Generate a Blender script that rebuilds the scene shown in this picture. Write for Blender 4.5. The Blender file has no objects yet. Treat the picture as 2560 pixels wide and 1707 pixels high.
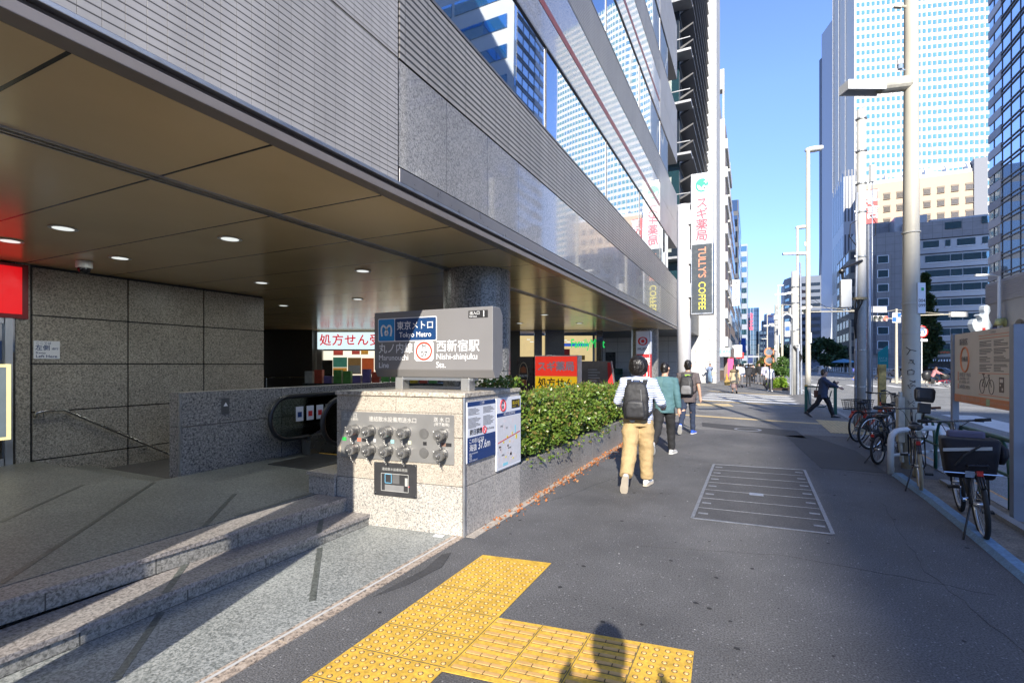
import bpy, math, random
from mathutils import Vector, Matrix, noise as mnoise
R = math.radians
C = bpy.context.scene.collection
SC = bpy.context.scene
rnd = random.Random(7)

# ---------------------------------------------------------------- camera, sky, sun, exposure
cam_d = bpy.data.cameras.new('camera'); cam = bpy.data.objects.new('camera', cam_d); C.objects.link(cam)
cam_d.sensor_width = 36.0; cam_d.lens = 36.0 * 1241 / 2560; cam_d.shift_y = 58.5 / 2560
cam_d.clip_start = 0.05; cam_d.clip_end = 6000
YAW = math.atan(600 / 1241)
cam.location = (0, 0, 1.65); cam.rotation_euler = (R(90), 0, YAW)
SC.camera = cam
SUN_AZ, SUN_EL = R(17), R(29.5)          # the sun stands behind the viewer, a little to the road side
sdir = Vector((math.sin(SUN_AZ) * math.cos(SUN_EL), -math.cos(SUN_AZ) * math.cos(SUN_EL), math.sin(SUN_EL)))
W = bpy.data.worlds.new('World'); SC.world = W; W.use_nodes = True
nt = W.node_tree; bg = nt.nodes['Background']
sky = nt.nodes.new('ShaderNodeTexSky'); sky.sky_type = 'NISHITA'; sky.sun_disc = False
sky.sun_elevation = SUN_EL; sky.sun_rotation = math.atan2(sdir.x, sdir.y)
sky.air_density = 1.0; sky.dust_density = 0.0; sky.ozone_density = 4.0; sky.altitude = 1500
gr = nt.nodes.new('ShaderNodeMix'); gr.data_type = 'RGBA'; gr.blend_type = 'MULTIPLY'; gr.inputs['Factor'].default_value = 1; gr.inputs['B'].default_value = (.83, .81, .955, 1)
wtc = nt.nodes.new('ShaderNodeTexCoord'); wsx = nt.nodes.new('ShaderNodeSeparateXYZ'); nt.links.new(wtc.outputs['Generated'], wsx.inputs[0])
wmr = nt.nodes.new('ShaderNodeMapRange'); wmr.inputs[1].default_value = 0; wmr.inputs[2].default_value = .45; wmr.inputs[3].default_value = .58; wmr.inputs[4].default_value = 1.0; nt.links.new(wsx.outputs[2], wmr.inputs[0])
wsc = nt.nodes.new('ShaderNodeVectorMath'); wsc.operation = 'SCALE'; nt.links.new(sky.outputs[0], wsc.inputs[0]); nt.links.new(wmr.outputs[0], wsc.inputs['Scale'])
nt.links.new(wsc.outputs[0], gr.inputs['A']); nt.links.new(gr.outputs['Result'], bg.inputs[0]); bg.inputs[1].default_value = 0.15
sun_d = bpy.data.lights.new('sun', 'SUN'); sun_d.energy = 3.1; sun_d.angle = R(0.53); sun_d.color = (1.0, 0.93, 0.82)
sun = bpy.data.objects.new('sun', sun_d); C.objects.link(sun)
sun.rotation_euler = sdir.to_track_quat('Z', 'Y').to_euler(); sun.location = (20, -60, 60)
SC.view_settings.view_transform = 'Standard'; SC.view_settings.look = 'None'
SC.view_settings.exposure = 1.5; SC.view_settings.gamma = 1
SC.cycles.use_denoising = True
SC.cycles.max_bounces = 8; SC.cycles.diffuse_bounces = 4; SC.cycles.glossy_bounces = 4
SC.cycles.caustics_reflective = False; SC.cycles.caustics_refractive = False
SC.cycles.sample_clamp_indirect = 6

# ---------------------------------------------------------------- helpers
TMP = bpy.data.scenes.new('workbench'); TVL = TMP.view_layers[0]    # a scratch scene where letters and figures are meshed; removed at the end
def evaluated(o):
    TMP.collection.objects.link(o); TVL.update(); dg = TVL.depsgraph
    me = bpy.data.meshes.new_from_object(o.evaluated_get(dg))
    TMP.collection.objects.unlink(o); return me
class MB:
    """collects faces; build() links them as one mesh object"""
    def __init__(s): s.v = []; s.f = []; s.m = []; s.cur = 0
    def mat(s, i): s.cur = i; return s
    def add(s, vs, fs):
        o = len(s.v); s.v += [tuple(p) for p in vs]
        for f in fs: s.f.append([i + o for i in f]); s.m.append(s.cur)
        return s
    def quad(s, a, b, c, d): return s.add([a, b, c, d], [(0, 1, 2, 3)])
    def box(s, x0, x1, y0, y1, z0, z1):
        if x0 > x1: x0, x1 = x1, x0
        if y0 > y1: y0, y1 = y1, y0
        if z0 > z1: z0, z1 = z1, z0
        v = [(x0,y0,z0),(x1,y0,z0),(x1,y1,z0),(x0,y1,z0),(x0,y0,z1),(x1,y0,z1),(x1,y1,z1),(x0,y1,z1)]
        return s.add(v, [(3,2,1,0),(4,5,6,7),(0,1,5,4),(1,2,6,5),(2,3,7,6),(3,0,4,7)])
    def obox(s, c, ax, ay, az):
        c = Vector(c); ax = Vector(ax); ay = Vector(ay); az = Vector(az)
        v = [c + sx*ax + sy*ay + sz*az for sz in (-1,1) for sx, sy in ((-1,-1),(1,-1),(1,1),(-1,1))]
        return s.add(v, [(3,2,1,0),(4,5,6,7),(0,1,5,4),(1,2,6,5),(2,3,7,6),(3,0,4,7)])
    def rings(s, rings, cap=True, closed=False):
        n = len(rings[0]); o = len(s.v)
        for r in rings: s.v += [tuple(p) for p in r]
        k = len(rings)
        for i in range(k if closed else k - 1):
            a = o + i*n; b = o + ((i+1) % k)*n
            for j in range(n):
                s.f.append([a+j, a+(j+1)%n, b+(j+1)%n, b+j]); s.m.append(s.cur)
        if cap and not closed:
            s.f.append([o+j for j in range(n-1,-1,-1)]); s.m.append(s.cur)
            s.f.append([o+(k-1)*n+j for j in range(n)]); s.m.append(s.cur)
        return s
    def tube(s, path, r, n=8, closed=False, cap=True):
        P = [Vector(p) for p in path]; k = len(P); rs = r if isinstance(r, (list, tuple)) else [r]*k
        out = []; ref = None
        for i in range(k):
            if closed: t = P[(i+1)%k] - P[i-1]
            else: t = P[min(i+1,k-1)] - P[max(i-1,0)]
            t = t.normalized() if t.length > 1e-9 else Vector((0,0,1))
            if ref is None:
                ref = Vector((0,0,1)) if abs(t.z) < .9 else Vector((1,0,0))
            u = t.cross(ref)
            if u.length < 1e-4: u = t.cross(Vector((0,1,0.3)))
            u.normalize(); w = u.cross(t).normalized(); ref = w
            out.append([P[i] + rs[i]*(math.cos(2*math.pi*j/n)*u + math.sin(2*math.pi*j/n)*w) for j in range(n)])
        return s.rings(out, cap, closed)
    def cyl(s, a, b, r0, r1=None, n=16): return s.tube([a, b], [r0, r0 if r1 is None else r1], n)
    def ell(s, path, rad, n=14):
        """horizontal elliptic rings (a trunk): path points, (rx, ry) radii"""
        out = []
        for p, (a, b) in zip(path, rad):
            out.append([(p[0] + a*math.cos(2*math.pi*j/n), p[1] + b*math.sin(2*math.pi*j/n), p[2]) for j in range(n)])
        return s.rings(out)
    def sph(s, c, r, n=14, m=9):
        rx, ry, rz = r if isinstance(r, (list, tuple)) else (r, r, r)
        out = []
        for i in range(m+1):
            t = math.pi*(i + .001)/(m + .002) ; zz = -math.cos(t); q = math.sin(t)
            out.append([(c[0]+rx*q*math.cos(2*math.pi*j/n), c[1]+ry*q*math.sin(2*math.pi*j/n), c[2]+rz*zz) for j in range(n)])
        return s.rings(out)
    def prism(s, poly, o, u, w, d):
        """poly in the (u, w) plane at o, thickness vector d"""
        o = Vector(o); u = Vector(u); w = Vector(w); d = Vector(d)
        a = [o + p[0]*u + p[1]*w for p in poly]; b = [p + d for p in a]; n = len(a)
        return s.add(a + b, [tuple(range(n-1,-1,-1)), tuple(range(n, 2*n))] + [(i,(i+1)%n,n+(i+1)%n,n+i) for i in range(n)])
    def build(s, name, mats, parent=None, world=True, smooth=False, bevel=0, sub=0):
        me = bpy.data.meshes.new(name)
        vs = s.v
        if parent is not None and world:
            inv = wm(parent).inverted(); vs = [tuple(inv @ Vector(p)) for p in vs]
        me.from_pydata(vs, [], s.f)
        mats = mats if isinstance(mats, (list, tuple)) else [mats]
        for m in mats: me.materials.append(m)
        me.polygons.foreach_set('material_index', s.m)
        if smooth: me.polygons.foreach_set('use_smooth', [True]*len(me.polygons))
        me.update()
        o = bpy.data.objects.new(name, me); C.objects.link(o)
        if parent is not None: o.parent = parent
        if bevel:
            b = o.modifiers.new('bevel', 'BEVEL'); b.width = bevel; b.segments = 2; b.limit_method = 'ANGLE'
        if sub:
            b = o.modifiers.new('sub', 'SUBSURF'); b.levels = sub; b.render_levels = sub
        return o

def pm(o):
    return Matrix.Translation(o.location) @ Matrix.Rotation(o.rotation_euler.z, 4, 'Z')
def tag(o, label=None, cat=None, group=None, kind=None):
    if label: o['label'] = label
    if cat: o['category'] = cat
    if group: o['group'] = group
    if kind: o['kind'] = kind
    return o
def thing(name, label, cat, loc=(0,0,0), rz=0, group=None):
    o = bpy.data.objects.new(name, None); o.empty_display_size = .2; C.objects.link(o)
    o.location = loc; o.rotation_euler = (0,0,rz)
    return tag(o, label, cat, group)
def copy_tree(o, parent=None):
    c = o.copy(); C.objects.link(c)
    if parent is not None: c.parent = parent
    for ch in list(o.children): copy_tree(ch, c)
    return c

def text(body, o, u, w, size, mat, parent=None, name='lettering', align='CENTER', bold=0.0, xs=1.0, depth=0.0, spacing=1.0, valign='CENTER', line=1.0):
    """letters as one flat mesh in the plane (u right, w up) through o"""
    cu = bpy.data.curves.new('letters', 'FONT'); cu.body = body; cu.size = size; cu.align_x = align; cu.align_y = valign
    cu.offset = 0; cu.extrude = depth; cu.space_character = spacing; cu.resolution_u = 3; cu.space_line = line
    t = bpy.data.objects.new('letters', cu); me = evaluated(t); bpy.data.objects.remove(t); bpy.data.curves.remove(cu)
    u = Vector(u).normalized(); w = Vector(w).normalized(); n = u.cross(w); o = Vector(o)
    M = Matrix(((u.x*xs, w.x, n.x, o.x),(u.y*xs, w.y, n.y, o.y),(u.z*xs, w.z, n.z, o.z),(0,0,0,1)))
    if parent is not None:
        M = wm(parent).inverted() @ M
    if bold:      # heavier strokes: the same letters again, shifted a hair sideways and up
        d = bold*size*.75; vs = [tuple(v.co) for v in me.vertices]; fs = [tuple(p.vertices) for p in me.polygons]; k = len(vs); V2, F2 = [], []
        for i, (dx, dy) in enumerate(((0,0),(d,0),(-d,0),(0,d),(0,-d))):
            V2 += [(x+dx, y+dy, z+i*.0003*max(1, size*4)) for x, y, z in vs]; F2 += [tuple(q+i*k for q in f) for f in fs]
        bpy.data.meshes.remove(me); me = bpy.data.meshes.new('letters'); me.from_pydata(V2, [], F2)
    me.transform(M); me.materials.clear(); me.materials.append(mat)
    for p in me.polygons: p.material_index = 0
    me.name = name
    ob = bpy.data.objects.new(name, me); C.objects.link(ob)
    if parent is not None: ob.parent = parent
    return ob
def wm(o):
    m = pm(o)
    while o.parent is not None: o = o.parent; m = pm(o) @ m
    return m

def N(nt, t, **kw):
    n = nt.nodes.new(t)
    for k, v in kw.items():
        if k.startswith('i_'): n.inputs[int(k[2:]) if k[2:].isdigit() else k[2:].replace('_', ' ')].default_value = v
        else: setattr(n, k, v)
    return n
def c4(c): return (c[0], c[1], c[2], 1) if len(c) == 3 else c
MATS = {}
def M(name, col, rough=.6, metal=0., spec=.5, var=.12, vs=6., fine=0., fs=60., bump=0., bs=40., coat=0., emit=0., ecol=None, trans=0., sp=0.):
    """plain surface with slight procedural colour variation, optional fine speckle, bump"""
    if name in MATS: return MATS[name]
    m = bpy.data.materials.new(name); m.use_nodes = True; t = m.node_tree; b = t.nodes['Principled BSDF']
    b.inputs['Roughness'].default_value = rough; b.inputs['Metallic'].default_value = metal
    b.inputs['Specular IOR Level'].default_value = spec; b.inputs['Coat Weight'].default_value = coat; b.inputs['Coat Roughness'].default_value = .05
    b.inputs['Transmission Weight'].default_value = trans
    tc = N(t, 'ShaderNodeTexCoord'); base = None
    if var or fine:
        n1 = N(t, 'ShaderNodeTexNoise'); n1.inputs['Scale'].default_value = vs; n1.inputs['Detail'].default_value = 6; n1.inputs['Roughness'].default_value = .62
        t.links.new(tc.outputs['Object'], n1.inputs['Vector'])
        mr = N(t, 'ShaderNodeMapRange'); mr.inputs[1].default_value = .28; mr.inputs[2].default_value = .72
        mr.inputs[3].default_value = 1 - var; mr.inputs[4].default_value = 1 + var
        t.links.new(n1.outputs[0], mr.inputs[0]); fac = mr.outputs[0]
        if fine:
            n2 = N(t, 'ShaderNodeTexNoise'); n2.inputs['Scale'].default_value = fs; n2.inputs['Detail'].default_value = 3
            t.links.new(tc.outputs['Object'], n2.inputs['Vector'])
            m2 = N(t, 'ShaderNodeMapRange'); m2.inputs[1].default_value = .3; m2.inputs[2].default_value = .7
            m2.inputs[3].default_value = 1 - fine; m2.inputs[4].default_value = 1 + fine
            t.links.new(n2.outputs[0], m2.inputs[0])
            mu = N(t, 'ShaderNodeMath', operation='MULTIPLY'); t.links.new(fac, mu.inputs[0]); t.links.new(m2.outputs[0], mu.inputs[1]); fac = mu.outputs[0]
        mx = N(t, 'ShaderNodeVectorMath', operation='SCALE'); mx.inputs[0].default_value = col[:3]; t.links.new(fac, mx.inputs['Scale'])
        t.links.new(mx.outputs[0], b.inputs['Base Color'])
        if rough > .15:
            rr = N(t, 'ShaderNodeMapRange'); rr.inputs[1].default_value = .3; rr.inputs[2].default_value = .7
            rr.inputs[3].default_value = max(.05, rough - .08); rr.inputs[4].default_value = min(1, rough + .08)
            t.links.new(n1.outputs[0], rr.inputs[0]); t.links.new(rr.outputs[0], b.inputs['Roughness'])
    else: b.inputs['Base Color'].default_value = c4(col)
    if bump:
        n3 = N(t, 'ShaderNodeTexNoise'); n3.inputs['Scale'].default_value = bs; n3.inputs['Detail'].default_value = 4
        t.links.new(tc.outputs['Object'], n3.inputs['Vector'])
        bp = N(t, 'ShaderNodeBump'); bp.inputs['Strength'].default_value = bump; bp.inputs['Distance'].default_value = .01
        t.links.new(n3.outputs[0], bp.inputs['Height']); t.links.new(bp.outputs[0], b.inputs['Normal'])
    if emit:
        b.inputs['Emission Color'].default_value = c4(ecol or col); b.inputs['Emission Strength'].default_value = emit
    MATS[name] = m; return m

def granite(name, dark, mid, light, scale=45., rough=.45, seam=None, spec=.5, coat=0., blotch=.12, rot=0.):
    """speckled stone: three tones from fine noise; seam=(axis, size, axis, size) cuts thin dark panel joints"""
    if name in MATS: return MATS[name]
    m = bpy.data.materials.new(name); m.use_nodes = True; t = m.node_tree; b = t.nodes['Principled BSDF']
    b.inputs['Roughness'].default_value = rough; b.inputs['Specular IOR Level'].default_value = spec
    b.inputs['Coat Weight'].default_value = coat; b.inputs['Coat Roughness'].default_value = .04
    tc = N(t, 'ShaderNodeTexCoord')
    n1 = N(t, 'ShaderNodeTexNoise'); n1.inputs['Scale'].default_value = scale; n1.inputs['Detail'].default_value = 3; n1.inputs['Roughness'].default_value = .6
    n1.inputs['Distortion'].default_value = .6
    t.links.new(tc.outputs['Object'], n1.inputs['Vector'])
    cr = N(t, 'ShaderNodeValToRGB'); e = cr.color_ramp.elements
    e[0].position = .36; e[0].color = c4(dark); e[1].position = .64; e[1].color = c4(light)
    q = e.new(.47); q.color = c4(mid)
    t.links.new(n1.outputs[0], cr.inputs[0])
    n2 = N(t, 'ShaderNodeTexNoise'); n2.inputs['Scale'].default_value = 1.3; n2.inputs['Detail'].default_value = 5
    t.links.new(tc.outputs['Object'], n2.inputs['Vector'])
    mr = N(t, 'ShaderNodeMapRange'); mr.inputs[1].default_value = .3; mr.inputs[2].default_value = .7
    mr.inputs[3].default_value = 1 - blotch; mr.inputs[4].default_value = 1 + blotch; t.links.new(n2.outputs[0], mr.inputs[0])
    sc = N(t, 'ShaderNodeVectorMath', operation='SCALE'); t.links.new(cr.outputs[0], sc.inputs[0]); t.links.new(mr.outputs[0], sc.inputs['Scale'])
    out = sc.outputs[0]
    if seam:
        sx = N(t, 'ShaderNodeSeparateXYZ'); t.links.new(tc.outputs['Object'], sx.inputs[0]); prev = None
        for ax, size, off, wdt in seam:
            ad = N(t, 'ShaderNodeMath', operation='ADD'); ad.inputs[1].default_value = off; t.links.new(sx.outputs[ax], ad.inputs[0])
            pp = N(t, 'ShaderNodeMath', operation='PINGPONG'); pp.inputs[1].default_value = size/2; t.links.new(ad.outputs[0], pp.inputs[0])
            lt = N(t, 'ShaderNodeMath', operation='LESS_THAN'); lt.inputs[1].default_value = wdt/2; t.links.new(pp.outputs[0], lt.inputs[0])
            if prev is None: prev = lt.outputs[0]
            else:
                mxx = N(t, 'ShaderNodeMath', operation='MAXIMUM'); t.links.new(prev, mxx.inputs[0]); t.links.new(lt.outputs[0], mxx.inputs[1]); prev = mxx.outputs[0]
        mix = N(t, 'ShaderNodeMix', data_type='RGBA'); t.links.new(prev, mix.inputs['Factor'])
        t.links.new(out, mix.inputs['A']); mix.inputs['B'].default_value = (dark[0]*.5, dark[1]*.5, dark[2]*.5, 1); out = mix.outputs['Result']
    t.links.new(out, b.inputs['Base Color'])
    MATS[name] = m; return m

def tiles(name, col, joint, wy, wz, mort, rough=.35, axes=(1, 2), bump=.6, off=0., spec=.5, thin=1., streak=.0):
    """stacked tile / louvre cladding in the plane of two object axes"""
    if name in MATS: return MATS[name]
    m = bpy.data.materials.new(name); m.use_nodes = True; t = m.node_tree; b = t.nodes['Principled BSDF']
    b.inputs['Roughness'].default_value = rough; b.inputs['Specular IOR Level'].default_value = spec
    tc = N(t, 'ShaderNodeTexCoord'); sx = N(t, 'ShaderNodeSeparateXYZ'); t.links.new(tc.outputs['Object'], sx.inputs[0])
    cb = N(t, 'ShaderNodeCombineXYZ'); tm = N(t, 'ShaderNodeMath', operation='MULTIPLY'); tm.inputs[1].default_value = thin; t.links.new(sx.outputs[axes[0]], tm.inputs[0]); t.links.new(tm.outputs[0], cb.inputs[0]); t.links.new(sx.outputs[axes[1]], cb.inputs[1])
    br = N(t, 'ShaderNodeTexBrick'); br.offset = off; br.inputs['Scale'].default_value = 1
    br.inputs['Color1'].default_value = c4(col); br.inputs['Color2'].default_value = c4([c*.93 for c in col]); br.inputs['Mortar'].default_value = c4(joint)
    br.inputs['Mortar Size'].default_value = mort; br.inputs['Mortar Smooth'].default_value = .2
    br.inputs['Brick Width'].default_value = wy*thin; br.inputs['Row Height'].default_value = wz
    t.links.new(cb.outputs[0], br.inputs['Vector'])
    n2 = N(t, 'ShaderNodeTexNoise'); n2.inputs['Scale'].default_value = .9; n2.inputs['Detail'].default_value = 6; t.links.new(tc.outputs['Object'], n2.inputs['Vector'])
    mr = N(t, 'ShaderNodeMapRange'); mr.inputs[1].default_value = .3; mr.inputs[2].default_value = .7; mr.inputs[3].default_value = .92; mr.inputs[4].default_value = 1.06
    t.links.new(n2.outputs[0], mr.inputs[0])
    if streak:
        mp = N(t, 'ShaderNodeMapping'); mp.inputs['Scale'].default_value = (2.2, 2.2, .12); t.links.new(tc.outputs['Object'], mp.inputs[0])
        n4 = N(t, 'ShaderNodeTexNoise'); n4.inputs['Scale'].default_value = 1.6; n4.inputs['Detail'].default_value = 7; t.links.new(mp.outputs[0], n4.inputs['Vector'])
        m4 = N(t, 'ShaderNodeMapRange'); m4.inputs[1].default_value = .35; m4.inputs[2].default_value = .62; m4.inputs[3].default_value = 1 - streak; m4.inputs[4].default_value = 1.03; t.links.new(n4.outputs[0], m4.inputs[0])
        m5 = N(t, 'ShaderNodeMath', operation='MULTIPLY'); t.links.new(mr.outputs[0], m5.inputs[0]); t.links.new(m4.outputs[0], m5.inputs[1]); mr = m5
    sc = N(t, 'ShaderNodeVectorMath', operation='SCALE'); t.links.new(br.outputs['Color'], sc.inputs[0]); t.links.new(mr.outputs[0], sc.inputs['Scale'])
    t.links.new(sc.outputs[0], b.inputs['Base Color'])
    bp = N(t, 'ShaderNodeBump', invert=True); bp.inputs['Strength'].default_value = bump; bp.inputs['Distance'].default_value = .006
    t.links.new(br.outputs['Fac'], bp.inputs['Height']); t.links.new(bp.outputs[0], b.inputs['Normal'])
    MATS[name] = m; return m

def glass(name, tint=(.05,.08,.12), refl=(.75,.82,.88), mixf=.55, wav=.02, ws=.35, rough=.015):
    """coated facade glass: dark body plus a strong mirror reflection with slight pane waviness"""
    if name in MATS: return MATS[name]
    m = bpy.data.materials.new(name); m.use_nodes = True; t = m.node_tree; b = t.nodes['Principled BSDF']
    b.inputs['Base Color'].default_value = c4(tint); b.inputs['Roughness'].default_value = .05; b.inputs['Specular IOR Level'].default_value = .6
    g = N(t, 'ShaderNodeBsdfGlossy'); g.inputs['Color'].default_value = c4(refl); g.inputs['Roughness'].default_value = rough
    mx = N(t, 'ShaderNodeMixShader'); mx.inputs[0].default_value = mixf
    t.links.new(b.outputs[0], mx.inputs[1]); t.links.new(g.outputs[0], mx.inputs[2])
    t.links.new(mx.outputs[0], t.nodes['Material Output'].inputs[0])
    if wav:
        tc = N(t, 'ShaderNodeTexCoord'); n = N(t, 'ShaderNodeTexNoise'); n.inputs['Scale'].default_value = ws; n.inputs['Detail'].default_value = 1
        t.links.new(tc.outputs['Object'], n.inputs['Vector'])
        bp = N(t, 'ShaderNodeBump'); bp.inputs['Strength'].default_value = 1; bp.inputs['Distance'].default_value = wav
        t.links.new(n.outputs[0], bp.inputs['Height']); t.links.new(bp.outputs[0], g.inputs['Normal'])
    MATS[name] = m; return m

def vary_glass(m, lo=.12, hi=.6):
    """each pane reflects a little differently (blinds, tilt)"""
    t = m.node_tree; g = N(t, 'ShaderNodeNewGeometry'); oi = N(t, 'ShaderNodeObjectInfo'); ad = N(t, 'ShaderNodeMath', operation='ADD')
    t.links.new(g.outputs['Random Per Island'], ad.inputs[0]); t.links.new(oi.outputs['Random'], ad.inputs[1])
    fr = N(t, 'ShaderNodeMath', operation='FRACT'); t.links.new(ad.outputs[0], fr.inputs[0])
    mr = N(t, 'ShaderNodeMapRange'); mr.inputs[3].default_value = lo; mr.inputs[4].default_value = hi; t.links.new(fr.outputs[0], mr.inputs[0])
    mx = [n for n in t.nodes if n.type == 'MIX_SHADER'][0]; t.links.new(mr.outputs[0], mx.inputs[0])

def clear_glass(name, tint=(.75,.82,.80), refl=.14):
    if name in MATS: return MATS[name]
    m = bpy.data.materials.new(name); m.use_nodes = True; t = m.node_tree
    a = N(t, 'ShaderNodeBsdfTransparent'); a.inputs[0].default_value = c4(tint); g = N(t, 'ShaderNodeBsdfGlossy'); g.inputs['Roughness'].default_value = .03
    fr = N(t, 'ShaderNodeFresnel'); fr.inputs[0].default_value = 1.5; mx = N(t, 'ShaderNodeMixShader'); t.links.new(fr.outputs[0], mx.inputs[0]); t.links.new(a.outputs[0], mx.inputs[1]); t.links.new(g.outputs[0], mx.inputs[2])
    t.links.new(mx.outputs[0], t.nodes['Material Output'].inputs[0]); MATS[name] = m; return m

def leafmat(name, cols, rough=.45):
    """foliage: a random tone per leaf"""
    if name in MATS: return MATS[name]
    m = bpy.data.materials.new(name); m.use_nodes = True; t = m.node_tree; b = t.nodes['Principled BSDF']
    b.inputs['Roughness'].default_value = rough
    g = N(t, 'ShaderNodeNewGeometry'); cr = N(t, 'ShaderNodeValToRGB'); e = cr.color_ramp.elements
    cr.color_ramp.interpolation = 'LINEAR'
    e[0].position = 0; e[0].color = c4(cols[0]); e[1].position = 1; e[1].color = c4(cols[-1])
    for i, c in enumerate(cols[1:-1]): q = e.new((i+1)/(len(cols)-1)); q.color = c4(c)
    t.links.new(g.outputs['Random Per Island'], cr.inputs[0]); t.links.new(cr.outputs[0], b.inputs['Base Color'])
    tr = N(t, 'ShaderNodeBsdfTranslucent'); t.links.new(cr.outputs[0], tr.inputs[0])
    mx = N(t, 'ShaderNodeMixShader'); mx.inputs[0].default_value = .3
    t.links.new(b.outputs[0], mx.inputs[1]); t.links.new(tr.outputs[0], mx.inputs[2]); t.links.new(mx.outputs[0], t.nodes['Material Output'].inputs[0])
    MATS[name] = m; return m

def leaf(mb, p, s, rg, bend=.35):
    """one folded leaf of four points"""
    d = Vector((rg.gauss(0,1), rg.gauss(0,1), rg.gauss(.35,.8))).normalized()
    a = d.cross(Vector((rg.gauss(0,1), rg.gauss(0,1), rg.gauss(0,1)))).normalized()
    n = d.cross(a); p = Vector(p)
    w = s*.42
    mb.add([p, p + d*s*.5 + a*w + n*s*bend*.4, p + d*s, p + d*s*.5 - a*w + n*s*bend*.4], [(0,1,2),(0,2,3)])

# shared materials
white_paint = M('white_paint', (.72,.73,.72), .4, var=.06)
cream_paint = M('cream_paint', (.50,.47,.385), .45, var=.08, vs=2.5)
green_paint = M('green_paint', (.012,.085,.060), .4)
black_metal = M('black_metal', (.012,.012,.013), .35, var=.2)
black_rubber = M('black_rubber', (.012,.012,.012), .75)
steel = M('brushed_steel', (.42,.42,.41), .26, 1., var=.10, vs=3)
chrome = M('chrome', (.62,.62,.62), .12, 1., var=0)
alu = M('aluminium', (.50,.51,.52), .35, .9, var=.06)
dark_alu = M('dark_aluminium', (.27,.235,.21), .35, .3, var=.06)
concrete_pole_m = M('pole_concrete', (.34,.34,.33), .7, var=.18, vs=3, fine=.1)
paper_white = M('paper_white', (.74,.76,.80), .4, var=.03)
ink_black = M('ink_black', (.02,.02,.022), .5, var=0)
ink_white = M('ink_white', (.80,.80,.80), .45, var=0)
ink_navy = M('ink_navy', (.012,.045,.17), .4, var=0)
ink_red = M('ink_red', (.62,.03,.03), .4, var=0)
ink_grey = M('ink_grey', (.16,.16,.17), .5, var=0)
skin_m = M('skin', (.50,.30,.21), .5, var=.08, vs=20)
hair_m = M('black_hair', (.010,.008,.007), .32, var=.3, vs=60, bump=.5, bs=90)
# ================================================================ ground
FX = -2.73                       # plane of the station building's street front
def asphalt_mat(name, base, chips=.8, var=.2):
    """worn asphalt: aggregate grain, pale stone chips, stains and trodden lighter paths"""
    m = M(name, base, .82, var=var, vs=.7, fine=.6, fs=95, bump=.6, bs=130); t = m.node_tree; b = t.nodes['Principled BSDF']
    src = b.inputs['Base Color'].links[0].from_socket; tc = [n for n in t.nodes if n.type == 'TEX_COORD'][0]
    vo = N(t, 'ShaderNodeTexVoronoi'); vo.inputs['Scale'].default_value = 55; t.links.new(tc.outputs['Object'], vo.inputs['Vector'])
    sp_ = N(t, 'ShaderNodeSeparateColor'); t.links.new(vo.outputs['Color'], sp_.inputs[0])
    lt = N(t, 'ShaderNodeMath', operation='GREATER_THAN'); lt.inputs[1].default_value = .93; t.links.new(sp_.outputs[0], lt.inputs[0])
    ds = N(t, 'ShaderNodeMath', operation='LESS_THAN'); ds.inputs[1].default_value = .30; t.links.new(vo.outputs['Distance'], ds.inputs[0])
    mu = N(t, 'ShaderNodeMath', operation='MULTIPLY'); t.links.new(lt.outputs[0], mu.inputs[0]); t.links.new(ds.outputs[0], mu.inputs[1])
    mk = N(t, 'ShaderNodeMath', operation='MULTIPLY'); mk.inputs[1].default_value = chips; t.links.new(mu.outputs[0], mk.inputs[0])
    mx = N(t, 'ShaderNodeMix', data_type='RGBA'); t.links.new(mk.outputs[0], mx.inputs['Factor']); t.links.new(src, mx.inputs['A']); mx.inputs['B'].default_value = (.30,.30,.30,1)
    n2 = N(t, 'ShaderNodeTexNoise'); n2.inputs['Scale'].default_value = .35; n2.inputs['Detail'].default_value = 8; n2.inputs['Roughness'].default_value = .7; t.links.new(tc.outputs['Object'], n2.inputs['Vector'])
    mr = N(t, 'ShaderNodeMapRange'); mr.inputs[1].default_value = .35; mr.inputs[2].default_value = .65; mr.inputs[3].default_value = .84; mr.inputs[4].default_value = 1.16; t.links.new(n2.outputs[0], mr.inputs[0])
    sc = N(t, 'ShaderNodeVectorMath', operation='SCALE'); t.links.new(mx.outputs['Result'], sc.inputs[0]); t.links.new(mr.outputs[0], sc.inputs['Scale']); t.links.new(sc.outputs[0], b.inputs['Base Color'])
    return m
asphalt = asphalt_mat('sidewalk_asphalt', (.104,.103,.104))
asphalt2 = asphalt_mat('road_asphalt', (.22,.222,.215), .3, .14)
patch_m = M('asphalt_patch', (.052,.052,.054), .85, var=.2, vs=3, fine=.35, fs=80)
paving_m = granite('grey_green_paving', (.11,.12,.115), (.22,.235,.225), (.40,.41,.39), 62, .42, blotch=.14)
paving_dark = granite('platform_paving', (.09,.10,.092), (.17,.18,.168), (.30,.31,.29), 60, .4, blotch=.14)
tread_m = granite('tread_granite', (.12,.11,.105), (.24,.22,.205), (.38,.35,.33), 50, .45)
riser_m = granite('riser_granite', (.10,.10,.09), (.21,.205,.185), (.34,.33,.30), 55, .5, seam=[(1,.62,.1,.008)])
inlay_m = granite('dark_inlay_granite', (.05,.056,.05), (.09,.10,.09), (.15,.16,.15), 50, .35)
pink_kerb = granite('pink_kerb_granite', (.10,.09,.08), (.34,.27,.21), (.50,.42,.34), 42, .7)
g = MB(); g.box(-400, 400, -200, 900, -.6, -.35); tag(g.build('ground', M('far_ground', (.16,.16,.155), .9)), kind='structure')
g = MB(); g.box(-40, 2.62, -40, 13.6, -.34, 0); tag(g.build('sidewalk', asphalt), kind='structure')
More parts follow.
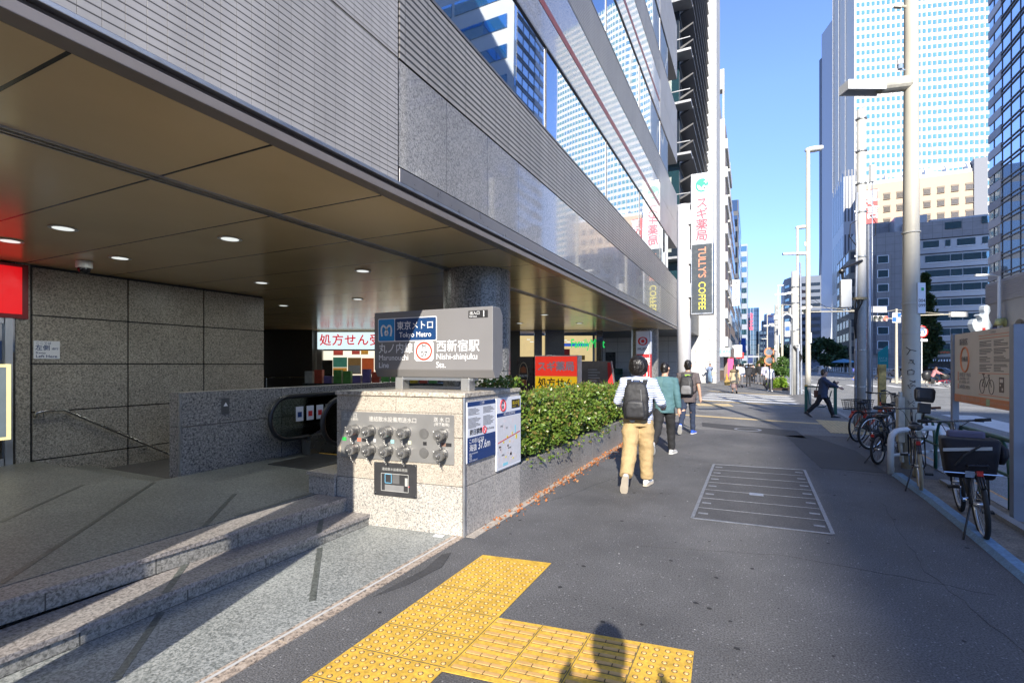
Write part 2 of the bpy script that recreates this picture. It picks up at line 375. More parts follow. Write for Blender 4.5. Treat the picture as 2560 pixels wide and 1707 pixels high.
g = MB(); g.box(-40, 2.62, 13.6, 460, -.34, .0); tag(g.build('sidewalk', asphalt_mat('paler_sidewalk_asphalt', (.17,.167,.162))), kind='structure')  # sidewalk further along, in a paler asphalt tone
g = MB(); g.box(2.78, 19.2, -120, 460, -.34, -.10); g.box(19.2, 300, 64, 92, -.34, -.104); tag(g.build('road', asphalt2), kind='structure')
g = MB(); g.box(19.2, 300, 92, 460, -.34, .03); g.box(19.2, 300, -160, 64, -.34, .03)
tag(g.build('far_sidewalk', M('far_paving', (.30,.29,.27), .8)), kind='structure')
kerb_m = M('kerb_concrete', (.30,.29,.275), .8, var=.18, vs=3, fine=.15)
g = MB()
for i in range(-40, 240):
    y = i*1.0
    g.box(2.62, 2.78, y+.004, y+.996, -.34, .012)
tag(g.build('road_kerb', kerb_m), kind='structure')
g = MB(); g.box(2.79, 3.0, 6, 14, -.1, -.094); tag(g.build('gutter_line', M('worn_orange_paint', (.62,.33,.12), .8, var=.45, vs=9, fine=.4, fs=50)), kind='structure')
# planting strip where the bicycles stand, its blue kerb and drain edge
g = MB(); g.box(2.03, 2.62, -6, 9.05, 0, .004); tag(g.build('bare_earth_strip', M('bare_earth', (.21,.175,.135), .95, var=.35, vs=5, fine=.35, fs=60, bump=.6, bs=50)), kind='structure')
g = MB()
bl = [(1.875, 9.14), (1.90, 7.6), (1.88, 6.4), (1.84, 5.0), (1.80, 3.6), (1.78, 2)]
for (xa, ya), (xb, yb) in zip(bl, bl[1:]):
    g.prism([(0, .004), (.035, .05), (.125, .05), (.16, .004)], (xb, yb, 0), (1,0,0), (0,0,1), (xa-xb, ya-yb, 0))
tag(g.build('blue_kerb', M('worn_blue_paint', (.15,.26,.38), .75, var=.22, vs=7, fine=.2, fs=50)), kind='structure')
g = MB(); g.box(2.37, 2.46, -6, 8.9, .004, .05); tag(g.build('concrete_edging', kerb_m), kind='structure')
# markings across the sidewalk (side street crossing) and tactile tiles
yel = M('worn_yellow_paint', (.62,.40,.10), .7, var=.18, vs=6, fine=.2)
yel2 = M('pale_yellow_paint', (.60,.46,.24), .75, var=.2, vs=6, fine=.2)
wht = M('road_white_paint', (.66,.66,.64), .7, var=.12, vs=3, fine=.15)
g = MB()
def strip(g, a, b, w, z=.004, h=.003):
    a = Vector((a[0], a[1], z)); b = Vector((b[0], b[1], z)); d = (b-a).normalized(); n = Vector((-d.y, d.x, 0))*w/2
    vs = [a-n, b-n, b+n, a+n]; g.add([tuple(v) for v in vs] + [(v.x, v.y, z+h) for v in vs], [(3,2,1,0),(4,5,6,7),(0,1,5,4),(1,2,6,5),(2,3,7,6),(3,0,4,7)])
strip(g, (-2.4, 17.3), (2.3, 16.1), .30); strip(g, (-2.3, 24.6), (2.0, 22.7), .30); strip(g, (-2.4, 33.6), (1.7, 30.2), .35); strip(g, (-1.4, 49.5), (2.2, 49), .5)
g.build('yellow_guide_lines', yel2); o = bpy.data.objects['yellow_guide_lines']; tag(o, kind='structure')
g = MB()
for i in range(4):
    strip(g, (-2.3, 25.4 + i*1.75), (1.75, 24.2 + i*1.75), .75)
for i in range(7): strip(g, (4.47 + i*2.0, 14.4), (4.47 + i*2.0, 22.3), .95, -.098)
strip(g, (3.9, 12.7), (10.8, 12.7), .45, -.098)
for i in range(10): strip(g, (5 + i*1.35, 48), (5 + i*1.35, 52.5), .6, -.098)
for i in range(14): strip(g, (6.2, 56 + i*9), (6.2, 61 + i*9), .16, -.098); strip(g, (10.4, 56 + i*9), (10.4, 61 + i*9), .16, -.098); strip(g, (14.6, 58 + i*9), (14.6, 62 + i*9), .16, -.098)
strip(g, (3.2, 32), (3.2, 300), .12, -.098); strip(g, (3.2, 26), (3.2, 30), .12, -.098)
tag(g.build('white_road_markings', wht), kind='structure')
g = MB(); g.prism([(0,0),(1.3,.35),(1.05,1.6),(-.25,1.2)], (-1.95, 21.3, .004), (1,0,0), (0,1,0), (0,0,.003)); g.prism([(1.72,14.2),(2.55,14.2),(2.55,17.2),(1.72,17.4)], (0,0,.0035), (1,0,0), (0,1,0), (0,0,.004))
for i in range(9): g.box(1.76+i*.088, 1.80+i*.088, 14.25, 17.15, .007, .013)
tag(g.build('kerb_ramp_tactile_tiles', yel2), kind='structure')
# near tactile paving: warning domes and guiding bars
ty = M('tactile_yellow', (.64,.39,.05), .65, var=.22, vs=7, fine=.22, fs=45)
ty_edge = M('tactile_grime', (.10,.085,.05), .85, var=.3, vs=20)
ty_top = M('tactile_worn_tops', (.60,.36,.13), .55, var=.15, vs=15)
tg = MB()
def pad(x0, y0, kind, x1=None, y1=None, skew=0.0):
    """one 30 cm tile on the sheet"""
    if kind == 'd':
        for i in range(5):
            for j in range(5):
                cx = x0 + .03 + i*.06; cy = y0 + .03 + j*.06 + skew*(cx+1.5)
                tg.mat(1).cyl((cx, cy, .008), (cx, cy, .0087), .0165, .0165, 10)
                tg.mat(2).cyl((cx, cy, .008), (cx, cy, .0135), .0125, .008, 10)
    else:
        for j in range(4):
            for i in range(3):
                cx0 = x0 + .014 + i*.0925; cx1 = cx0 + .086; cy = y0 + .0375 + j*.075 + skew*((cx0+cx1)/2+1.5)
                s2 = skew
                for k, (e, zt, mm) in enumerate(((.0045, .0087, 1), (0, .0135, 2))):
                    tg.mat(mm).prism([(cx0-e, -.0125-e), (cx1+e, -.0125-e), (cx1+e, .0125+e), (cx0-e, .0125+e)], (0, cy - s2*(cx0+cx1)/2, .008), (1, s2, 0), (0, 1, 0), (0, 0, zt-.008))
sheet = [(-2.10, 3.76), (-1.50, 3.85), (-1.49, 2.87), (-.30, 3.02), (-.27, 2.40), (-1.50, 2.24), (-1.50, 1.2), (-2.10, 1.2)]
SK = .11
tg.prism([(a, b) for a, b in reversed(sheet)], (0,0,.004), (1,0,0), (0,1,0), (0,0,.004))
for j in range(9):
    y = 3.47 - j*.30
    pad(-2.10, y, 'd', skew=SK); pad(-1.80, y, 'd', skew=SK)
for i in range(3):
    for j in range(2): pad(-1.485 + i*.30, 2.56 - j*.30, 'b', skew=SK)
for j in range(2): pad(-.585, 2.565 - j*.30, 'd', skew=SK)
for y in (3.17, 2.87, 2.57, 2.27, 1.97): tg.mat(1).prism([(-2.10,-.003),(-1.5,-.003),(-1.5,.003),(-2.10,.003)], (0, y+.165, .008), (1, SK, 0), (0,1,0), (0,0,.0006))
for x in (-1.80, -1.492, -1.188, -.888, -.592):
    tg.mat(1).box(x-.0025, x+.0025, (2.27 if x < -1.6 else 2.285) + SK*(x+1.5), (2.87 if x > -1.6 else 3.4) + SK*(x+1.5), .008, .0086)
tag(tg.build('tactile_paving', [ty, ty_edge, ty_top]), kind='structure')
# steel framed utility cover in the sidewalk
cover = thing('utility_cover', 'long steel framed utility cover of seven asphalt filled panels set in the sidewalk', 'utility cover', (.08, 7.3, 0))
fr = MB(); H4 = [(-.57, 8.87), (.74, 9.0), (.71, 5.71), (-.58, 5.65)]
def lerp(a, b, t): return (a[0]+(b[0]-a[0])*t, a[1]+(b[1]-a[1])*t)
g = MB(); g.prism([H4[3], H4[2], H4[1], H4[0]], (0,0,.0005), (1,0,0), (0,1,0), (0,0,.004)); g.build('cover_panel', M('cover_asphalt', (.066,.066,.07), .85, var=.2, vs=4, fine=.35, fs=75), cover)
for a, b in ((0,1),(1,2),(2,3),(3,0)): strip(fr, H4[a], H4[b], .035, .0046, .004)
for k in range(1, 7): strip(fr, lerp(H4[3],H4[0],k/7), lerp(H4[2],H4[1],k/7), .010, .0046, .003)
for k in range(7):
    for q in (.07, .93):
        p = lerp(lerp(H4[3],H4[0],(k+.5)/7), lerp(H4[2],H4[1],(k+.5)/7), q); strip(fr, (p[0]-.05,p[1]), (p[0]+.05,p[1]), .05, .0046, .002)
fr.build('frame', M('worn_zinc', (.22,.23,.25), .55, .4, var=.3, vs=9, fine=.25, fs=60), cover)
g = MB(); g.box(-.03, .13, 6.98, 7.1, .005, .008); g.build('name_plate', M('cast_plate', (.30,.32,.36), .5, .6, var=.3, vs=60), cover)
# asphalt repairs, manhole, litter
g = MB(); g.prism([(-2.43,3.62),(-2.38,3.3),(-2.43,2.75),(-2.33,3.0),(-2.28,3.4),(-2.38,3.7)], (0,0,.001), (1,0,0), (0,1,0), (0,0,.003))
g.prism([(-1.2,14.2),(1.1,12.9),(1.0,14.3),(-1.3,15.2)], (0,0,.001), (1,0,0), (0,1,0), (0,0,.002)); g.prism([(1.0,9.3),(1.85,9.3),(1.8,11.5),(1.2,13.5),(.7,13.2)], (0,0,.001), (1,0,0), (0,1,0), (0,0,.002))
def crack(g, pts, w, seed):
    rg = random.Random(seed); q = []
    for (xa, ya), (xb, yb) in zip(pts, pts[1:]):
        n = max(2, int(math.hypot(xb-xa, yb-ya)/.12))
        for i in range(n): f = i/n; q.append((xa+(xb-xa)*f + rg.gauss(0,.012), ya+(yb-ya)*f + rg.gauss(0,.008)))
    for a, b in zip(q, q[1:]): strip(g, a, b, w*rg.uniform(.25,.8), .0012, .001)
crack(g, [(1.0,9.2),(.75,13.3),(.2,16.8)], .014, 1); crack(g, [(1.85,9.0),(1.15,9.25),(.75,9.05)], .01, 2); crack(g, [(-2.2,5.6),(-1.6,8.0),(-1.75,12.5)], .008, 3); crack(g, [(1.6,2.6),(1.25,5.0),(1.4,7.4)], .008, 4); crack(g, [(-.9,4.6),(.3,4.9),(1.7,4.7)], .007, 5)
tag(g.build('asphalt_repairs', patch_m), kind='structure')
mh = MB(); mh.cyl((-.1, 14.0, .004), (-.1, 14.0, .009), .32, .32, 32); mh.mat(1).cyl((-.1,14.0,.009), (-.1,14.0,.012), .25, .25, 32)
tag(mh.build('manhole_cover', [M('worn_zinc', ()), patch_m]), 'round iron manhole cover in a dark asphalt patch beyond the utility cover', 'manhole cover')
lit = MB(); rg = random.Random(3)
for i in range(760):
    y = 4.2 + 7.6*rg.random()**.7; x = -2.47 + abs(rg.gauss(0,.085)) + .015
    leaf(lit, (x, y, .006 + rg.random()*.012), .025 + rg.random()*.022, rg)
tag(lit.build('fallen_leaves', leafmat('dead_leaves', [(.42,.12,.03),(.55,.20,.06),(.30,.12,.05),(.60,.32,.15)], .7)), kind='stuff')
spk = MB(); rg = random.Random(11)
for i in range(300):
    x = rg.uniform(-2.3, 1.8); y = rg.uniform(2.2, 16); pale = rg.random() < .22; r = rg.choice((.005,.006,.009)) if pale else rg.choice((.006,.008,.011,.016,.022))
    a = rg.random()*3
    spk.mat(0 if pale else 1).prism([(r*math.cos(a+k*1.05)*rg.uniform(.7,1), r*math.sin(a+k*1.05)*rg.uniform(.5,1)) for k in range(6)], (x, y, .0012), (1,0,0), (0,1,0), (0,0,.0012))
tag(spk.build('gum_spots', [M('pale_speck', (.5,.5,.48), .8, var=.2), M('gum_black', (.022,.022,.024), .8)]), kind='stuff')
g = MB(); g.prism([(-2.76,3.96),(-2.66,3.97),(-2.67,4.03),(-2.77,4.02)], (0,0,.0062), (1,0,0), (0,1,0), (0,0,.002)); tag(g.build('paper_scrap', paper_white), 'small white paper scrap on the paving at the planter foot', 'paper scrap')
# station paving, steps, platform
g = MB(); g.box(-3.55, -2.6, -9, 4.2, 0, .005); tag(g.build('station_paving', paving_m), kind='structure')
g = MB()
for i in range(-8, 4): g.box(-2.598, -2.478, i*1.03+.004, i*1.03+1.026, 0, .007)
tag(g.build('granite_kerb_strip', pink_kerb), kind='structure')
g = MB(); g.box(-2.478, -2.38, 4.1, 11.3, 0, .004); tag(g.build('planter_gutter', M('gutter_concrete', (.40,.35,.29), .85, var=.2, vs=9, fine=.3, fs=70)), kind='structure')
steps = thing('entrance_steps', 'two low granite steps rising from the sidewalk paving to the covered entrance', 'steps', (-3.6, 1, 0))
g = MB(); g.box(-3.92, -3.555, -9, 4.06, .006, .085); g.build('riser', riser_m, steps)
g = MB(); g.box(-3.92, -3.54, -9, 4.06, .0855, .118); g.build('tread', tread_m, steps)
g = MB(); g.prism([(-4.6,-9),(-4.06,-9),(-3.98,1.3),(-3.83,3.96),(-4.6,3.97)], (0,0,.119), (1,0,0), (0,1,0), (0,0,.114)); g.build('riser', riser_m, steps)
g = MB(); g.prism([(-4.28,-9),(-4.045,-9),(-3.965,1.3),(-3.815,3.96),(-4.2,3.97)], (0,0,.2335), (1,0,0), (0,1,0), (0,0,.03)); g.build('tread', tread_m, steps)
g = MB()
g.box(-18.5, -4.24, -12, 3.45, 0, .262); g.box(-6.42, -4.24, 3.451, 5.6, 0, .262); g.box(-4.9, -4.24, 5.601, 21, 0, .262); g.box(-18.5, -4.9, 9.5, 30, 0, .262)
tag(g.build('platform_floor', paving_dark), kind='structure')
g = MB()
for a, b, z in (((-2.76,2.51),(-3.5,3.27),.0055), ((-2.99,1.43),(-3.54,1.96),.0055), ((-3.55,1.99),(-3.95,2.37),.1185), ((-3.56,3.31),(-3.94,3.71),.1185),
                ((-4.25,2.7),(-5.02,3.52),.2625), ((-4.29,1.42),(-6.36,3.44),.2625), ((-5.98,1.98),(-6.97,3.01),.2625), ((-4.27,3.0),(-4.29,3.9),.2625)):
    strip(g, a, b, .045, z, .002)
tag(g.build('paving_inlay_strips', inlay_m), kind='structure')
g = MB(); strip(g, (-2.61, -5), (-2.6+.05, 4.05), .02, .0055, .002); tag(g.build('paving_joint', M('pale_joint', (.5,.5,.48), .8)), kind='structure')

# ================================================================ station building
wall_gr = granite('wall_granite', (.12,.11,.095), (.26,.24,.20), (.44,.40,.34), 46, .35)
col_gr = granite('column_granite', (.05,.05,.05), (.17,.17,.165), (.40,.39,.37), 40, .35, coat=.1)
panel_gr = granite('polished_panel_granite', (.16,.158,.155), (.29,.28,.265), (.43,.415,.385), 62, .22, coat=1.0, seam=[(1,.845,.16,.006)], spec=.7)
clad = tiles('grey_tile_cladding', (.475,.448,.415), (.10,.092,.082), .096, .0435, .0042, .34, thin=3.2, streak=.12)
louv = tiles('grey_louvre_cladding', (.37,.345,.31), (.055,.05,.044), .34, .062, .012, .36, bump=1.0, thin=3., streak=.12)
soff = tiles('soffit_panels', (.74,.57,.32), (.02,.017,.012), 1.072, 60, .012, .2, bump=1.0, spec=.6)
plain_gr = M('plain_grey_panel', (.30,.29,.285), .4, var=.06, vs=1.2, fine=.05)
fglass = glass('station_glass', (.03,.05,.08), (.80,.87,.93), .72, .016, .22)
red_m = M('oxide_red_stripe', (.24,.05,.04), .4, var=.1)
bld = thing('station_building', 'grey tiled station building with a deep covered entrance along the sidewalk', 'building', (FX, .1, 0))
g = MB(); g.box(-26, -3.36, -14, 21, 3.14, 40); g.box(-3.36, -2.80, -14, 18.7, 3.14, 40)
for k in range(10): g.box(-3.36, -2.80, 18.7, 21, 3.14 if k == 0 else 6.37+3.42*(k-1), 5.08+3.42*k)
g.box(-26, -19, -14, 24, 0, 3.14); g.build('wall', plain_gr, bld)
g = MB(); g.box(-19, -2.84, -14, 21, 3.09, 3.135); g.build('soffit', soff, bld)
g = MB(); g.box(-4.16, -4.145, -14, 21, 3.07, 3.09); g.box(-4.11, -4.095, -14, 21, 3.07, 3.09); g.box(-4.06, -4.05, -14, 21, 3.075, 3.09); g.build('ceiling_track', alu, bld)
g = MB(); g.box(-2.87, -2.725, -14, 21.05, 3.092, 3.15); g.build('fascia_trim', dark_alu, bld, bevel=.004)
g = MB(); g.box(-2.80, -2.765, -14, 21.05, 3.151, 3.19); g.build('fascia_recess', M('recess_brown', (.11,.085,.07), .5), bld)
g = MB(); g.box(-2.80, -2.72, -14, 21.05, 3.191, 3.218); g.build('fascia_rail', alu, bld, bevel=.003)
g = MB(); g.box(-2.80, FX, -14, 3.40, 3.219, 4.27); g.box(-2.80, FX, -14, 3.40, 4.285, 14); g.build('tile_cladding', clad, bld)
g = MB(); g.box(-2.81, FX-.012, -14, 3.40, 4.271, 4.284); g.box(-2.79, FX-.02, 3.401, 3.424, 3.22, 14); g.build('expansion_joint', black_metal, bld)
g = MB(); g.box(-2.80, FX+.002, 3.425, 16.9, 3.222, 3.345); g.build('metal_band', M('band_aluminium', (.30,.285,.28), .33, .6, var=.05), bld, bevel=.004)
g = MB(); g.box(-2.80, FX-.006, 3.425, 16.9, 3.36, 4.272); g.build('granite_band', panel_gr, bld)
g = MB(); g.box(-2.80, FX, 3.425, 21, 4.285, 5.08); g.box(-2.80, FX, 16.902, 21, 3.222, 4.272); g.build('louvre_band', louv, bld)
mull = M('mullion_grey', (.20,.19,.185), .35, .5)
proto_w = None
mods = [3.425 + .01 + 3.38*k for k in range(0, 6)]
for fl in range(4):
    zb = 5.09 + 3.42*fl
    for k in range(-1 if fl else 0, 5):
        y0 = 3.43 + 3.38*k; y1 = min(y0 + 3.37, 18.6)
        if k == 4: y1 = 18.7
        if k == -1: y0, y1 = .2, 3.40
        g = MB(); g.box(-2.79, FX-.02, y0+.02, y1-.01, zb+.03, zb+1.24); w = g.build('window', fglass, bld)
        f = MB(); f.box(-2.80, FX+.004, y0, y1, zb, zb+.03); f.box(-2.80, FX+.004, y0, y1, zb+1.241, zb+1.27); f.box(-2.80, FX-.004, y0, y0+.018, zb+.031, zb+1.24); f.build('frame', mull, w)
    if fl < 3:
        g = MB(); g.box(-2.80, FX-.006, 3.425, 16.9, zb+1.275, zb+1.75); g.build('granite_band', panel_gr, bld)
        g = MB(); g.box(-2.80, FX-.001, 3.425, 16.75, zb+1.752, zb+1.875); g.build('red_stripe', red_m, bld)
        g = MB(); g.box(-2.80, FX-.006, 3.425, 16.9, zb+1.878, zb+2.565); g.build('granite_band', panel_gr, bld)
        g = MB(); g.box(-2.80, FX, 3.425, 16.9, zb+2.57, zb+3.415); g.build('louvre_band', louv, bld)
        g = MB(); g.box(-2.80, FX-.002, 16.903, 21, zb+1.275, zb+2.2); g.box(-2.80, FX-.002, 16.903, 21, zb+2.21, zb+3.41); g.build('end_panel', plain_gr, bld)
    g = MB(); g.box(-3.35, -3.30, 18.72, 20.9, zb, zb+1.27); g.build('corner_window', fglass, bld)
def granite_column(x, y, r):
    g = MB()
    zz = [.0, .75, .762, 1.55, 1.562, 2.35, 2.362, 3.09]
    for a, b in zip(zz, zz[1:]):
        rr = r if b - a > .1 else r - .012
        g.cyl((x, y, a), (x, y, b), rr, rr, 40)
    return g.build('column', col_gr, bld, smooth=False)
granite_column(-3.86, 6.73, .52); granite_column(-3.86, 20.2, .52)
g = MB(); g.box(-5.2, -3.02, -2.4, -.9, .0, 3.09); g.build('added_shade_pier', col_gr, bld)  # unseen block added to cast the shadow edge across the steps
# granite wall of the stair side
g = MB()
for r_ in range(5):
    za, zb = (-.9 if r_ == 0 else .262 + .697*(r_-1) + .02, .262 + .697*r_)
    zb = min(zb, 3.088)
    for ya, yb in ((3.42, 4.62), (4.645, 5.88), (5.905, 7.17)): g.box(-9.36, -9.30, ya, yb, za, zb)
g.box(-9.37, -9.305, 3.24, 3.395, .262, 3.088)
g.box(-18, -9.4, 7.05, 7.17, -.9, 3.088)
g.build('stair_side_wall', wall_gr, bld)
g = MB(); g.box(-9.42, -9.33, 3.2, 7.16, -.9, 3.088); g.build('wall_joint_backing', black_metal, bld)
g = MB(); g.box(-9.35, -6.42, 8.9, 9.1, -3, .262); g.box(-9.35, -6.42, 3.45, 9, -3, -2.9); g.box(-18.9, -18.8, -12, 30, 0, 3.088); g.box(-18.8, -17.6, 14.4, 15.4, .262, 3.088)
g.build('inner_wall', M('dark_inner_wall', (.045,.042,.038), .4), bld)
st = MB()
for i in range(9): st.box(-9.30, -6.47, 3.75 + i*.3, 4.05 + i*.3, -2.9, .10 - i*.165)
tag(st.build('down_stairs', paving_dark), kind='structure')
# low granite wall between the stairs and the escalator
lw = thing('low_granite_wall', 'low speckled granite wall between the stairway and the escalator', 'low wall', (-6.56, 4, .262))
lg = granite('low_wall_granite', (.06,.06,.065), (.22,.21,.20), (.40,.38,.35), 40, .4)
g = MB()
for (ya, yb) in ((3.80, 5.28), (5.288, 8.4)):
    for (za, zb) in ((.0, .86), (.868, 1.30)): g.box(-6.69, -6.46, ya, yb, za, zb)
g.box(-6.68, -6.47, 3.81, 8.39, -2, .0); g.build('wall', lg, lw)
g = MB(); g.box(-6.475, -6.455, 3.785, 3.805, .262, 1.30); g.build('corner_trim', alu, lw)
g = MB(); g.box(-6.455, -6.448, 4.33, 4.44, .98, 1.20); g.build('pictogram_plate', M('plate_grey', (.10,.10,.10), .4), lw)
text('▲', (-6.446, 4.385, 1.11), (0,1,0), (0,0,1), .07, ink_white, lw, 'pictogram')
# wall handrail
hr = thing('stair_handrail', 'steel tube handrail fixed to the granite wall and running down the stairs', 'handrail', (-9.2, 3.5, .9))
g = MB(); g.tube([(-9.22,3.42,.90),(-9.2,3.43,.97),(-9.19,3.5,.985),(-9.19,3.74,.985),(-9.19,5.2,.10),(-9.19,7.2,-1.0)], .022, 10); g.build('rail', steel, hr, smooth=True)
g = MB()
for y, z in ((3.5,.96),(3.78,.94),(4.85,.29)): g.tube([(-9.19,y,z),(-9.19,y,z-.06),(-9.3,y,z-.06)], .009, 6)
g.build('bracket', steel, hr)
# escalator
es = thing('escalator', 'escalator with black rubber handrails beside the low granite wall', 'escalator', (-5.7, 5.2, .262))
eg = clear_glass('balustrade_glass', (.70,.76,.74))
def loop(x):
    c0 = Vector((x, 5.18, .865)); pts = [(x, 7.4, 1.18-.0), (x, 6.4, 1.185)]
    for k in range(13):
        a = R(90 + 15*k); pts.append((x, 5.18 + .315*math.cos(a), .865 + .315*math.sin(a)))
    pts += [(x, 5.55, .55)]; return pts
for x in (-6.18, -5.16):
    g = MB(); g.tube(loop(x), .034, 8); g.build('handrail', M('handrail_rubber', (.02,.022,.026), .35, var=.1), es, smooth=True)
    g = MB(); g.prism([(y, z) for (_, y, z) in loop(x)], (x-.006, 0, 0), (0,1,0), (0,0,1), (.012,0,0)); g.build('balustrade', eg, es)
    g = MB(); g.box(x-.09, x+.09, 5.5, 8.5, .262, .56); g.build('skirt', M('skirt_steel', (.25,.25,.24), .3, .8), es)
g = MB(); g.box(-6.08, -5.26, 4.75, 5.7, .262, .272); g.box(-6.08, -5.26, 5.7, 8.4, -.5, -.4); g.build('floor_plate', M('comb_plate', (.09,.09,.09), .4, .5), es)
g = MB(); g.box(-6.08, -5.26, 5.66, 5.70, .272, .276); g.build('yellow_comb', M('tactile_yellow', ()), es)
for i, (sy, tc_) in enumerate(((5.30, ink_navy), (5.50, ink_red), (5.69, ink_red), (5.88, yel))):
    s = MB(); s.box(-6.17, -6.165, sy, sy+.135, .80, 1.02); so = s.build('warning_sticker', paper_white, es)
    s = MB(); s.box(-6.1649, -6.162, sy+.03, sy+.105, .86, .94); s.build('pictogram', tc_, so)
# shop at the far left: red light box, door, menu case
shop = thing('red_shopfront', 'narrow shopfront with a glowing red sign board and lit menu case at the entrance wall', 'shopfront', (-9.3, 2.2, .262))
g = MB(); g.box(-9.40, -9.26, .3, 3.36, 2.30, 3.06); g.build('sign_frame', M('dark_red', (.22,.006,.01), .4), shop)
g = MB(); g.box(-9.26, -9.25, .3, 3.29, 2.36, 3.02); g.build('sign_panel', M('red_lightbox', (.75,.006,.012), .4, var=.04, emit=.2, ecol=(1,.004,.01)), shop)
g = MB(); g.box(-9.42, -9.32, -1.5, 3.24, .262, 2.30); g.build('door_glass', glass('shop_glass', (.02,.02,.02), (.5,.5,.5), .25, 0), shop)
g = MB(); g.box(-9.34, -9.27, 3.12, 3.2, .262, 2.3); g.box(-9.34,-9.28,.3,3.11,2.22,2.299); g.box(-9.34,-9.28,.3,3.11,.262,.36); g.build('door_frame', alu, shop)
g = MB(); g.box(-9.31, -9.24, 2.2, 3.17, .62, 1.66); g.build('menu_case', M('lit_yellow_edge', (.8,.7,.35), .4, emit=.4, ecol=(1,.85,.4)), shop)
g = MB(); g.box(-9.24, -9.235, 2.2, 3.12, .66, 1.62); g.build('menu_sheet', M('menu_sheet', (.42,.47,.48), .4, emit=.06, ecol=(.6,.75,.8)), shop)
g = MB()
for j in range(11): g.box(-9.235, -9.233, 2.55 + .1*(j % 2), 3.0 - .07*(j % 3), .78 + j*.068, .788 + j*.068)
g.build('menu_writing', ink_grey, shop)
g = MB(); g.box(-9.319, -9.315, 2.9, 3.1, 1.72, 1.98); g.build('door_poster', [ink_navy], shop)
g = MB(); g.box(-9.314, -9.312, 2.9, 2.98, 1.74, 1.96); g.build('door_poster', M('poster_yellow', (.75,.5,.03), .5), shop)
g = MB(); g.box(-9.319, -9.315, 2.6, 2.78, 1.7, 2.0); g.build('door_poster', M('poster_green', (.1,.45,.05), .5), shop)
g = MB(); g.box(-9.319, -9.315, 2.5, 2.75, 2.02, 2.2); g.build('door_poster', ink_red, shop)
# keep left sign on the wall
kl = thing('keep_left_sign', 'small white sign on the granite wall asking people to keep left', 'sign', (-9.29, 3.6, 1.7))
g = MB(); g.box(-9.30, -9.292, 3.43, 3.73, 1.74, 2.0); g.build('panel', paper_white, kl)
U, Wv = (0,1,0), (0,0,1)
text('ここでは', (-9.289, 3.45, 1.965), U, Wv, .045, ink_navy, kl, align='LEFT'); text('左側', (-9.289, 3.445, 1.895), U, Wv, .085, ink_navy, kl, align='LEFT', bold=.012)
text('通行', (-9.289, 3.63, 1.885), U, Wv, .04, ink_navy, kl, align='LEFT'); text('Keep', (-9.289, 3.45, 1.825), U, Wv, .045, ink_navy, kl, align='LEFT', xs=1.2)
text('Left Here', (-9.289, 3.45, 1.775), U, Wv, .055, ink_navy, kl, align='LEFT', bold=.01, xs=1.15)
# dome camera and downlights
dc = thing('dome_camera', 'white dome security camera hanging from the ceiling before the granite wall', 'camera', (-8.35, 3.62, 3.09))
g = MB(); g.cyl((-8.35,3.62,2.99), (-8.35,3.62,3.09), .095, .095, 20); g.build('housing', white_paint, dc, bevel=.01)
g = MB(); g.sph((-8.35,3.62,2.985), (.075,.075,.08)); g.build('dome', M('smoked_dome', (.01,.01,.012), .1), dc, smooth=True)
lamp_on = M('downlight_lens', (.8,.8,.78), .3, emit=.3, ecol=(.95,1,.97), var=0)
first = None
dl = [(-7.73,2.64),(-6.51,2.64),(-7.64,3.71),(-5.35,3.69),(-7.71,5.9),(-5.35,5.83),(-7.74,8.28),(-10.2,8.4),(-10.4,12),(-7.4,12.2),(-7.2,15.5),(-5.4,9.6),(-5.35,13.2),(-5.35,16.4),(-12.2,14.2)]
where = ['nearest the red shopfront', 'over the top of the stairs', 'above the dome camera', 'above the low granite wall', 'over the stairwell', 'behind the station sign', 'over the hall behind the stairs', 'in the dark back corner', 'in the back hall by the dark wall', 'before the pharmacy window', 'before the convenience store', 'behind the round column', 'over the walkway behind the hedge', 'near the bank pylon', 'above the pharmacy sign']
for (x, y), wtxt in zip(dl, where):
    if first is None:
        t = first = thing('ceiling_downlight', '', 'ceiling light', (x, y, 3.09), group='round downlights in the entrance ceiling')
        g = MB(); g.cyl((0,0,-.012), (0,0,.0), .125, .115, 28); g.build('trim_ring', white_paint, t, world=False)
        g = MB(); g.cyl((0,0,-.014), (0,0,-.0125), .09, .09, 28); g.build('lens', lamp_on, t, world=False)
    else: t = copy_tree(first); t.location = (x, y, 3.09)
    t['label'] = 'round white downlight in the entrance ceiling ' + wtxt
# lamps' own light for the dim hall
for (x, y) in dl:
    ld = bpy.data.lights.new('downlight_glow', 'AREA'); ld.energy = 3.0; ld.size = .18; ld.color = (.95,1,.95)
    lo = bpy.data.objects.new('downlight_glow', ld); C.objects.link(lo); lo.location = (x, y, 3.07)

# ---- oblique shop fronts at the back of the hall (local frame turned to the hall's axis)
def P20(u, v, d=20.8): return ((u-1280)/1241*d, 0, 1.65 - (v-912)/1241*d)
cY, sY = math.cos(YAW), math.sin(YAW)
base = (-sY*20.8, cY*20.8, .262)
ph = thing('pharmacy_shopfront', 'bright pharmacy window with posters at the back of the covered hall', 'shopfront', base, YAW)
def lbox(u0, u1, v0, v1, y0, y1, m, name, par, d=20.8):
    a = P20(u0, v1, d); b = P20(u1, v0, d); g = MB(); g.box(a[0], b[0], y0, y1, a[2]-.262, b[2]-.262); return g.build(name, m, par, world=False)
warm_in = M('lit_interior', (.55,.52,.42), .6, emit=.35, ecol=(1,.93,.75), var=.2, vs=2)
lbox(792, 1010, 876, 990, .5, .55, warm_in, 'interior', ph)
lbox(792, 806, 826, 990, -.05, .1, dark_alu, 'frame', ph); lbox(806, 1010, 945, 953, -.05, .1, M('dark_red', ()), 'sill', ph); lbox(806, 1010, 826, 829, -.03, .1, dark_alu, 'frame', ph)
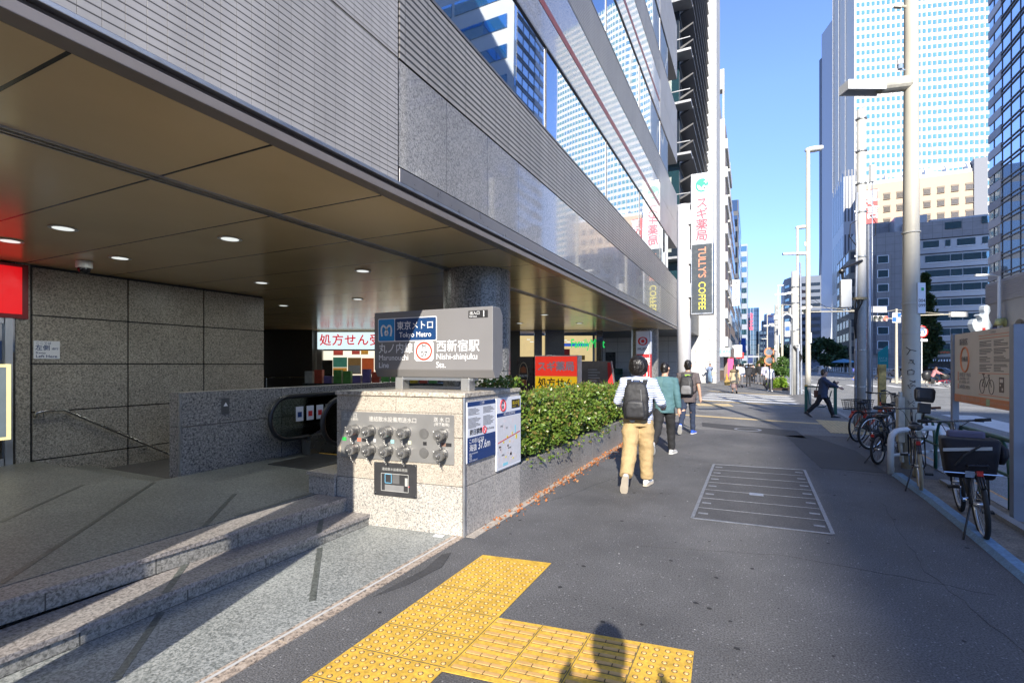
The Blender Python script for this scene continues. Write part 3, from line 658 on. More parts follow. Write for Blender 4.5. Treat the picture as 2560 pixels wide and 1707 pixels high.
pc = [(.06,.22,.16),(.22,.13,.05),(.50,.10,.03),(.65,.30,.05),(.55,.08,.06),(.62,.55,.35)]
for i, (u0, u1, v0, v1, c_) in enumerate(((833,868,893,918,0),(870,903,894,935,1),(905,935,895,935,2),(833,868,919,938,3),(834,858,876,888,4),(880,900,877,886,4),(903,921,876,886,3),(940,975,894,936,5),(940,960,876,889,2),(978,1005,894,936,3))):
    lbox(u0, u1, v0, v1, -.02-.002*i, -.01-.002*i, M('poster_%d' % c_, pc[c_], .5, var=.35, vs=3, emit=.15, ecol=pc[c_]), 'poster', ph)
lbox(872, 901, 913, 933, -.05, -.045, paper_white, 'poster', ph)
lbox(806, 832, 900, 945, -.02, -.01, glass('shop_glass', ()), 'door_glass', ph)
psn = thing('pharmacy_light_box', 'white light box with red Japanese lettering over the pharmacy window', 'sign', (base[0]+.1*sY, base[1]-.1*cY, 2.2), YAW)
a = P20(797, 873); b = P20(1000, 831); g = MB(); g.box(a[0], b[0], -.05, .1, a[2]-2.2, b[2]-2.2); g.build('panel', M('pharmacy_lightbox', (.72,.82,.86), .4, emit=.36, ecol=(.72,.92,1), var=0), psn, world=False)
def ltext(body, u, v, dy, size, m, par, d=20.8, **kw):
    p = P20(u, v, d); M0 = pm(par); o = M0 @ Vector((p[0], dy, p[2] - par.location.z)); q = M0.to_3x3()
    return text(body, o, q @ Vector((1,0,0)), (0,0,1), size, m, par, **kw)
ltext('処方せん受付', 802, 852, -.06, .50, M('red_letters', (.60,.01,.02), .5, var=0, emit=.22, ecol=(.8,.01,.02)), psn, align='LEFT', bold=.02, spacing=1.08)
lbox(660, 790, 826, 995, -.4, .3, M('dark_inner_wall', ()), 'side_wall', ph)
cs = thing('convenience_store', 'convenience store front with warm lit interior behind the round column', 'shopfront', base, YAW)
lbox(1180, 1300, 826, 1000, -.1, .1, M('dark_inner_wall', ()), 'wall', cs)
lbox(1300, 1490, 836, 1000, .9, 1.0, M('store_interior', (.50,.40,.20), .6, emit=.25, ecol=(1,.78,.4), var=.3, vs=1.2), 'interior', cs)
lbox(1490, 1506, 826, 1000, -.1, .3, glass('shop_glass', ()), 'side_glass', cs)
for u0, u1 in ((1335,1354),(1362,1379),(1379,1409)): lbox(u0, u1, 826, 1000, -.3, .1, granite('blue_pillar', (.05,.06,.08), (.11,.12,.15), (.2,.21,.25), 40, .3), 'pillar', cs)
lbox(1409, 1475, 858, 865, .2, .25, M('store_blue', (.02,.10,.6), .4, emit=.3), 'sign_stripe', cs)
ltext('FamilyMart', 1428, 859, .18, .52, M('store_green', (.02,.5,.10), .4, emit=.5), cs, align='LEFT', bold=.02, xs=.62)
lbox(1409, 1426, 872, 890, .2, .25, ink_red, 'poster', cs); lbox(1455, 1464, 888, 900, .2, .25, yel, 'poster', cs)
for (u0,v0) in ((1318,846),(1326,852),(1412,848),(1420,852),(1456,853)): lbox(u0, u0+9, v0, v0+2, .5, .55, lamp_on, 'strip_lamp', cs)
lbox(1180, 1500, 822, 828, -.15, .1, dark_alu, 'frame', cs)
sh = thing('goods_shelves', 'shelves and freezer with coloured goods seen beneath the station sign', 'shelves', (base[0]-.2, base[1]-3, .262), YAW)
rg = random.Random(5)
g = MB(); g.box(-6.2, -1, 0, .3, 0, .72); g.build('cabinet', M('cabinet_dark', (.04,.05,.05), .3), sh, world=False)
for i in range(14):
    x = -6.1 + i*.35; h = .25 + rg.random()*.3; g = MB(); g.box(x, x+.28, -.02, .2, .72, .72+h)
    cc = rg.choice([(.5,.35,.03),(.1,.3,.08),(.4,.42,.42),(.15,.12,.35),(.45,.08,.05)]); g.build('goods', M('goods_%d' % (int(cc[0]*100)), cc, .5, var=.3), sh, world=False)
g = MB(); g.tube([(-9.3, -2.2, .92), (-1.5, -2.2, .92)], .02, 8)
for i in range(6): g.tube([(-9.2+i*1.5, -2.2, 0), (-9.2+i*1.5, -2.2, .92)], .015, 6)
tag(g.build('barrier_rail', steel), 'steel barrier rail across the hall before the pharmacy', 'barrier').location = (base[0], base[1], .262); bpy.data.objects['barrier_rail'].rotation_euler.z = YAW
# ================================================================ planter block with station sign, standpipe plate and maps
pl = thing('granite_planter', 'speckled granite planter block and low kerb wall running along the sidewalk', 'planter', (-2.6, 4.2, 0))
pg_l = granite('planter_granite_upper', (.22,.195,.165), (.39,.345,.285), (.53,.48,.40), 85, .5)
pg_d = granite('planter_granite_lower', (.15,.15,.15), (.38,.36,.325), (.58,.54,.475), 72, .5)
pg_s = granite('planter_granite_side', (.19,.185,.175), (.35,.33,.30), (.51,.475,.43), 62, .45)
FL = Vector((-3.95, 3.92, 0)); FR = Vector((-2.48, 4.08, 0)); ex = (FR-FL).normalized(); en = Vector((ex.y, -ex.x, 0))
def fp(t, z, o=0.0):
    """point on the planter front: t metres from the right corner, height z, o proud of it"""
    return FR - ex*t + en*o + Vector((0,0,z))
FWID = (FR-FL).length
g = MB(); g.prism([(FL.x+.02,FL.y+.02),(FR.x-.02,FR.y+.02),(-2.50,5.31),(-3.95,5.31)], (0,0,.0), (1,0,0), (0,1,0), (0,0,1.33)); g.build('core', pg_s, pl)
def fslab(t0, t1, z0, z1, m, name='stone_slab', th=.02, par=None):
    g = MB(); a, b, c, d = fp(t1,z0,0), fp(t0,z0,0), fp(t0,z1,0), fp(t1,z1,0); k = -en*th
    g.add([a,b,c,d,a+k,b+k,c+k,d+k], [(0,1,2,3),(7,6,5,4),(4,5,1,0),(5,6,2,1),(6,7,3,2),(7,4,0,3)]); return g.build(name, m, par or pl)
g = MB()
rows = [(0.005,.475,1),(.482,.945,0),(.952,1.178,0),(1.182,1.335,0)]
for z0, z1, k in rows:
    for t0, t1 in ((.02,.755),(.759,FWID)): fslab(t0, t1, z0, z1, pg_d if k else pg_l)
    for y0, y1 in ((4.10,4.69),(4.694,5.33)):
        gg = MB(); gg.box(-2.50, -2.48, y0, y1, z0, z1 if z0 != .952 else 1.178); gg.build('stone_slab', pg_s, pl)
g = MB(); g.cyl((FR.x-.006, FR.y+.008, .0), (FR.x-.006, FR.y+.008, 1.335), .016, .016, 10); g.build('corner_trim', alu, pl)
g = MB(); g.prism([(FL.x-.01,FL.y-.02),(FR.x+.015,FR.y-.018),(-2.465,5.33),(-3.96,5.33)], (0,0,1.337), (1,0,0), (0,1,0), (0,0,.042)); g.build('coping', granite('coping_granite', (.2,.18,.15), (.42,.37,.30), (.6,.55,.46), 40, .5), pl, bevel=.004)
g = MB(); g.box(-4.34, -3.97, 3.90, 4.3, .262, .46); g.build('side_block', pg_d, pl)
g = MB(); g.box(-4.36, -3.955, 3.88, 4.3, .461, .50); g.build('side_block_cap', pg_l, pl)
g = MB()
for i in range(6): g.prism([(0,0),(.14,0),(.14,.47),(0,.47)], (-2.62, 5.335+i*1.0, 0), (1,0,0), (0,0,1), (0,.995,0))
g.box(-4.6, -4.46, 5.34, 11.3, 0, .5); g.box(-4.46, -2.62, 11.2, 11.3, 0, .47); g.build('low_wall', granite('low_wall_side_granite', (.10,.10,.10), (.23,.22,.205), (.38,.365,.34), 50, .5), pl)
g = MB(); g.box(-4.46, -2.62, 5.34, 11.2, .05, .42); g.build('soil', M('soil', (.05,.035,.025), .95, var=.3), pl)

# standpipe plate: brushed steel, eleven outlets in two rows
sp = thing('standpipe_plate', 'brushed steel fire standpipe plate with two rows of capped outlets on the planter front', 'standpipe', tuple(fp(.8,.7)))
bsteel = M('standpipe_steel', (.30,.295,.285), .40, .45, var=.14, vs=2.0); cap_m = M('cap_steel', (.25,.245,.235), .32, .6, var=.12, vs=12)
def fbox(t0, t1, z0, z1, o0, o1, m, name, par, bev=0):
    g = MB(); pts = []
    for o in (o0, o1): pts += [fp(t1,z0,o), fp(t0,z0,o), fp(t0,z1,o), fp(t1,z1,o)]
    g.add(pts, [(3,2,1,0),(4,5,6,7),(0,1,5,4),(1,2,6,5),(2,3,7,6),(3,0,4,7)]); return g.build(name, m, par, bevel=bev)
fbox(.105, 1.42, .685, 1.165, .0, .012, bsteel, 'plate', sp, .003)
def outlet(t, z, flat=False):
    c0 = fp(t,z,.012)
    if flat:
        g = MB(); g.cyl(c0, fp(t,z,.02), .052, .05, 28); o = g.build('blank_disc', cap_m, sp); return
    g = MB(); g.cyl(c0, fp(t,z,.03), .062, .058, 24); g.cyl(fp(t,z,.03), fp(t,z,.085), .05, .05, 24); o = g.build('outlet', cap_m, sp)
    c = MB(); c.cyl(fp(t,z,.0851), fp(t,z,.115), .056, .054, 24); c.cyl(fp(t,z,.115), fp(t,z,.135), .03, .026, 16); c.sph(fp(t,z,.14), .017, 10, 6)
    for a in (.6, 2.7, 4.8): c.cyl(fp(t+.05*math.cos(a), z+.05*math.sin(a), .1), fp(t+.068*math.cos(a), z+.068*math.sin(a), .1), .010, .010, 8)
    c.build('cap', cap_m, o)
    ch = MB()
    for k in range(6):
        q = fp(t + .006*math.sin(k*2.1) , z - .03 - k*.019, .115 - k*.012); ch.tube([q + Vector((0,0,.009)), q + ex*.006, q - Vector((0,0,.009)), q - ex*.006], .0035, 5, closed=True)
    ch.build('chain', cap_m, o)
tx = [1.24, 1.045, .84, .635, .43, .225]
for t in tx:
    for z in (.975, .785): outlet(t, z, flat=(t == .43))
for t, m, w in ((1.375, M('tag_green', (.03,.45,.08), .5), .05), (1.19, M('tag_salmon', (.6,.16,.10), .5), .045), (1.13, ink_black, .05), (.79, M('tag_teal', (.3,.6,.58), .5), .04), (.59, M('tag_cream', (.6,.62,.45), .5), .035), (.42, ink_black, .04), (.16, ink_black, .06), (.215, M('tag_brown', (.22,.13,.10), .5), .05), (1.0, M('tag_grey', (.5,.5,.5), .5), .03)):
    fbox(t-w/2, t+w/2, .86, .895, .012, .0145, m, 'label_tag', sp)
eng = M('engraved_pale', (.62,.60,.56), .5, var=0)
for body, t, z, s_ in (('送 水 口', 1.30, 1.125, .048), ('(連結送水管用)', 1.30, 1.085, .030), ('連結散水設備用送水口', .79, 1.095, .056), ('送 水 口', .235, 1.115, .050), ('(地下散用)', .235, 1.07, .036)):
    text(body, fp(t, z, .0135), ex, (0,0,1), s_, eng, sp, bold=.004)
# dark diagram plate below
dp = thing('diagram_plate', 'dark metal plate with an engraved floor diagram below the standpipe outlets', 'plate', tuple(fp(.75,.5)))
fbox(.515, 1.01, .325, .66, .0, .012, M('diagram_dark', (.055,.055,.058), .35, .3, var=.15), 'plate', dp, .002)
lt = M('diagram_lines', (.42,.42,.40), .5, var=0); lb = M('diagram_blue', (.15,.42,.62), .5, var=0)
def frect(t0, t1, z0, z1, w, m, par):
    for a in ((t0,t1,z0,z0+w),(t0,t1,z1-w,z1),(t0,t0+w,z0,z1),(t1-w,t1,z0,z1)): fbox(*a, .012, .0132, m, 'diagram_line', par)
frect(.605, .925, .375, .555, .005, lt, dp); frect(.80, .88, .455, .55, .006, lb, dp)
fbox(.71, .79, .455, .55, .012, .013, M('diagram_grey', (.11,.11,.11), .5), 'diagram_patch', dp); fbox(.66, .88, .38, .44, .012, .013, M('diagram_grey2', (.2,.2,.2), .5), 'diagram_patch', dp)
fbox(.615, .645, .44, .52, .012, .0135, lt, 'diagram_patch', dp); fbox(.595,.605,.43,.442,.012,.0135, ink_red, 'diagram_mark', dp)
text('連結散水設備系統図', fp(.765, .595, .0135), ex, (0,0,1), .033, lt, dp)
for t, z in ((.53,.64),(.995,.64),(.53,.345),(.995,.345)):
    g = MB(); g.cyl(fp(t,z,.012), fp(t,z,.016), .008, .008, 10); g.build('screw', chrome, dp)

# boards on the sidewalk side of the planter
SX = -2.475
def sbox(y0, y1, z0, z1, x0, x1, m, name, par): 
    g = MB(); g.box(SX+x0, SX+x1, y0, y1, z0, z1); return g.build(name, m, par)
SU, SWv = (0,1,0), (0,0,1)
b1 = thing('notice_board', 'white and blue notice board marked 37.6m on the planter side', 'notice board', (SX, 4.4, 1))
sbox(4.105, 4.685, .70, 1.29, 0, .012, paper_white, 'panel', b1)
sbox(4.106, 4.684, 1.245, 1.289, .0121, .0135, ink_navy, 'header', b1); sbox(4.106, 4.684, .701, .945, .0121, .0135, ink_navy, 'blue_field', b1)
xx = SX + .0145
text('ご注意', (xx, 4.395, 1.267), SU, SWv, .032, ink_white, b1)
text('終日禁煙', (xx, 4.15, .99), SU, SWv, .062, ink_black, b1, align='LEFT', bold=.01)
text('No Smoking', (xx, 4.49, .995), SU, SWv, .032, ink_black, b1, align='LEFT')
g = MB(); g.tube([(SX+.014, 4.445+.035*math.cos(a*.5236), .99+.035*math.sin(a*.5236)) for a in range(12)], .005, 6, closed=True); g.tube([(SX+.014,4.42,1.015),(SX+.014,4.47,.965)], .005, 6); g.build('no_smoking_mark', ink_red, b1)
text('この出入口は', (xx, 4.135, .905), SU, SWv, .05, ink_white, b1, align='LEFT', bold=.01)
text('海抜', (xx, 4.14, .835), SU, SWv, .075, ink_white, b1, align='LEFT', bold=.008); text('37.6m', (xx, 4.31, .845), SU, SWv, .115, ink_white, b1, align='LEFT', bold=.012, xs=.9)
text('Above sea level', (xx, 4.14, .785), SU, SWv, .026, ink_white, b1, align='LEFT'); text('海拔\n해발', (xx, 4.14, .75), SU, SWv, .026, ink_white, b1, align='LEFT')
text('東京地下鉄株式会社', (xx, 4.14, .715), SU, SWv, .018, ink_white, b1, align='LEFT')
g = MB(); rg = random.Random(4)
for col, y0 in ((0, 4.125), (1, 4.42)):
    for j in range(17):
        if j in (6, 7): continue
        z = 1.225 - j*.0115; y = y0
        L = (.24 if j % 4 else .18)*rg.uniform(.75, 1)
        while y < y0 + L:
            w = rg.uniform(.004, .009); g.box(SX+.0121, SX+.0128, y, y+w, z-.0075, z-.001); y += w + .002
g.build('small_print', ink_grey, b1)
b2 = thing('area_map_board', 'white area map board with exit 1 mark on the planter side next to the hedge', 'map board', (SX, 5, 1))
sbox(4.71, 5.325, .51, 1.29, 0, .014, paper_white, 'panel', b2)
sbox(4.711, 5.324, 1.085, 1.125, .0141, .0155, ink_navy, 'header', b2); sbox(5.08, 5.30, 1.155, 1.255, .0141, .0155, ink_black, 'exit_field', b2)
ylw = M('sign_yellow', (.75,.60,.02), .5, var=0)
text('出入口', (SX+.017, 5.095, 1.215), SU, SWv, .046, ylw, b2, align='LEFT', bold=.01); text('Entrance', (SX+.017, 5.095, 1.178), SU, SWv, .026, ylw, b2, align='LEFT'); text('1', (SX+.017, 5.265, 1.205), SU, SWv, .10, ylw, b2, bold=.02)
text('駅出入口周辺案内図', (SX+.0165, 5.02, 1.105), SU, SWv, .032, ink_white, b2)
g = MB(); g.tube([(SX+.016, 4.86+.06*math.cos(a*.3927), 1.205+.06*math.sin(a*.3927)) for a in range(16)], .008, 6, closed=True); g.build('station_ring', ink_red, b2)
text('M', (SX+.017, 4.86, 1.228), SU, SWv, .042, ink_black, b2, bold=.015); text('07', (SX+.017, 4.86, 1.183), SU, SWv, .048, ink_black, b2, bold=.015)
mapg = M('map_ground', (.62,.62,.64), .5, var=.06, vs=20); sbox(4.73, 5.31, .535, 1.075, .0141, .0148, mapg, 'map', b2)
g = MB(); rg = random.Random(9)
for i in range(24): 
    y = rg.uniform(4.74, 5.24); z = rg.uniform(.55, 1.02); g.box(SX+.0148, SX+.0152, y, y+rg.uniform(.02,.07), z, z+rg.uniform(.02,.06))
g.build('map_blocks', M('map_block', (.66,.60,.60), .5, var=.1, vs=30), b2)
g = MB(); g.prism([(4.74,.80),(5.3,.87),(5.3,.88),(4.74,.81)], (SX+.0153,0,0), (0,1,0), (0,0,1), (.0008,0,0)); g.build('map_route', ink_red, b2)
g = MB()
for y, z, w, h in ((4.86,.79,.03,.02),(4.95,.84,.04,.02),(5.08,.86,.025,.03),(5.02,.78,.02,.02),(5.18,.80,.04,.05),(4.92,.62,.025,.02),(5.1,.58,.03,.02)): g.box(SX+.0153, SX+.016, y, y+w, z, z+h)
g.build('map_marks', ylw, b2)
g = MB(); g.box(SX+.0153,SX+.016,5.16,5.19,.86,.96); g.box(SX+.0153,SX+.016,4.86,4.98,.54,.57); g.build('map_water', M('map_cyan', (.25,.62,.72), .5, var=0), b2)
for (y, z, b_) in ((4.83,.98,'新宿区'),(4.95,.95,'中野'),(4.86,.66,'西新宿'),(5.03,.72,'都庁通り')): text(b_, (SX+.0165, y, z), SU, SWv, .022, ink_black, b2)

# station sign on two posts
sg = thing('station_sign', 'grey station name sign with blue logo field standing on the granite planter', 'sign', (-3.05, 4.42, 1.38))
SY = 4.36
sgrey = M('sign_grey', (.20,.195,.195), .42, var=.04, vs=2)
x0, x1, z0, z1 = -3.83, -2.32, 1.60, 2.235
g = MB(); prof = [(0,z0),(0,z1),(.16,z1+.0),(.22,z1-.07),(.22,z0+.02),(.13,z0-.085),(.05,z0-.085)]
g.prism([(p[0], p[1]) for p in prof], (x0, SY, 0), (0,1,0), (0,0,1), (x1-x0,0,0)); g.build('housing', sgrey, sg, bevel=.006)
g = MB(); g.box(x0+.3, x1-.25, SY+.04, SY+.14, z0-.115, z0-.086); g.build('base_rail', alu, sg)
for px in (-3.51, -2.66):
    g = MB(); g.box(px-.05, px+.05, SY+.03, SY+.15, 1.379, z0-.086); g.build('post', M('post_steel', (.48,.47,.45), .3, .7, var=.05), sg, bevel=.004)
fy = SY - .004
def sgr(xa, xb, za, zb, m, d, name='field', rr=.03):
    pts = []
    for cx, cz, a0 in ((xb-rr,za+rr,-90),(xb-rr,zb-rr,0),(xa+rr,zb-rr,90),(xa+rr,za+rr,180)):
        for k in range(5): a = R(a0 + k*22.5); pts.append((cx+rr*math.cos(a), cz+rr*math.sin(a)))
    g = MB(); g.prism(pts, (0, SY-d, 0), (1,0,0), (0,0,1), (0, .0016, 0)); return g.build(name, m, sg)
sgr(-3.775, -2.985, 1.905, 2.165, ink_white, .0025, rr=.02); sgr(-3.765, -3.545, 1.915, 2.155, M('metro_cyan', (.0,.24,.58), .4, var=0), .0045, rr=.014); sgr(-3.535, -2.995, 1.915, 2.155, M('metro_navy', (.008,.045,.145), .4, var=0), .0045, rr=.014)
TU, TW = (1,0,0), (0,0,1)
text('東京メトロ', (-3.265, SY-.006, 2.07), TU, TW, .098, ink_white, sg, bold=.012); text('Tokyo Metro', (-3.265, SY-.006, 1.975), TU, TW, .078, ink_white, sg, bold=.012)
hp = []
for k in range(25):
    a = R(-205 + k*230/24); hp.append((math.cos(a)*.036, math.sin(a)*.05))
g = MB(); w_ = .014
def ribbon(g, pts, w, y):
    L = len(pts)
    for i in range(L-1):
        a = Vector((pts[i][0], 0, pts[i][1])); b = Vector((pts[i+1][0], 0, pts[i+1][1])); d = (b-a).normalized(); n = Vector((-d.z, 0, d.x))*w/2
        g.add([(p.x, y, p.z) for p in (a-n, b-n, b+n, a+n)], [(0,1,2,3)])
cx, cz = -3.655, 2.03
heart = [(-.052,-.055),(-.062,-.01),(-.058,.032),(-.038,.05),(-.015,.035),(.012,-.01),(.018,-.032),(0,-.045),(-.018,-.032),(-.012,-.01),(.015,.035),(.038,.05),(.058,.032),(.062,-.01),(.052,-.055)]
ribbon(g, [(cx+a*1.15, cz+b*1.15) for a, b in heart], .021, SY-.0062); g.build('logo_mark', ink_white, sg)
sgr(-2.60, -2.375, 2.125, 2.20, ink_black, .0025, rr=.004)
text('出入口', (-2.585, SY-.005, 2.172), TU, TW, .040, ink_white, sg, align='LEFT', bold=.01); text('Entrance', (-2.585, SY-.005, 2.140), TU, TW, .024, ink_white, sg, align='LEFT', bold=.01); text('1', (-2.42, SY-.005, 2.16), TU, TW, .085, ink_white, sg, bold=.015)
text('丸ノ内線', (-3.765, SY-.004, 1.825), TU, TW, .118, ink_white, sg, align='LEFT', bold=.012); text('Marunouchi', (-3.765, SY-.004, 1.728), TU, TW, .086, ink_white, sg, align='LEFT', bold=.012); text('Line', (-3.765, SY-.004, 1.645), TU, TW, .086, ink_white, sg, align='LEFT', bold=.012)
sgr(-3.275, -3.025, 1.69, 1.905, ink_white, .0025, rr=.04)
ou = [(-3.15+.097*math.cos(a*.2618), 1.797+.090*math.sin(a*.2618)) for a in range(25)]; g = MB(); ribbon(g, ou, .020, SY-.0045); g.build('line_ring', M('line_red', (.72,.06,.03), .4, var=0), sg)
text('M', (-3.15, SY-.005, 1.843), TU, TW, .070, ink_black, sg, bold=.008); text('07', (-3.15, SY-.005, 1.762), TU, TW, .088, ink_black, sg, bold=.008)
text('西新宿駅', (-2.995, SY-.004, 1.838), TU, TW, .132, ink_white, sg, align='LEFT', bold=.012); text('Nishi-shinjuku', (-2.995, SY-.004, 1.735), TU, TW, .088, ink_white, sg, align='LEFT', bold=.012); text('Sta.', (-2.995, SY-.004, 1.648), TU, TW, .088, ink_white, sg, align='LEFT', bold=.012)

# hedge
hg = thing('clipped_hedge', 'dense clipped green hedge in the granite planter', 'hedge', (-3.1, 8, .45))
lv = leafmat('hedge_leaves', [(.045,.095,.015),(.11,.19,.025),(.20,.30,.05),(.07,.14,.02),(.20,.30,.05),(.13,.23,.03),(.30,.22,.07),(.16,.26,.04)], .32)
rg = random.Random(2); g = MB()
def hshape(y):
    """outer x, top z of the clipped form at y"""
    q = .5 + .5*math.sin(y*2.3) ; k = min(1, max(0, (y-5.25)/.5))
    return (-2.46 + .04*math.sin(y*3.1)+.04*math.sin(y*7.7), 1.25 + .04*math.sin(y*1.7) + .03*math.sin(y*5.3))
NL = 24000
for i in range(NL):
    y = 5.32 + 5.9*rg.random()**1.25
    xo, zt = hshape(y); s_ = .026 + .042*rg.random()**1.5 + .002*(y-5)
    f = rg.random()
    if f < .62:   # street face, bulging
        z = .47 + (zt-.53)*rg.random() + .06; bul = .10*math.sin((z-.45)/(zt-.45)*math.pi)**.7
        lump = .10*mnoise.noise(Vector((y*3.2, z*3.2, 3))) + .05*mnoise.noise(Vector((y*8, z*8, 7)))
        x = xo - .10 + bul + lump - abs(rg.gauss(0,.035))
        if z > zt - .12: x -= (z-zt+.12)*.7
        p = (x, y, z)
    elif f < .9:  # top
        x = xo - .05 - 1.25*rg.random(); z = zt - .02 - .10*(xo-x) + .06*mnoise.noise(Vector((x*3, y*3, 0))) - abs(rg.gauss(0,.03)); p = (x, y, z)
    else:         # near end
        y = 5.34 + .12*rg.random(); x = xo - 1.2*rg.random(); z = .6 + .75*rg.random(); p = (x, y, z)
    leaf(g, p, s_, rg)
for i in range(420):   # sprigs hanging over the wall and sticking up
    y = 5.4 + 5.5*rg.random(); xo, zt = hshape(y)
    if rg.random() < .5: p = (xo + .03*rg.random(), y, .36 + .16*rg.random())
    else: p = (xo - rg.random()*1.0, y, zt + .03*rg.random())
    leaf(g, p, .05, rg)
for i in range(300):   # small plants behind the coping
    p = (-2.52 - .55*rg.random()**1.3, 5.15 + .35*rg.random(), 1.38 + .13*rg.random()**1.5); leaf(g, p, .05, rg)
g.build('foliage', lv, hg)
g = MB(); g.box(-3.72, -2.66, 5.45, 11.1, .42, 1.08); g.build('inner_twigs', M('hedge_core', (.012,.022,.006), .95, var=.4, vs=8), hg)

g = MB(); rg = random.Random(21)
for i in range(260):
    y = 5.4 + 5.6*rg.random(); xo, zt = hshape(y); z = rg.uniform(.5, zt); p = Vector((xo-.16, y, z)); d = Vector((rg.uniform(.2,1), rg.gauss(0,.5), rg.gauss(.4,.5))).normalized()
    if rg.random() < .3: p = Vector((xo-rg.random(), y, zt-.12)); d = Vector((rg.gauss(0,.3), rg.gauss(0,.3), 1)).normalized()
    g.tube([p, p+d*.1, p+d*.2+Vector((0,0,.02))], [.004,.003,.0015], 4)
g.build('twig', M('twig_brown', (.10,.065,.035), .8), hg)
# signs behind the hedge
dsg = thing('pharmacy_street_sign', 'red and yellow pharmacy light box sign rising behind the hedge', 'sign', (-4.3, 11.5, .3))
SYD = 11.45
g = MB(); g.box(-4.91, -3.77, SYD, SYD+.3, .3, 1.885); g.build('housing', alu, dsg, bevel=.01)
g = MB(); g.box(-4.885, -3.795, SYD-.012, SYD-.001, 1.375, 1.86); g.build('red_panel', M('panel_red', (.78,.045,.02), .4, emit=.25, ecol=(.9,.04,.02), var=0), dsg)
g = MB(); g.box(-4.885, -3.795, SYD-.012, SYD-.001, .4, 1.37); g.build('yellow_panel', M('panel_yellow', (.85,.50,.01), .4, emit=.22, ecol=(.95,.55,.01), var=0), dsg)
text('スギ薬局', (-4.34, SYD-.016, 1.60), TU, TW, .245, ink_white, dsg, bold=.045); text('処方せん', (-4.34, SYD-.016, 1.20), TU, TW, .235, ink_black, dsg, bold=.03)
bsg = thing('black_coffee_sign', 'black box sign with an oval coffee emblem behind the hedge', 'sign', (-5.2, 11.5, .3))
g = MB(); g.box(-5.40, -4.95, SYD+.02, SYD+.5, .3, 1.86); g.build('housing', M('sign_black', (.025,.025,.027), .3), bsg)
g = MB(); g.prism([(-5.22+.125*math.cos(k*.3927), 1.42+.30*math.sin(k*.3927)) for k in range(16)], (0, SYD+.012, 0), (1,0,0), (0,0,1), (0,.006,0)); g.build('emblem', M('emblem_cream', (.5,.42,.28), .5), bsg)
g = MB(); g.prism([(-5.22+.112*math.cos(k*.3927), 1.42+.285*math.sin(k*.3927)) for k in range(16)], (0, SYD+.006, 0), (1,0,0), (0,0,1), (0,.005,0)); g.build('emblem', ink_black, bsg)
g = MB()
for k in range(5): g.box(-5.29+k*.034, -5.275+k*.034, SYD+.002, SYD+.005, 1.45, 1.62-.02*abs(k-2)); g.box(-5.29+k*.034, -5.275+k*.034, SYD+.002, SYD+.005, 1.16, 1.28)
g.build('emblem_stripes', M('emblem_orange', (.5,.14,.04), .5), bsg); text("TULLY'S", (-5.22, SYD+.003, 1.37), TU, TW, .075, ink_white, bsg, xs=.85, bold=.01)
msg = thing('slanted_metal_sign', 'slanted grey metal sign board beside the red and yellow sign', 'sign', (-4.3, 14, .3))
g = MB(); g.prism([(-4.62,.3),(-4.68,1.76),(-3.62,1.76),(-3.42,.3)], (0,14.0,0), (1,0,0), (0,0,1), (0,.12,0)); g.build('panel', M('metal_sign', (.22,.20,.195), .35, .6), msg, bevel=.01)
g = MB(); g.prism([(-3.70,.9),(-3.73,1.72),(-3.64,1.72),(-3.53,.9)], (0,13.995,0), (1,0,0), (0,0,1), (0,.004,0)); g.build('red_edge', ink_red, msg)
g = MB()
for j in range(6): g.box(-4.3, -4.3+.35-(j%2)*.08, 13.994, 13.998, 1.1+j*.08, 1.125+j*.08)
g.build('print_lines', M('print_pale', (.45,.45,.45), .5), msg)
mu = thing('bank_pylon', 'white and red bank pylon standing at the end of the covered walkway', 'sign', (-3.3, 17.2, 0))
g = MB(); g.box(-3.55, -3.08, 17.0, 17.32, .0, 2.80); g.build('housing', alu, mu, bevel=.01)
g = MB(); g.box(-3.525, -3.105, 16.985, 16.999, 2.02, 2.77); g.box(-3.079,-3.07,17.03,17.29,2.02,2.77); g.build('white_panel', paper_white, mu)
g = MB(); g.box(-3.525, -3.105, 16.985, 16.999, .2, 2.015); g.box(-3.079,-3.07,17.03,17.29,.2,2.015); g.build('red_panel', M('bank_red', (.72,.03,.035), .4, var=0), mu)
g = MB(); 
for k, a0 in enumerate((40, 220)): ribbon(g, [(-3.315+.135*math.cos(R(a0-90+i*12)), 2.45+.125*math.sin(R(a0-90+i*12))) for i in range(9)], .055, 16.98)
ribbon(g, [(-3.315+.14*math.cos(R(i*15)), 2.45+.125*math.sin(R(i*15))) for i in range(25)], .035, 16.979)
g.prism([(-3.315+.06*math.cos(k*.5236), 2.45+.06*math.sin(k*.5236)) for k in range(12)], (0,16.978,0), (1,0,0), (0,0,1), (0,.003,0)); g.build('emblem', M('bank_red', ()), mu)
text('MUFG', (-3.315, 16.98, 2.18), TU, TW, .13, ink_black, mu, bold=.015); text('三菱', (-3.315, 16.98, 1.75), TU, TW, .26, ink_white, mu, bold=.02); text('UFJ\n銀行', (-3.315, 16.98, 1.25), TU, TW, .24, ink_white, mu, bold=.02)
# unseen slab added to cast the shadow on the steps and planter foot
tt = thing('added_shade_totem', 'slim dark slab added out of view to shade the entrance steps', 'sign', (-2.9, .25, 0))
g = MB(); g.prism([(-3.18,.30),(-2.62,.15),(-2.60,.24),(-3.16,.39)], (0,0,0), (1,0,0), (0,1,0), (0,0,2.9)); g.build('body', dark_alu, tt, bevel=.01)
pole_conc = M('pole_concrete_pale', (.47,.47,.45), .7, var=.15, vs=3, fine=.1)
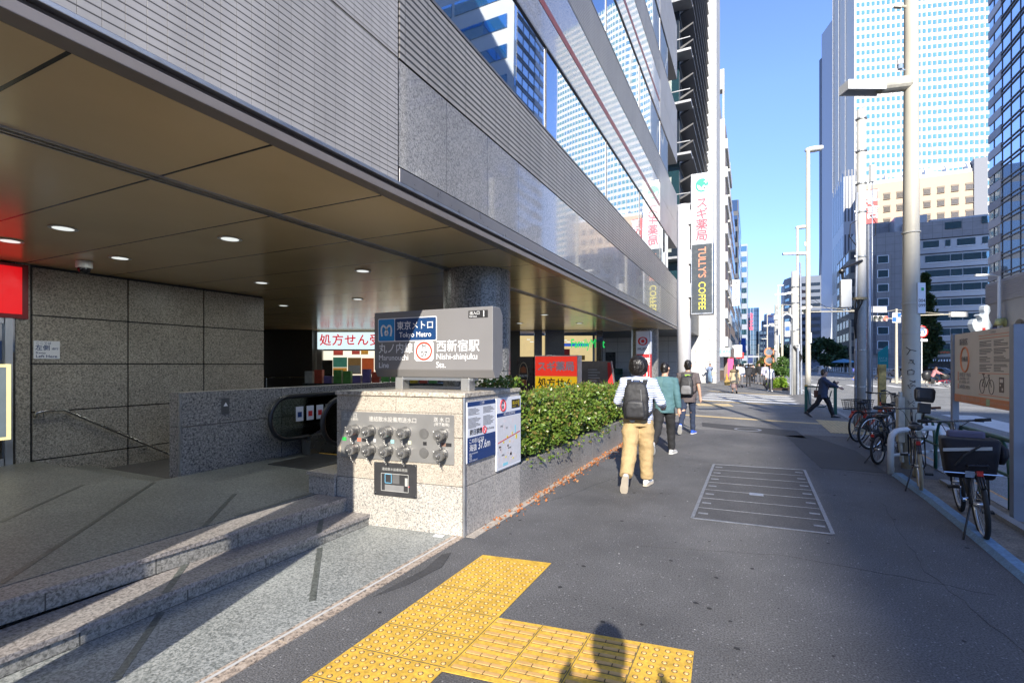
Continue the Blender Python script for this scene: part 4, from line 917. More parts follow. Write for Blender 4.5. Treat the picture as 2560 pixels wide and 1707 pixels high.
# ================================================================ street furniture on the sidewalk edge
# big cream lamp pole with fluorescent style arm lamp
bp_ = thing('street_lamp', 'thick cream street lamp pole scrawled with black graffiti beside the white hoop rail', 'street lamp', (2.29, 9.92, 0))
g = MB(); g.tube([(2.29,9.92,0),(2.29,9.92,1.2),(2.29,9.92,6),(2.29,9.92,14)], [.127,.122,.098,.072], 28); g.build('pole', cream_paint, bp_, smooth=True)
g = MB()
for z in (2.15, 2.62, 3.75): g.cyl((2.29,9.92,z), (2.29,9.92,z+.02), .124, .124, 28)
g.build('band', M('pole_band', (.52,.50,.44), .5), bp_)
arm = Vector((1.32-2.29, 9.44-9.92, 0)).normalized()
r0 = Vector((2.29,9.92,6.12)); g = MB(); g.tube([r0+arm*.05+Vector((0,0,.03)), r0+arm*.50-Vector((0,0,.03))], [.115,.105], 16); g.build('lamp_arm', M('dirty_cream', (.46,.44,.37), .6, var=.3, vs=8), bp_)
side = Vector((-arm.y, arm.x, 0)); c_ = r0 + arm*.78 - Vector((0,0,.055))
g = MB(); g.obox(c_+Vector((0,0,.06)), arm*.30, side*.11, Vector((0,0,.018))); g.obox(c_+side*.10, arm*.30, side*.012, Vector((0,0,.07))); g.obox(c_-side*.10, arm*.30, side*.012, Vector((0,0,.07))); g.obox(c_+arm*.295, arm*.012, side*.11, Vector((0,0,.07))); g.build('lamp_head', white_paint, bp_)
g = MB(); g.tube([c_-arm*.27-Vector((0,0,.01)), c_+arm*.27-Vector((0,0,.01))], .022, 10); g.build('lamp_tube', M('lamp_tube', (.7,.7,.68), .3), bp_)
g = MB(); g.tube([(2.2,9.88,6.36),(2.13,9.84,6.36)], .012, 6); g.cyl((2.13,9.84,6.37),(2.13,9.84,6.44), .035,.04,12); g.build('photocell_base', M('cell_blue', (.25,.33,.45), .4), bp_)
g = MB(); g.cyl((2.13,9.84,6.441),(2.13,9.84,6.52), .045,.042,12); g.build('photocell', white_paint, bp_)
g = MB(); g.tube([(2.22,9.88,7.36),(2.12,9.83,7.38)], .02, 6); g.obox((2.10,9.82,7.38),(.05,0,-.02),(0,.03,0),(.01,0,.03)); g.build('bracket_lamp', cream_paint, bp_)
g = MB(); g.box(2.09, 2.175, 9.76, 9.93, .42, 1.14); g.tube([(2.135,9.85,1.14),(2.135,9.85,1.22)], .03, 8); g.tube([(2.13,9.85,.42),(2.16,9.85,.1)], .03, 8); g.build('cable_box', M('dirty_cream', ()), bp_, bevel=.008)
g = MB(); g.obox((2.40,9.84,2.70), Vector((.055,.03,0)), Vector((-.004,.008,0)), Vector((0,0,.24))); g.build('number_plate', paper_white, bp_)
pu = Vector((.88,.48,0)).normalized(); pn = Vector((.48,-.88,0))
text('004\n099', Vector((2.40,9.84,2.62))+pn*.012, pu, (0,0,1), .075, ink_black, bp_); 
g = MB(); g.obox(Vector((2.41,9.845,2.84))+pn*.011, pu*.02, pn*.001, Vector((0,0,.025))); g.build('green_mark', M('mark_green', (.02,.4,.12), .5), bp_)
vd = Vector((-2.29,-9.92,0)).normalized(); vu = Vector((-vd.y, vd.x, 0)); 
def graf(strokes, z, s_, w=.010):
    g = MB()
    for st in strokes:
        pts = []
        for a, b in st:
            x = a*s_; an = x/.122; q = Vector((2.29,9.92,0)) + vd*(.1245*math.cos(an)) + vu*(.1245*math.sin(an)); pts.append((q.x, q.y, z + b*s_))
        g.tube(pts, w*.5, 5)
    return g
G = M('graffiti_ink', (.012,.012,.014), .5, var=0)
for strokes, z in (([[(-.6,.6),(-.1,.2),(.6,.05)],[(-.1,.2),(-.5,-.5)]], 1.865), ([[(-.2,.3),(.3,.25),(.2,-.1),(-.3,-.2),(0,.3),(.4,-.35)]], 1.695), ([[(.1,.4),(-.4,.2),(-.4,-.35),(.3,-.3),(.35,.2),(.0,.35)]], 1.535),
                   ([[(-.2,.6),(.5,.35)],[(.5,.6),(-.1,.1),(.5,-.2)],[(-.4,-.1),(.2,-.2),(-.1,-.55),(-.4,-.1)]], 1.34), ([[(-.05,.05),(.0,.0)],[(-.02,-.25),(.02,-.3)]], 1.19), ([[(-.4,.3),(.35,-.5)],[(.3,.3),(-.3,-.3)],[(-.4,0),(.4,-.02)]], 1.05)):
    graf(strokes, z, .11).build('graffiti', G, bp_)
# white hoop rail
hp_ = thing('white_hoop_rail', 'white tubular hoop rail before the cream lamp pole', 'rail', (2.3, 9.4, 0))
pth = [(1.89,9.26,0),(1.89,9.26,.50),(1.91,9.29,.58),(1.97,9.36,.635),(2.06,9.46,.65),(2.55,10.0,.65),(2.64,10.1,.635),(2.70,10.16,.58),(2.72,10.18,.5),(2.72,10.18,0)]
g = MB(); g.tube(pth, .042, 14); g.build('hoop', white_paint, hp_, smooth=True)
g = MB(); g.tube([(1.90,9.28,.28),(2.71,10.17,.28)], .022, 10); g.build('cross_bar', white_paint, hp_, smooth=True)
# green guard rail along the kerb
def guard_rail(label, pts, loops=True, group=None):
    t = thing('green_guard_rail', label, 'guard rail', (pts[0][0], pts[0][1], 0), group=group)
    g = MB(); g.tube([(x, y, .80) for x, y in pts], .030, 10); g.build('top_rail', green_paint, t, smooth=True)
    g = MB(); g.tube([(x, y, .40) for x, y in pts], .022, 8); g.build('lower_rail', green_paint, t, smooth=True)
    for (xa, ya), (xb, yb) in zip(pts, pts[1:]):
        a = Vector((xa,ya,0)); b = Vector((xb,yb,0)); d = (b-a).normalized(); L = (b-a).length; n = max(1, int(L/.75))
        for i in range(n):
            c = a + d*(L*(i+.5)/n); g = MB()
            for sgn in (-1, 1):
                g.tube([c + d*sgn*.02 + Vector((0,0,.02)), c + d*sgn*.02 + Vector((0,0,.34)), c + d*sgn*.06 + Vector((0,0,.56)), c + d*sgn*.14 + Vector((0,0,.72)), c + d*sgn*.26 + Vector((0,0,.79))], .020, 8)
            g.build('looped_post', green_paint, t, smooth=True)
    return t
guard_rail('green tubular guard rail with looped posts behind the parked bicycles', [(2.62,4.0),(2.62,6.2),(2.61,8.7),(2.6,11.2)])
tg2 = thing('green_barrier', 'short green barrier with square posts behind the man in the navy jacket', 'barrier', (1.9, 18.8, 0))
for (x, y, h) in ((1.70,20.1,.95),(2.5,19.6,1.0)):
    g = MB(); g.box(x-.045, x+.045, y-.045, y+.045, 0, h-.05); p = g.build('post', green_paint, tg2); g = MB(); g.box(x-.048, x+.048, y-.048, y+.048, h-.049, h); g.build('cap', M('tactile_yellow', ()), p)
g = MB(); g.tube([(1.70,20.1,.9),(2.5,19.6,.9)], .025, 8); g.tube([(1.75,20.07,.78),(1.8,20.04,.3),(1.9,19.98,.22),(2.2,19.8,.22),(2.3,19.74,.3),(2.4,19.66,.78)], .018, 8); g.build('rail', green_paint, tg2, smooth=True)
# pale notice board with bicycle diagram, facing the sidewalk
bb = thing('bicycle_parking_board', 'beige bicycle parking notice board with orange band on a grey post by the kerb', 'notice board', (2.53, 7.1, 0))
for q in ((2.49,2.58,7.03,7.13),(2.50,2.57,8.84,8.92)): g = MB(); g.box(*q, 0, 2.08); g.build('post', M('post_grey', (.27,.30,.35), .45, .3, var=.06), bb)
g = MB(); g.box(2.525, 2.575, 7.131, 8.839, 1.15, 2.07); g.build('frame', dark_alu, bb)
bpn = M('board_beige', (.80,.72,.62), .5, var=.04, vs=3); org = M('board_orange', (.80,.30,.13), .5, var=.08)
BX = 2.52
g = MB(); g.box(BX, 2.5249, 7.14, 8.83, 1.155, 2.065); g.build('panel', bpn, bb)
g = MB(); g.box(BX-.003, BX-.0005, 7.14, 8.83, 1.156, 1.255); g.build('orange_band', org, bb)
BU, BW = (0,-1,0), (0,0,1); bx_ = BX - .004
text('新宿区', (bx_, 8.50, 1.945), BU, BW, .095, ink_grey, bb, bold=.01)
g = MB(); g.tube([(BX-.002, 8.46+.135*math.cos(a*.2618), 1.72+.16*math.sin(a*.2618)) for a in range(24)], .012, 6, closed=True); g.build('ring', org, bb)
text('自転車', (bx_, 8.46, 1.72), BU, BW, .075, ink_grey, bb, bold=.01)
for body, y, z, s_ in (('2時間まで無料', 8.66, 1.515, .062), ('以降6時間毎 110円', 8.66, 1.465, .042), ('原付 6時間毎 100円', 8.66, 1.42, .042), ('24時間OPEN', 8.66, 1.355, .066)):
    text(body, (bx_, y, z), BU, BW, s_, ink_grey, bb, align='LEFT')
g = MB(); g.box(BX-.003, BX-.0005, 8.69, 8.71, 1.44, 1.56); g.box(BX-.003, BX-.0005, 8.69, 8.71, 1.33, 1.40)
for z in (2.0, 1.965, 1.545): g.box(BX-.003, BX-.0005, 7.22, 8.02, z, z+.007)
g.box(BX-.003, BX-.0005, 7.22, 8.02, 1.285, 1.293); g.build('rule_line', org, bb)
text('ご利用案内', (bx_, 7.62, 2.03), BU, BW, .035, ink_grey, bb); text('西新宿自転車等駐輪場  Cycle', (bx_, 8.2, 1.205), BU, BW, .06, M('band_pale', (.75,.5,.36), .5), bb); text('新宿区 みどり土木部 交通対策課', (bx_, 7.45, 1.205), BU, BW, .032, M('band_pale', ()), bb)
g = MB(); g.box(BX-.0045, BX-.0031, 7.70, 7.80, 1.165, 1.245); g.build('green_stamp', M('stamp_green', (.45,.6,.35), .5), bb)
g = MB(); rg = random.Random(6)
for y0, L0 in ((8.00, .36), (7.60, .38)):
    for j in range(20):
        if j in (4, 9, 14): continue
        z = 1.925 - j*.0185; L = L0*rg.uniform(.45, 1); y = y0
        while y > y0 - L: w = rg.uniform(.012,.022); g.box(BX-.0015, BX-.0005, y-w, y, z, z+.010); y -= w + .005
g.build('small_print', M('print_grey', (.22,.20,.18), .6, var=0), bb)
di = M('diagram_brown', (.18,.14,.11), .6, var=0)
g = MB()
for yc in (7.92, 7.66): g.tube([(BX-.0015, yc+.068*math.cos(a*.3927), 1.39+.085*math.sin(a*.3927)) for a in range(16)], .004, 5, closed=True)
for a, b in (((7.92,1.39),(7.80,1.39)),((7.80,1.39),(7.71,1.50)),((7.71,1.50),(7.86,1.50)),((7.86,1.50),(7.80,1.39)),((7.66,1.39),(7.74,1.53)),((7.92,1.39),(7.86,1.5)),((7.87,1.5),(7.88,1.535))): g.tube([(BX-.0015,a[0],a[1]),(BX-.0015,b[0],b[1])], .004, 5)
g.box(BX-.0025, BX-.0005, 7.85, 7.92, 1.53, 1.545); g.box(BX-.0025, BX-.0005, 7.71, 7.76, 1.52, 1.535)
g.build('bicycle_diagram', di, bb)
g = MB(); g.box(BX-.0025, BX-.0005, 7.34, 7.46, 1.34, 1.51); g.build('machine_diagram', di, bb)
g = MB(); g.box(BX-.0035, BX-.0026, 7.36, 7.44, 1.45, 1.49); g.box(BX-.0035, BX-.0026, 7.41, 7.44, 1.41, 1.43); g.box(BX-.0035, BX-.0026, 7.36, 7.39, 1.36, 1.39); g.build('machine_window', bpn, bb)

# ---- bicycles
spoke_m = M('spoke_steel', (.45,.45,.45), .3, .9, var=0); grip_brown = M('grip_brown', (.20,.09,.05), .6); saddle_m = M('saddle_black', (.018,.018,.018), .45)
def bicycle(label, loc, rz, r=.33, L=1.05, fm=black_metal, rim=alu, tyre=black_rubber, bar='flat', low=False, basket=False, rack=True, lean=0, grip=black_rubber, barw=.30, barz=1.0, sadz=.82, stand=True, seat_sub=None):
    t = thing('parked_bicycle', label, 'bicycle', loc, rz, 'bicycles parked along the kerb'); t.rotation_euler.y = lean
    B = lambda mb, n, m, p=None, **k: mb.build(n, m, p or t, world=False, **k)
    bb_ = (0, .43, r*.86 if r > .3 else .28); st_ = (0, .27, sadz-.14 if r > .3 else .60); hd0 = (0, L-.16-.02, r+.36 if r > .3 else .56); hd1 = (0, L-.20, r+.50 if r > .3 else .72)
    hub0 = (0,0,r); hub1 = (0,L,r)
    g = MB(); g.tube([st_, bb_], .017, 8); g.tube([bb_, hd0], .021, 8)
    if low: g.tube([(0,.36,bb_[2]+.18), (0,L-.24,hd0[2]-.10)], .017, 8)
    else: g.tube([st_, hd1], .017, 8)
    g.tube([hd0, hd1], .020, 8)
    for sx in (-.055, .055): g.tube([(sx,0,r),(sx*.6,.43,bb_[2])], .010, 6); g.tube([(sx,0,r),(sx*.3,.27,st_[2]-.03)], .009, 6)
    B(g, 'frame', fm, smooth=True)
    g = MB()
    for sx in (-.05, .05): g.tube([(sx,L,r),(sx,L-.07,r+.30),(0,L-.16,hd0[2]-.02)], .011, 6)
    B(g, 'fork', fm, smooth=True)
    for hy in (0, L):
        w = MB(); n = 30; w.tube([(0, hy + (r-.02)*math.cos(2*math.pi*k/n), r + (r-.02)*math.sin(2*math.pi*k/n)) for k in range(n)], .021, 8, closed=True); wo = B(w, 'wheel', tyre, smooth=True)
        w = MB(); w.tube([(0, hy + (r-.048)*math.cos(2*math.pi*k/n), r + (r-.048)*math.sin(2*math.pi*k/n)) for k in range(n)], .012, 6, closed=True); w.cyl((-.045,hy,r),(.045,hy,r), .02,.02,10); B(w, 'rim', rim, wo, smooth=True)
        w = MB()
        for k in range(20): a = 2*math.pi*k/20; sx = .03 if k % 2 else -.03; w.tube([(sx, hy, r), (0, hy + (r-.05)*math.cos(a), r + (r-.05)*math.sin(a))], .0013, 4, cap=False)
        B(w, 'spokes', spoke_m, wo)
    for hy, a0, a1 in ((0, 35, 165), (L, 20, 150)):
        g = MB(); q = []
        for k in range(9):
            a = R(a0 + (a1-a0)*k/8) if hy == 0 else R(a0 + (a1-a0)*k/8); q.append((0, hy - (r+.022)*math.cos(a) if hy == 0 else hy - (r+.022)*math.cos(a), r + (r+.022)*math.sin(a)))
        for dx in (-.018, .018): g.tube([(dx, b, c) for _, b, c in q], .008, 5)
        g.tube(q, .010, 5); B(g, 'mudguard', fm, smooth=True)
    g = MB(); g.ell([(0,.12,sadz-.03),(0,.15,sadz),(0,.16,sadz+.03)], [(.05,.10),(.085,.14),(.07,.12)], 16); g.tube([(0,.24,sadz+.012),(0,.36,sadz+.005)], [.05,.02], 10); B(g, 'saddle', saddle_m, smooth=True)
    g = MB(); g.tube([st_, (0,.22,sadz-.03)], .013, 8); B(g, 'seat_post', chrome, smooth=True)
    g = MB(); hy = L-.22; g.tube([hd1, (0,hy,barz-.03)], .014, 8); g.tube([(0,hy,barz-.03),(0,hy+.05,barz)], .014, 8)
    if bar == 'flat': bpth = [(-barw,hy+.02,barz+.01),(-.1,hy+.05,barz),(.1,hy+.05,barz),(barw,hy+.02,barz+.01)]
    else: bpth = [(-barw,hy-.18,barz+.08),(-barw*.9,hy-.02,barz+.09),(-.12,hy+.04,barz),(.12,hy+.04,barz),(barw*.9,hy-.02,barz+.09),(barw,hy-.18,barz+.08)]
    g.tube(bpth, .012, 8); hb = B(g, 'handlebar', M('bar_metal', (.10,.10,.10), .3, .6), smooth=True)
    for s in (0, -1):
        a = Vector(bpth[s]); b = Vector(bpth[1 if s == 0 else -2]); g = MB(); d = (b-a).normalized(); g.tube([a, a+d*.13], .018, 8); B(g, 'grip', grip, hb, smooth=True)
        g = MB(); q = a + d*.15; g.tube([q, q + Vector((0,.05,-.01)), q - d*.10 + Vector((0,.055,-.03))], .006, 5); B(g, 'brake_lever', chrome, hb)
    g = MB(); g.cyl((-.06,bb_[1],bb_[2]), (.06,bb_[1],bb_[2]), .022,.022,10); g.cyl((.055,bb_[1],bb_[2]),(.06,bb_[1],bb_[2]), .085,.085,22); g.tube([(.075,bb_[1],bb_[2]),(.08,bb_[1]+.08,bb_[2]-.14)], .010, 6); g.tube([(-.075,bb_[1],bb_[2]),(-.08,bb_[1]-.08,bb_[2]+.14)], .010, 6); cr = B(g, 'crank', chrome)
    for sx, dy, dz in ((.13,.08,-.14),(-.13,-.08,.14)): g = MB(); g.box(sx-.045, sx+.045, bb_[1]+dy-.04, bb_[1]+dy+.04, bb_[2]+dz-.012, bb_[2]+dz+.012); B(g, 'pedal', black_rubber, cr)
    g = MB(); g.prism([(0,r+.03),(.43,bb_[2]+.07),(.43,bb_[2]-.07),(0,r-.03)], (.05,0,0), (0,1,0), (0,0,1), (.008,0,0)); B(g, 'chain_guard', black_metal)
    if rack:
        z = 2*r + .06; g = MB(); g.tube([(-.07,-.16,z),(-.07,.24,z)], .007, 5); g.tube([(.07,-.16,z),(.07,.24,z)], .007, 5); g.tube([(-.07,-.16,z),(.07,-.16,z)], .007, 5); g.tube([(0,-.16,z),(0,.24,z)], .006, 5)
        for sx in (-.07,.07): g.tube([(sx,.0,z),(sx,0,r)], .006, 5); g.tube([(sx,-.12,z),(sx,0,r)], .006, 5)
        B(g, 'rear_rack', black_metal)
        g = MB(); g.box(-.022,.022,-.20,-.18, z-.09, z-.045); B(g, 'reflector', M('reflector_red', (.45,.015,.012), .3), smooth=False)
    if stand: g = MB(); g.tube([(-.06,.05,r-.02),(-.16,-.10,.01)], .010, 6); B(g, 'kickstand', black_metal)
    if basket:
        y0, z0, dy, dz, dx, = basket; g = MB()
        for k in range(6):
            z = z0 + dz*k/5; e = .03*k/5; g.tube([(-dx-e,y0-e,z),(dx+e,y0-e,z),(dx+e,y0+dy+e,z),(-dx-e,y0+dy+e,z)], .004 if 0 < k < 5 else .008, 5, closed=True)
        for i in range(7):
            for yy, ee in ((y0,-.03),(y0+dy,.03)): x = -dx + 2*dx*i/6; g.tube([(x,yy,z0),(x*1.1,yy+ee,z0+dz)], .004, 5)
            for xx, ee in ((-dx,-.03),(dx,.03)): y = y0 + dy*i/6; g.tube([(xx,y,z0),(xx+ee,y,z0+dz)], .004, 5)
        B(g, 'basket', black_metal)
    # cables
    g = MB(); g.tube([(-.15,hy+.06,barz),(-.08,hy+.16,barz-.06),(0,hy+.10,hd1[2]-.1),(0,bb_[1],bb_[2]+.1)], .004, 5); g.tube([(.15,hy+.06,barz),(.06,hy+.15,barz-.08),(.01,L-.1,r+.3)], .004, 5); B(g, 'cables', black_rubber)
    return t
bkA = bicycle('black bicycle nearest the billboard post with big black delivery bag over its rear wheel', (1.97, 6.16, 0), R(-8), lean=R(-5), grip=black_rubber, barw=.31, barz=1.03, L=1.12, sadz=.78)
bag = thing('delivery_bag', 'big black fabric pannier bag with a grey reflective strip on the nearest bicycle', 'bag', (1.87, 6.19, .60), R(-8))
bagm = M('bag_black', (.010,.009,.012), .6, spec=.25, var=.3, vs=7, bump=.5, bs=14)
g = MB(); rr = []
for z, w_, d_, oy in ((-.02,.16,.10,0),(.0,.175,.12,0),(.05,.185,.13,0),(.22,.205,.14,.01),(.335,.215,.145,.02),(.35,.20,.12,.03)):
    rr.append([(w_*math.copysign(abs(math.cos(a))**.28, math.cos(a)), oy + d_*math.copysign(abs(math.sin(a))**.28, math.sin(a)), z) for a in [2*math.pi*k/28 for k in range(28)]])
g.rings(rr); fuse_later = g.build('body', bagm, bag, world=False, smooth=True)
g = MB(); g.prism([(-.205,.225),(.14,.265),(.14,.295),(-.205,.255)], (0,-.146,0), (1,0,0), (0,0,1), (0,.008,0)); g.build('reflective_strip', M('reflective_grey', (.42,.41,.38), .5), bag, world=False)
g = MB(); g.tube([(.06,-.15,.30),(-.06,-.165,.20),(-.12,-.155,.10)], .010, 6); g.build('strap', black_rubber, bag, world=False)
g = MB(); g.box(-.15,.13,.05,.13,.32,.41); g.build('inner_lining', M('lining_purple', (.10,.09,.14), .7), bag, world=False, bevel=.02)
g = MB(); g.ell([(.23,.06,.12),(.245,.08,.19),(.245,.08,.26),(.23,.08,.30)], [(.03,.07),(.05,.10),(.045,.09),(.02,.04)], 14); g.build('side_pouch', bagm, bag, world=False, smooth=True)
g = MB(); g.tube([(-.20,-.15,.03),(.21,-.15,.04)], .007, 6); g.box(-.05,.05,-.165,-.15,.0,.06); g.build('carrier_rail', chrome, bag, world=False)
bkB = bicycle('dark city bicycle with brown grips and a child headrest behind the delivery bag', (1.98, 8.15, 0), R(-10), fm=M('frame_dark', (.03,.035,.05), .3, .3), tyre=M('tyre_cream', (.36,.30,.20), .7), grip=grip_brown, barw=.33, barz=1.02, lean=R(-3))
hs = MB(); rr = []
for z, w_, d_ in ((.0,.10,.03),(.05,.115,.045),(.16,.12,.045),(.2,.10,.03)): rr.append([(.02+w_*math.copysign(abs(math.cos(a))**.5, math.cos(a)), d_*math.copysign(abs(math.sin(a))**.6, math.sin(a)), z) for a in [2*math.pi*k/20 for k in range(20)]])
hs.rings(rr); hs.box(-.05,.09,-.03,.03,-.16,-.02); hs.tube([(.02,0,-.16),(.02,.1,-.28)], .015, 6)
ho = hs.build('child_headrest', saddle_m, bkB, world=False, smooth=False, bevel=.008); ho.location = (.12, .62, 1.13); ho.rotation_euler = (R(-12), R(8), R(10))
bicycle('small wheeled black folding bicycle standing behind the white hoop rail', (1.88, 10.05, 0), R(-33), r=.25, L=.98, barz=.95, sadz=.80, barw=.27, rack=True)
bicycle('black bicycle with a bright rear rim leaning between the folding bicycle and the pole', (2.08, 11.75, 0), R(-52), rim=chrome, bar='flat', barz=.98, lean=R(4))
bicycle('bicycle with an orange red frame and a black wire basket farthest along the row', (2.04, 12.80, 0), R(-38), fm=M('frame_orange', (.55,.08,.03), .3), low=True, basket=(-.22,.70,.42,.20,.17), barz=1.02, sadz=.84)
bicycle('dark bicycle with swept handlebars half hidden behind the cream lamp pole', (2.55, 12.6, 0), R(-25), bar='swept', barz=1.0, basket=(.95,.74,.30,.24,.18), rack=False)

# concrete utility pole with its equipment
up = thing('utility_pole', 'tall concrete utility pole with cable boxes and a steel pipe behind the row of bicycles', 'utility pole', (2.43, 14.8, 0))
g = MB(); g.tube([(2.43,14.8,0),(2.43,14.8,4),(2.43,14.8,7.95)], [.112,.104,.095], 20); g.build('pole', pole_conc, up, smooth=True)
g = MB(); g.tube([(2.30,14.72,0),(2.30,14.72,2.6),(2.33,14.74,4.6),(2.31,14.72,5.2),(2.33,14.73,5.9)], .028, 8); g.tube([(2.60,14.85,0),(2.60,14.85,5.1)], .045, 10); g.tube([(2.64,14.72,1.0),(2.64,14.72,6.4)], .014, 6); g.build('pipe', M('pipe_zinc', (.42,.45,.50), .4, .5, var=.12), up, smooth=True)
for z in (1.1, 2.0, 3.05, 4.3, 5.4, 6.1, 6.9, 7.7): g = MB(); g.cyl((2.43,14.8,z),(2.43,14.8,z+.035), .12, .12, 20); g.box(2.27,2.31,14.66,14.70,z,z+.04); g.build('clamp_band', M('band_zinc', (.36,.37,.37), .4, .6), up)
g = MB(); g.obox((2.06,14.46,3.38), (.115,.0,0), (0,.10,0), (0,0,.34)); o = g.build('cable_cabinet', M('cabinet_white', (.58,.60,.60), .45, var=.06), up, bevel=.02)
g = MB(); g.obox((2.14,14.5,3.30), (.03,.02,0), (0,.08,0), (0,0,.30)); g.build('cabinet_back', M('cabinet_grey', (.42,.43,.44), .5), up)
g = MB(); g.tube([(2.43,14.7,4.2),(2.18,14.55,4.1),(1.98,14.42,4.0)], .035, 8); g.sph((1.97,14.4,3.93), .07, 10, 6); g.tube([(1.98,14.42,3.95),(2.0,14.44,3.75)], .03, 8); g.build('support_arm', black_metal, up)
g = MB(); g.obox((2.63,14.68,6.3), (.05,.03,0), (-.02,.03,0), (0,0,.20)); g.tube([(2.58,14.7,6.1),(2.56,14.72,5.6)], .02, 6); g.build('antenna_box', white_paint, up)
g = MB(); g.obox((2.38,14.62,3.27), (.13,.05,0), (-.02,.06,0), (0,0,.03)); g.build('cable_head', M('head_ochre', (.35,.27,.14), .6), up)
for i in range(3):
    g = MB(); x = 2.30 + i*.065; y = 14.57 + i*.025; g.tube([(x,y,3.25),(x-.02,y-.01,3.15),(2.27+i*.02,14.58,2.95),(2.26+i*.015,14.6,2.6),(2.30,14.66,2.3)], .018, 6); g.build('thick_cable', black_rubber, up, smooth=True)
for q in ([(2.32,14.7,5.2),(2.18,14.62,5.1),(2.16,14.6,4.8),(2.3,14.7,4.6)], [(2.6,14.7,5.3),(2.72,14.75,5.1),(2.7,14.74,4.8),(2.62,14.72,4.75)]):
    g = MB(); g.tube(q, .010, 6); g.build('looped_cable', black_rubber, up, smooth=True)
# rusty yellow post
rp = MB(); rp.box(2.61,2.75,13.86,14.0,0,1.66); tag(rp.build('weathered_post', M('rusty_yellow', (.50,.36,.12), .8, var=.6, vs=5, fine=.3, fs=12), None, bevel=.008), 'square weathered post with rusty yellow paint beside the concrete utility pole', 'post')
# second pole group further on
u2 = thing('utility_pole', 'concrete utility pole bundled with steel pipes at the end of the planted strip', 'utility pole', (2.16, 32.1, 0))
g = MB(); g.tube([(2.16,32.1,0),(2.16,32.1,6.9)], [.20,.17], 16); g.build('pole', pole_conc, u2, smooth=True)
g = MB(); g.tube([(2.5,32.2,0),(2.45,32.2,7.4)], .05, 8); g.tube([(1.95,31.9,0),(1.95,31.9,2.7),(2.05,32,2.9)], .05, 8); g.tube([(2.3,31.8,0),(2.3,31.8,2.6)], .06, 8); g.build('pipe', M('pipe_zinc', ()), u2)
g = MB()
for z in (2.7,3.6,5.1,6.0): g.cyl((2.16,32.1,z),(2.16,32.1,z+.06), .22,.22,16)
g.box(1.95,2.2,31.85,32.0,3.55,3.95); g.build('clamp_band', M('band_zinc', ()), u2)
g = MB(); g.tube([(2.1,31.9,2.7),(2.3,31.85,2.4),(2.5,32,2.1),(2.35,31.9,1.7)], .06, 6); g.build('thick_cable', black_rubber, u2)
g = MB(); g.obox((1.45,31.8,5.62), (.28,.02,0), (0,.06,0), (0,0,.05)); g.tube([(1.7,31.9,5.65),(2.1,32,5.75)], .06, 8); g.build('lamp_arm', white_paint, u2)
g = MB(); g.obox((2.75,32.3,4.85), (.28,.05,.04), (0,.10,0), (0,0,.07)); g.build('lamp_head', white_paint, u2, bevel=.03)
u3 = thing('utility_pole', 'slim patched utility pole behind the leafy roadside bush', 'utility pole', (2.05, 53, 0))
g = MB(); g.tube([(2.05,53,0),(2.05,53,7.3)], [.20,.15], 14); g.build('pole', M('pole_patchy', (.36,.37,.37), .7, var=.4, vs=2), u3, smooth=True)
g = MB(); g.obox((1.5,52.9,5.35), (.5,.05,0), (0,.07,0), (0,0,.08)); g.build('lamp_arm', M('cabinet_white', ()), u3)
for q in ((1.9,2.1,52.7,52.8,3.0,3.5),(1.85,2.2,52.75,52.82,5.9,6.3)): g = MB(); g.box(*q); g.build('cable_box', M('cabinet_white', ()), u3)
cc = thing('curved_lamp_post', 'white hook shaped lamp post with a blue and white plate', 'lamp post', (1.95, 31, 0))
g = MB(); pth = [(1.98,31.2,0),(1.98,31.2,4.2)] + [(1.73+.25*math.cos(R(a)), 31.15, 4.2+.25*math.sin(R(a))) for a in range(0,181,30)]; g.tube(pth, .045, 10); g.build('post', white_paint, cc, smooth=True)
g = MB(); g.box(1.62,1.88,31.05,31.07,3.2,4.0); g.build('plate', paper_white, cc); g = MB(); g.box(1.64,1.86,31.04,31.049,3.5,3.75); g.build('blue_field', M('blue_field', (.03,.12,.5), .5), cc)
# row of twin street lamps along the kerb
first = None
wl = ['nearest of its row, before the green barrier', 'second of its row, behind the bundled poles', 'third of its row, beyond the leafy bush', 'fourth of its row along the kerb', 'fifth of its row along the kerb', 'sixth of its row along the kerb', 'seventh of its row along the kerb', 'last and smallest of its row']
for i, (x, y) in enumerate(((1.97,22.47),(2.5,34.9),(2.5,59.7),(2.3,93),(2.4,129),(2.4,166),(2.4,196),(2.4,231))):
    if first is None:
        t = first = thing('street_lamp', '', 'street lamp', (x, y, 0), group='white street lamps along the kerb')
        g = MB(); g.tube([(0,0,0),(0,0,1.2),(0,0,1.25),(0,0,10)], [.11,.105,.095,.07], 16); g.build('pole', cream_paint, t, world=False, smooth=True)
        g = MB(); g.tube([(0,0,9.98),(.1,.02,10.06)], .05, 8); g.ell([(.2,.05,9.95),(.2,.05,10.02),(.22,.05,10.12),(.22,.05,10.15)], [(.25,.10),(.33,.14),(.30,.12),(.12,.05)], 18); g.build('lamp_head', M('lamp_white', (.66,.66,.62), .4), t, world=False, smooth=True)
        g = MB(); g.tube([(-.05,0,6.0),(-.38,-.1,6.0)], .07, 10); g.obox((-.62,-.2,6.0), (.26,.08,0), (-.02,.07,0), (0,0,.04)); g.build('arm_lamp', M('lamp_white', ()), t, world=False)
        g = MB(); g.cyl((-.1,0,6.3),(-.1,0,6.45), .04,.04,8); g.build('photocell', white_paint, t, world=False)
        g = MB(); g.box(.02,.11,-.13,-.115,2.5,2.9); g.build('number_plate', paper_white, t, world=False)
    else: t = copy_tree(first); t.location = (x, y, 0)
    t['label'] = 'white street lamp with upper and lower lamp, ' + wl[i]
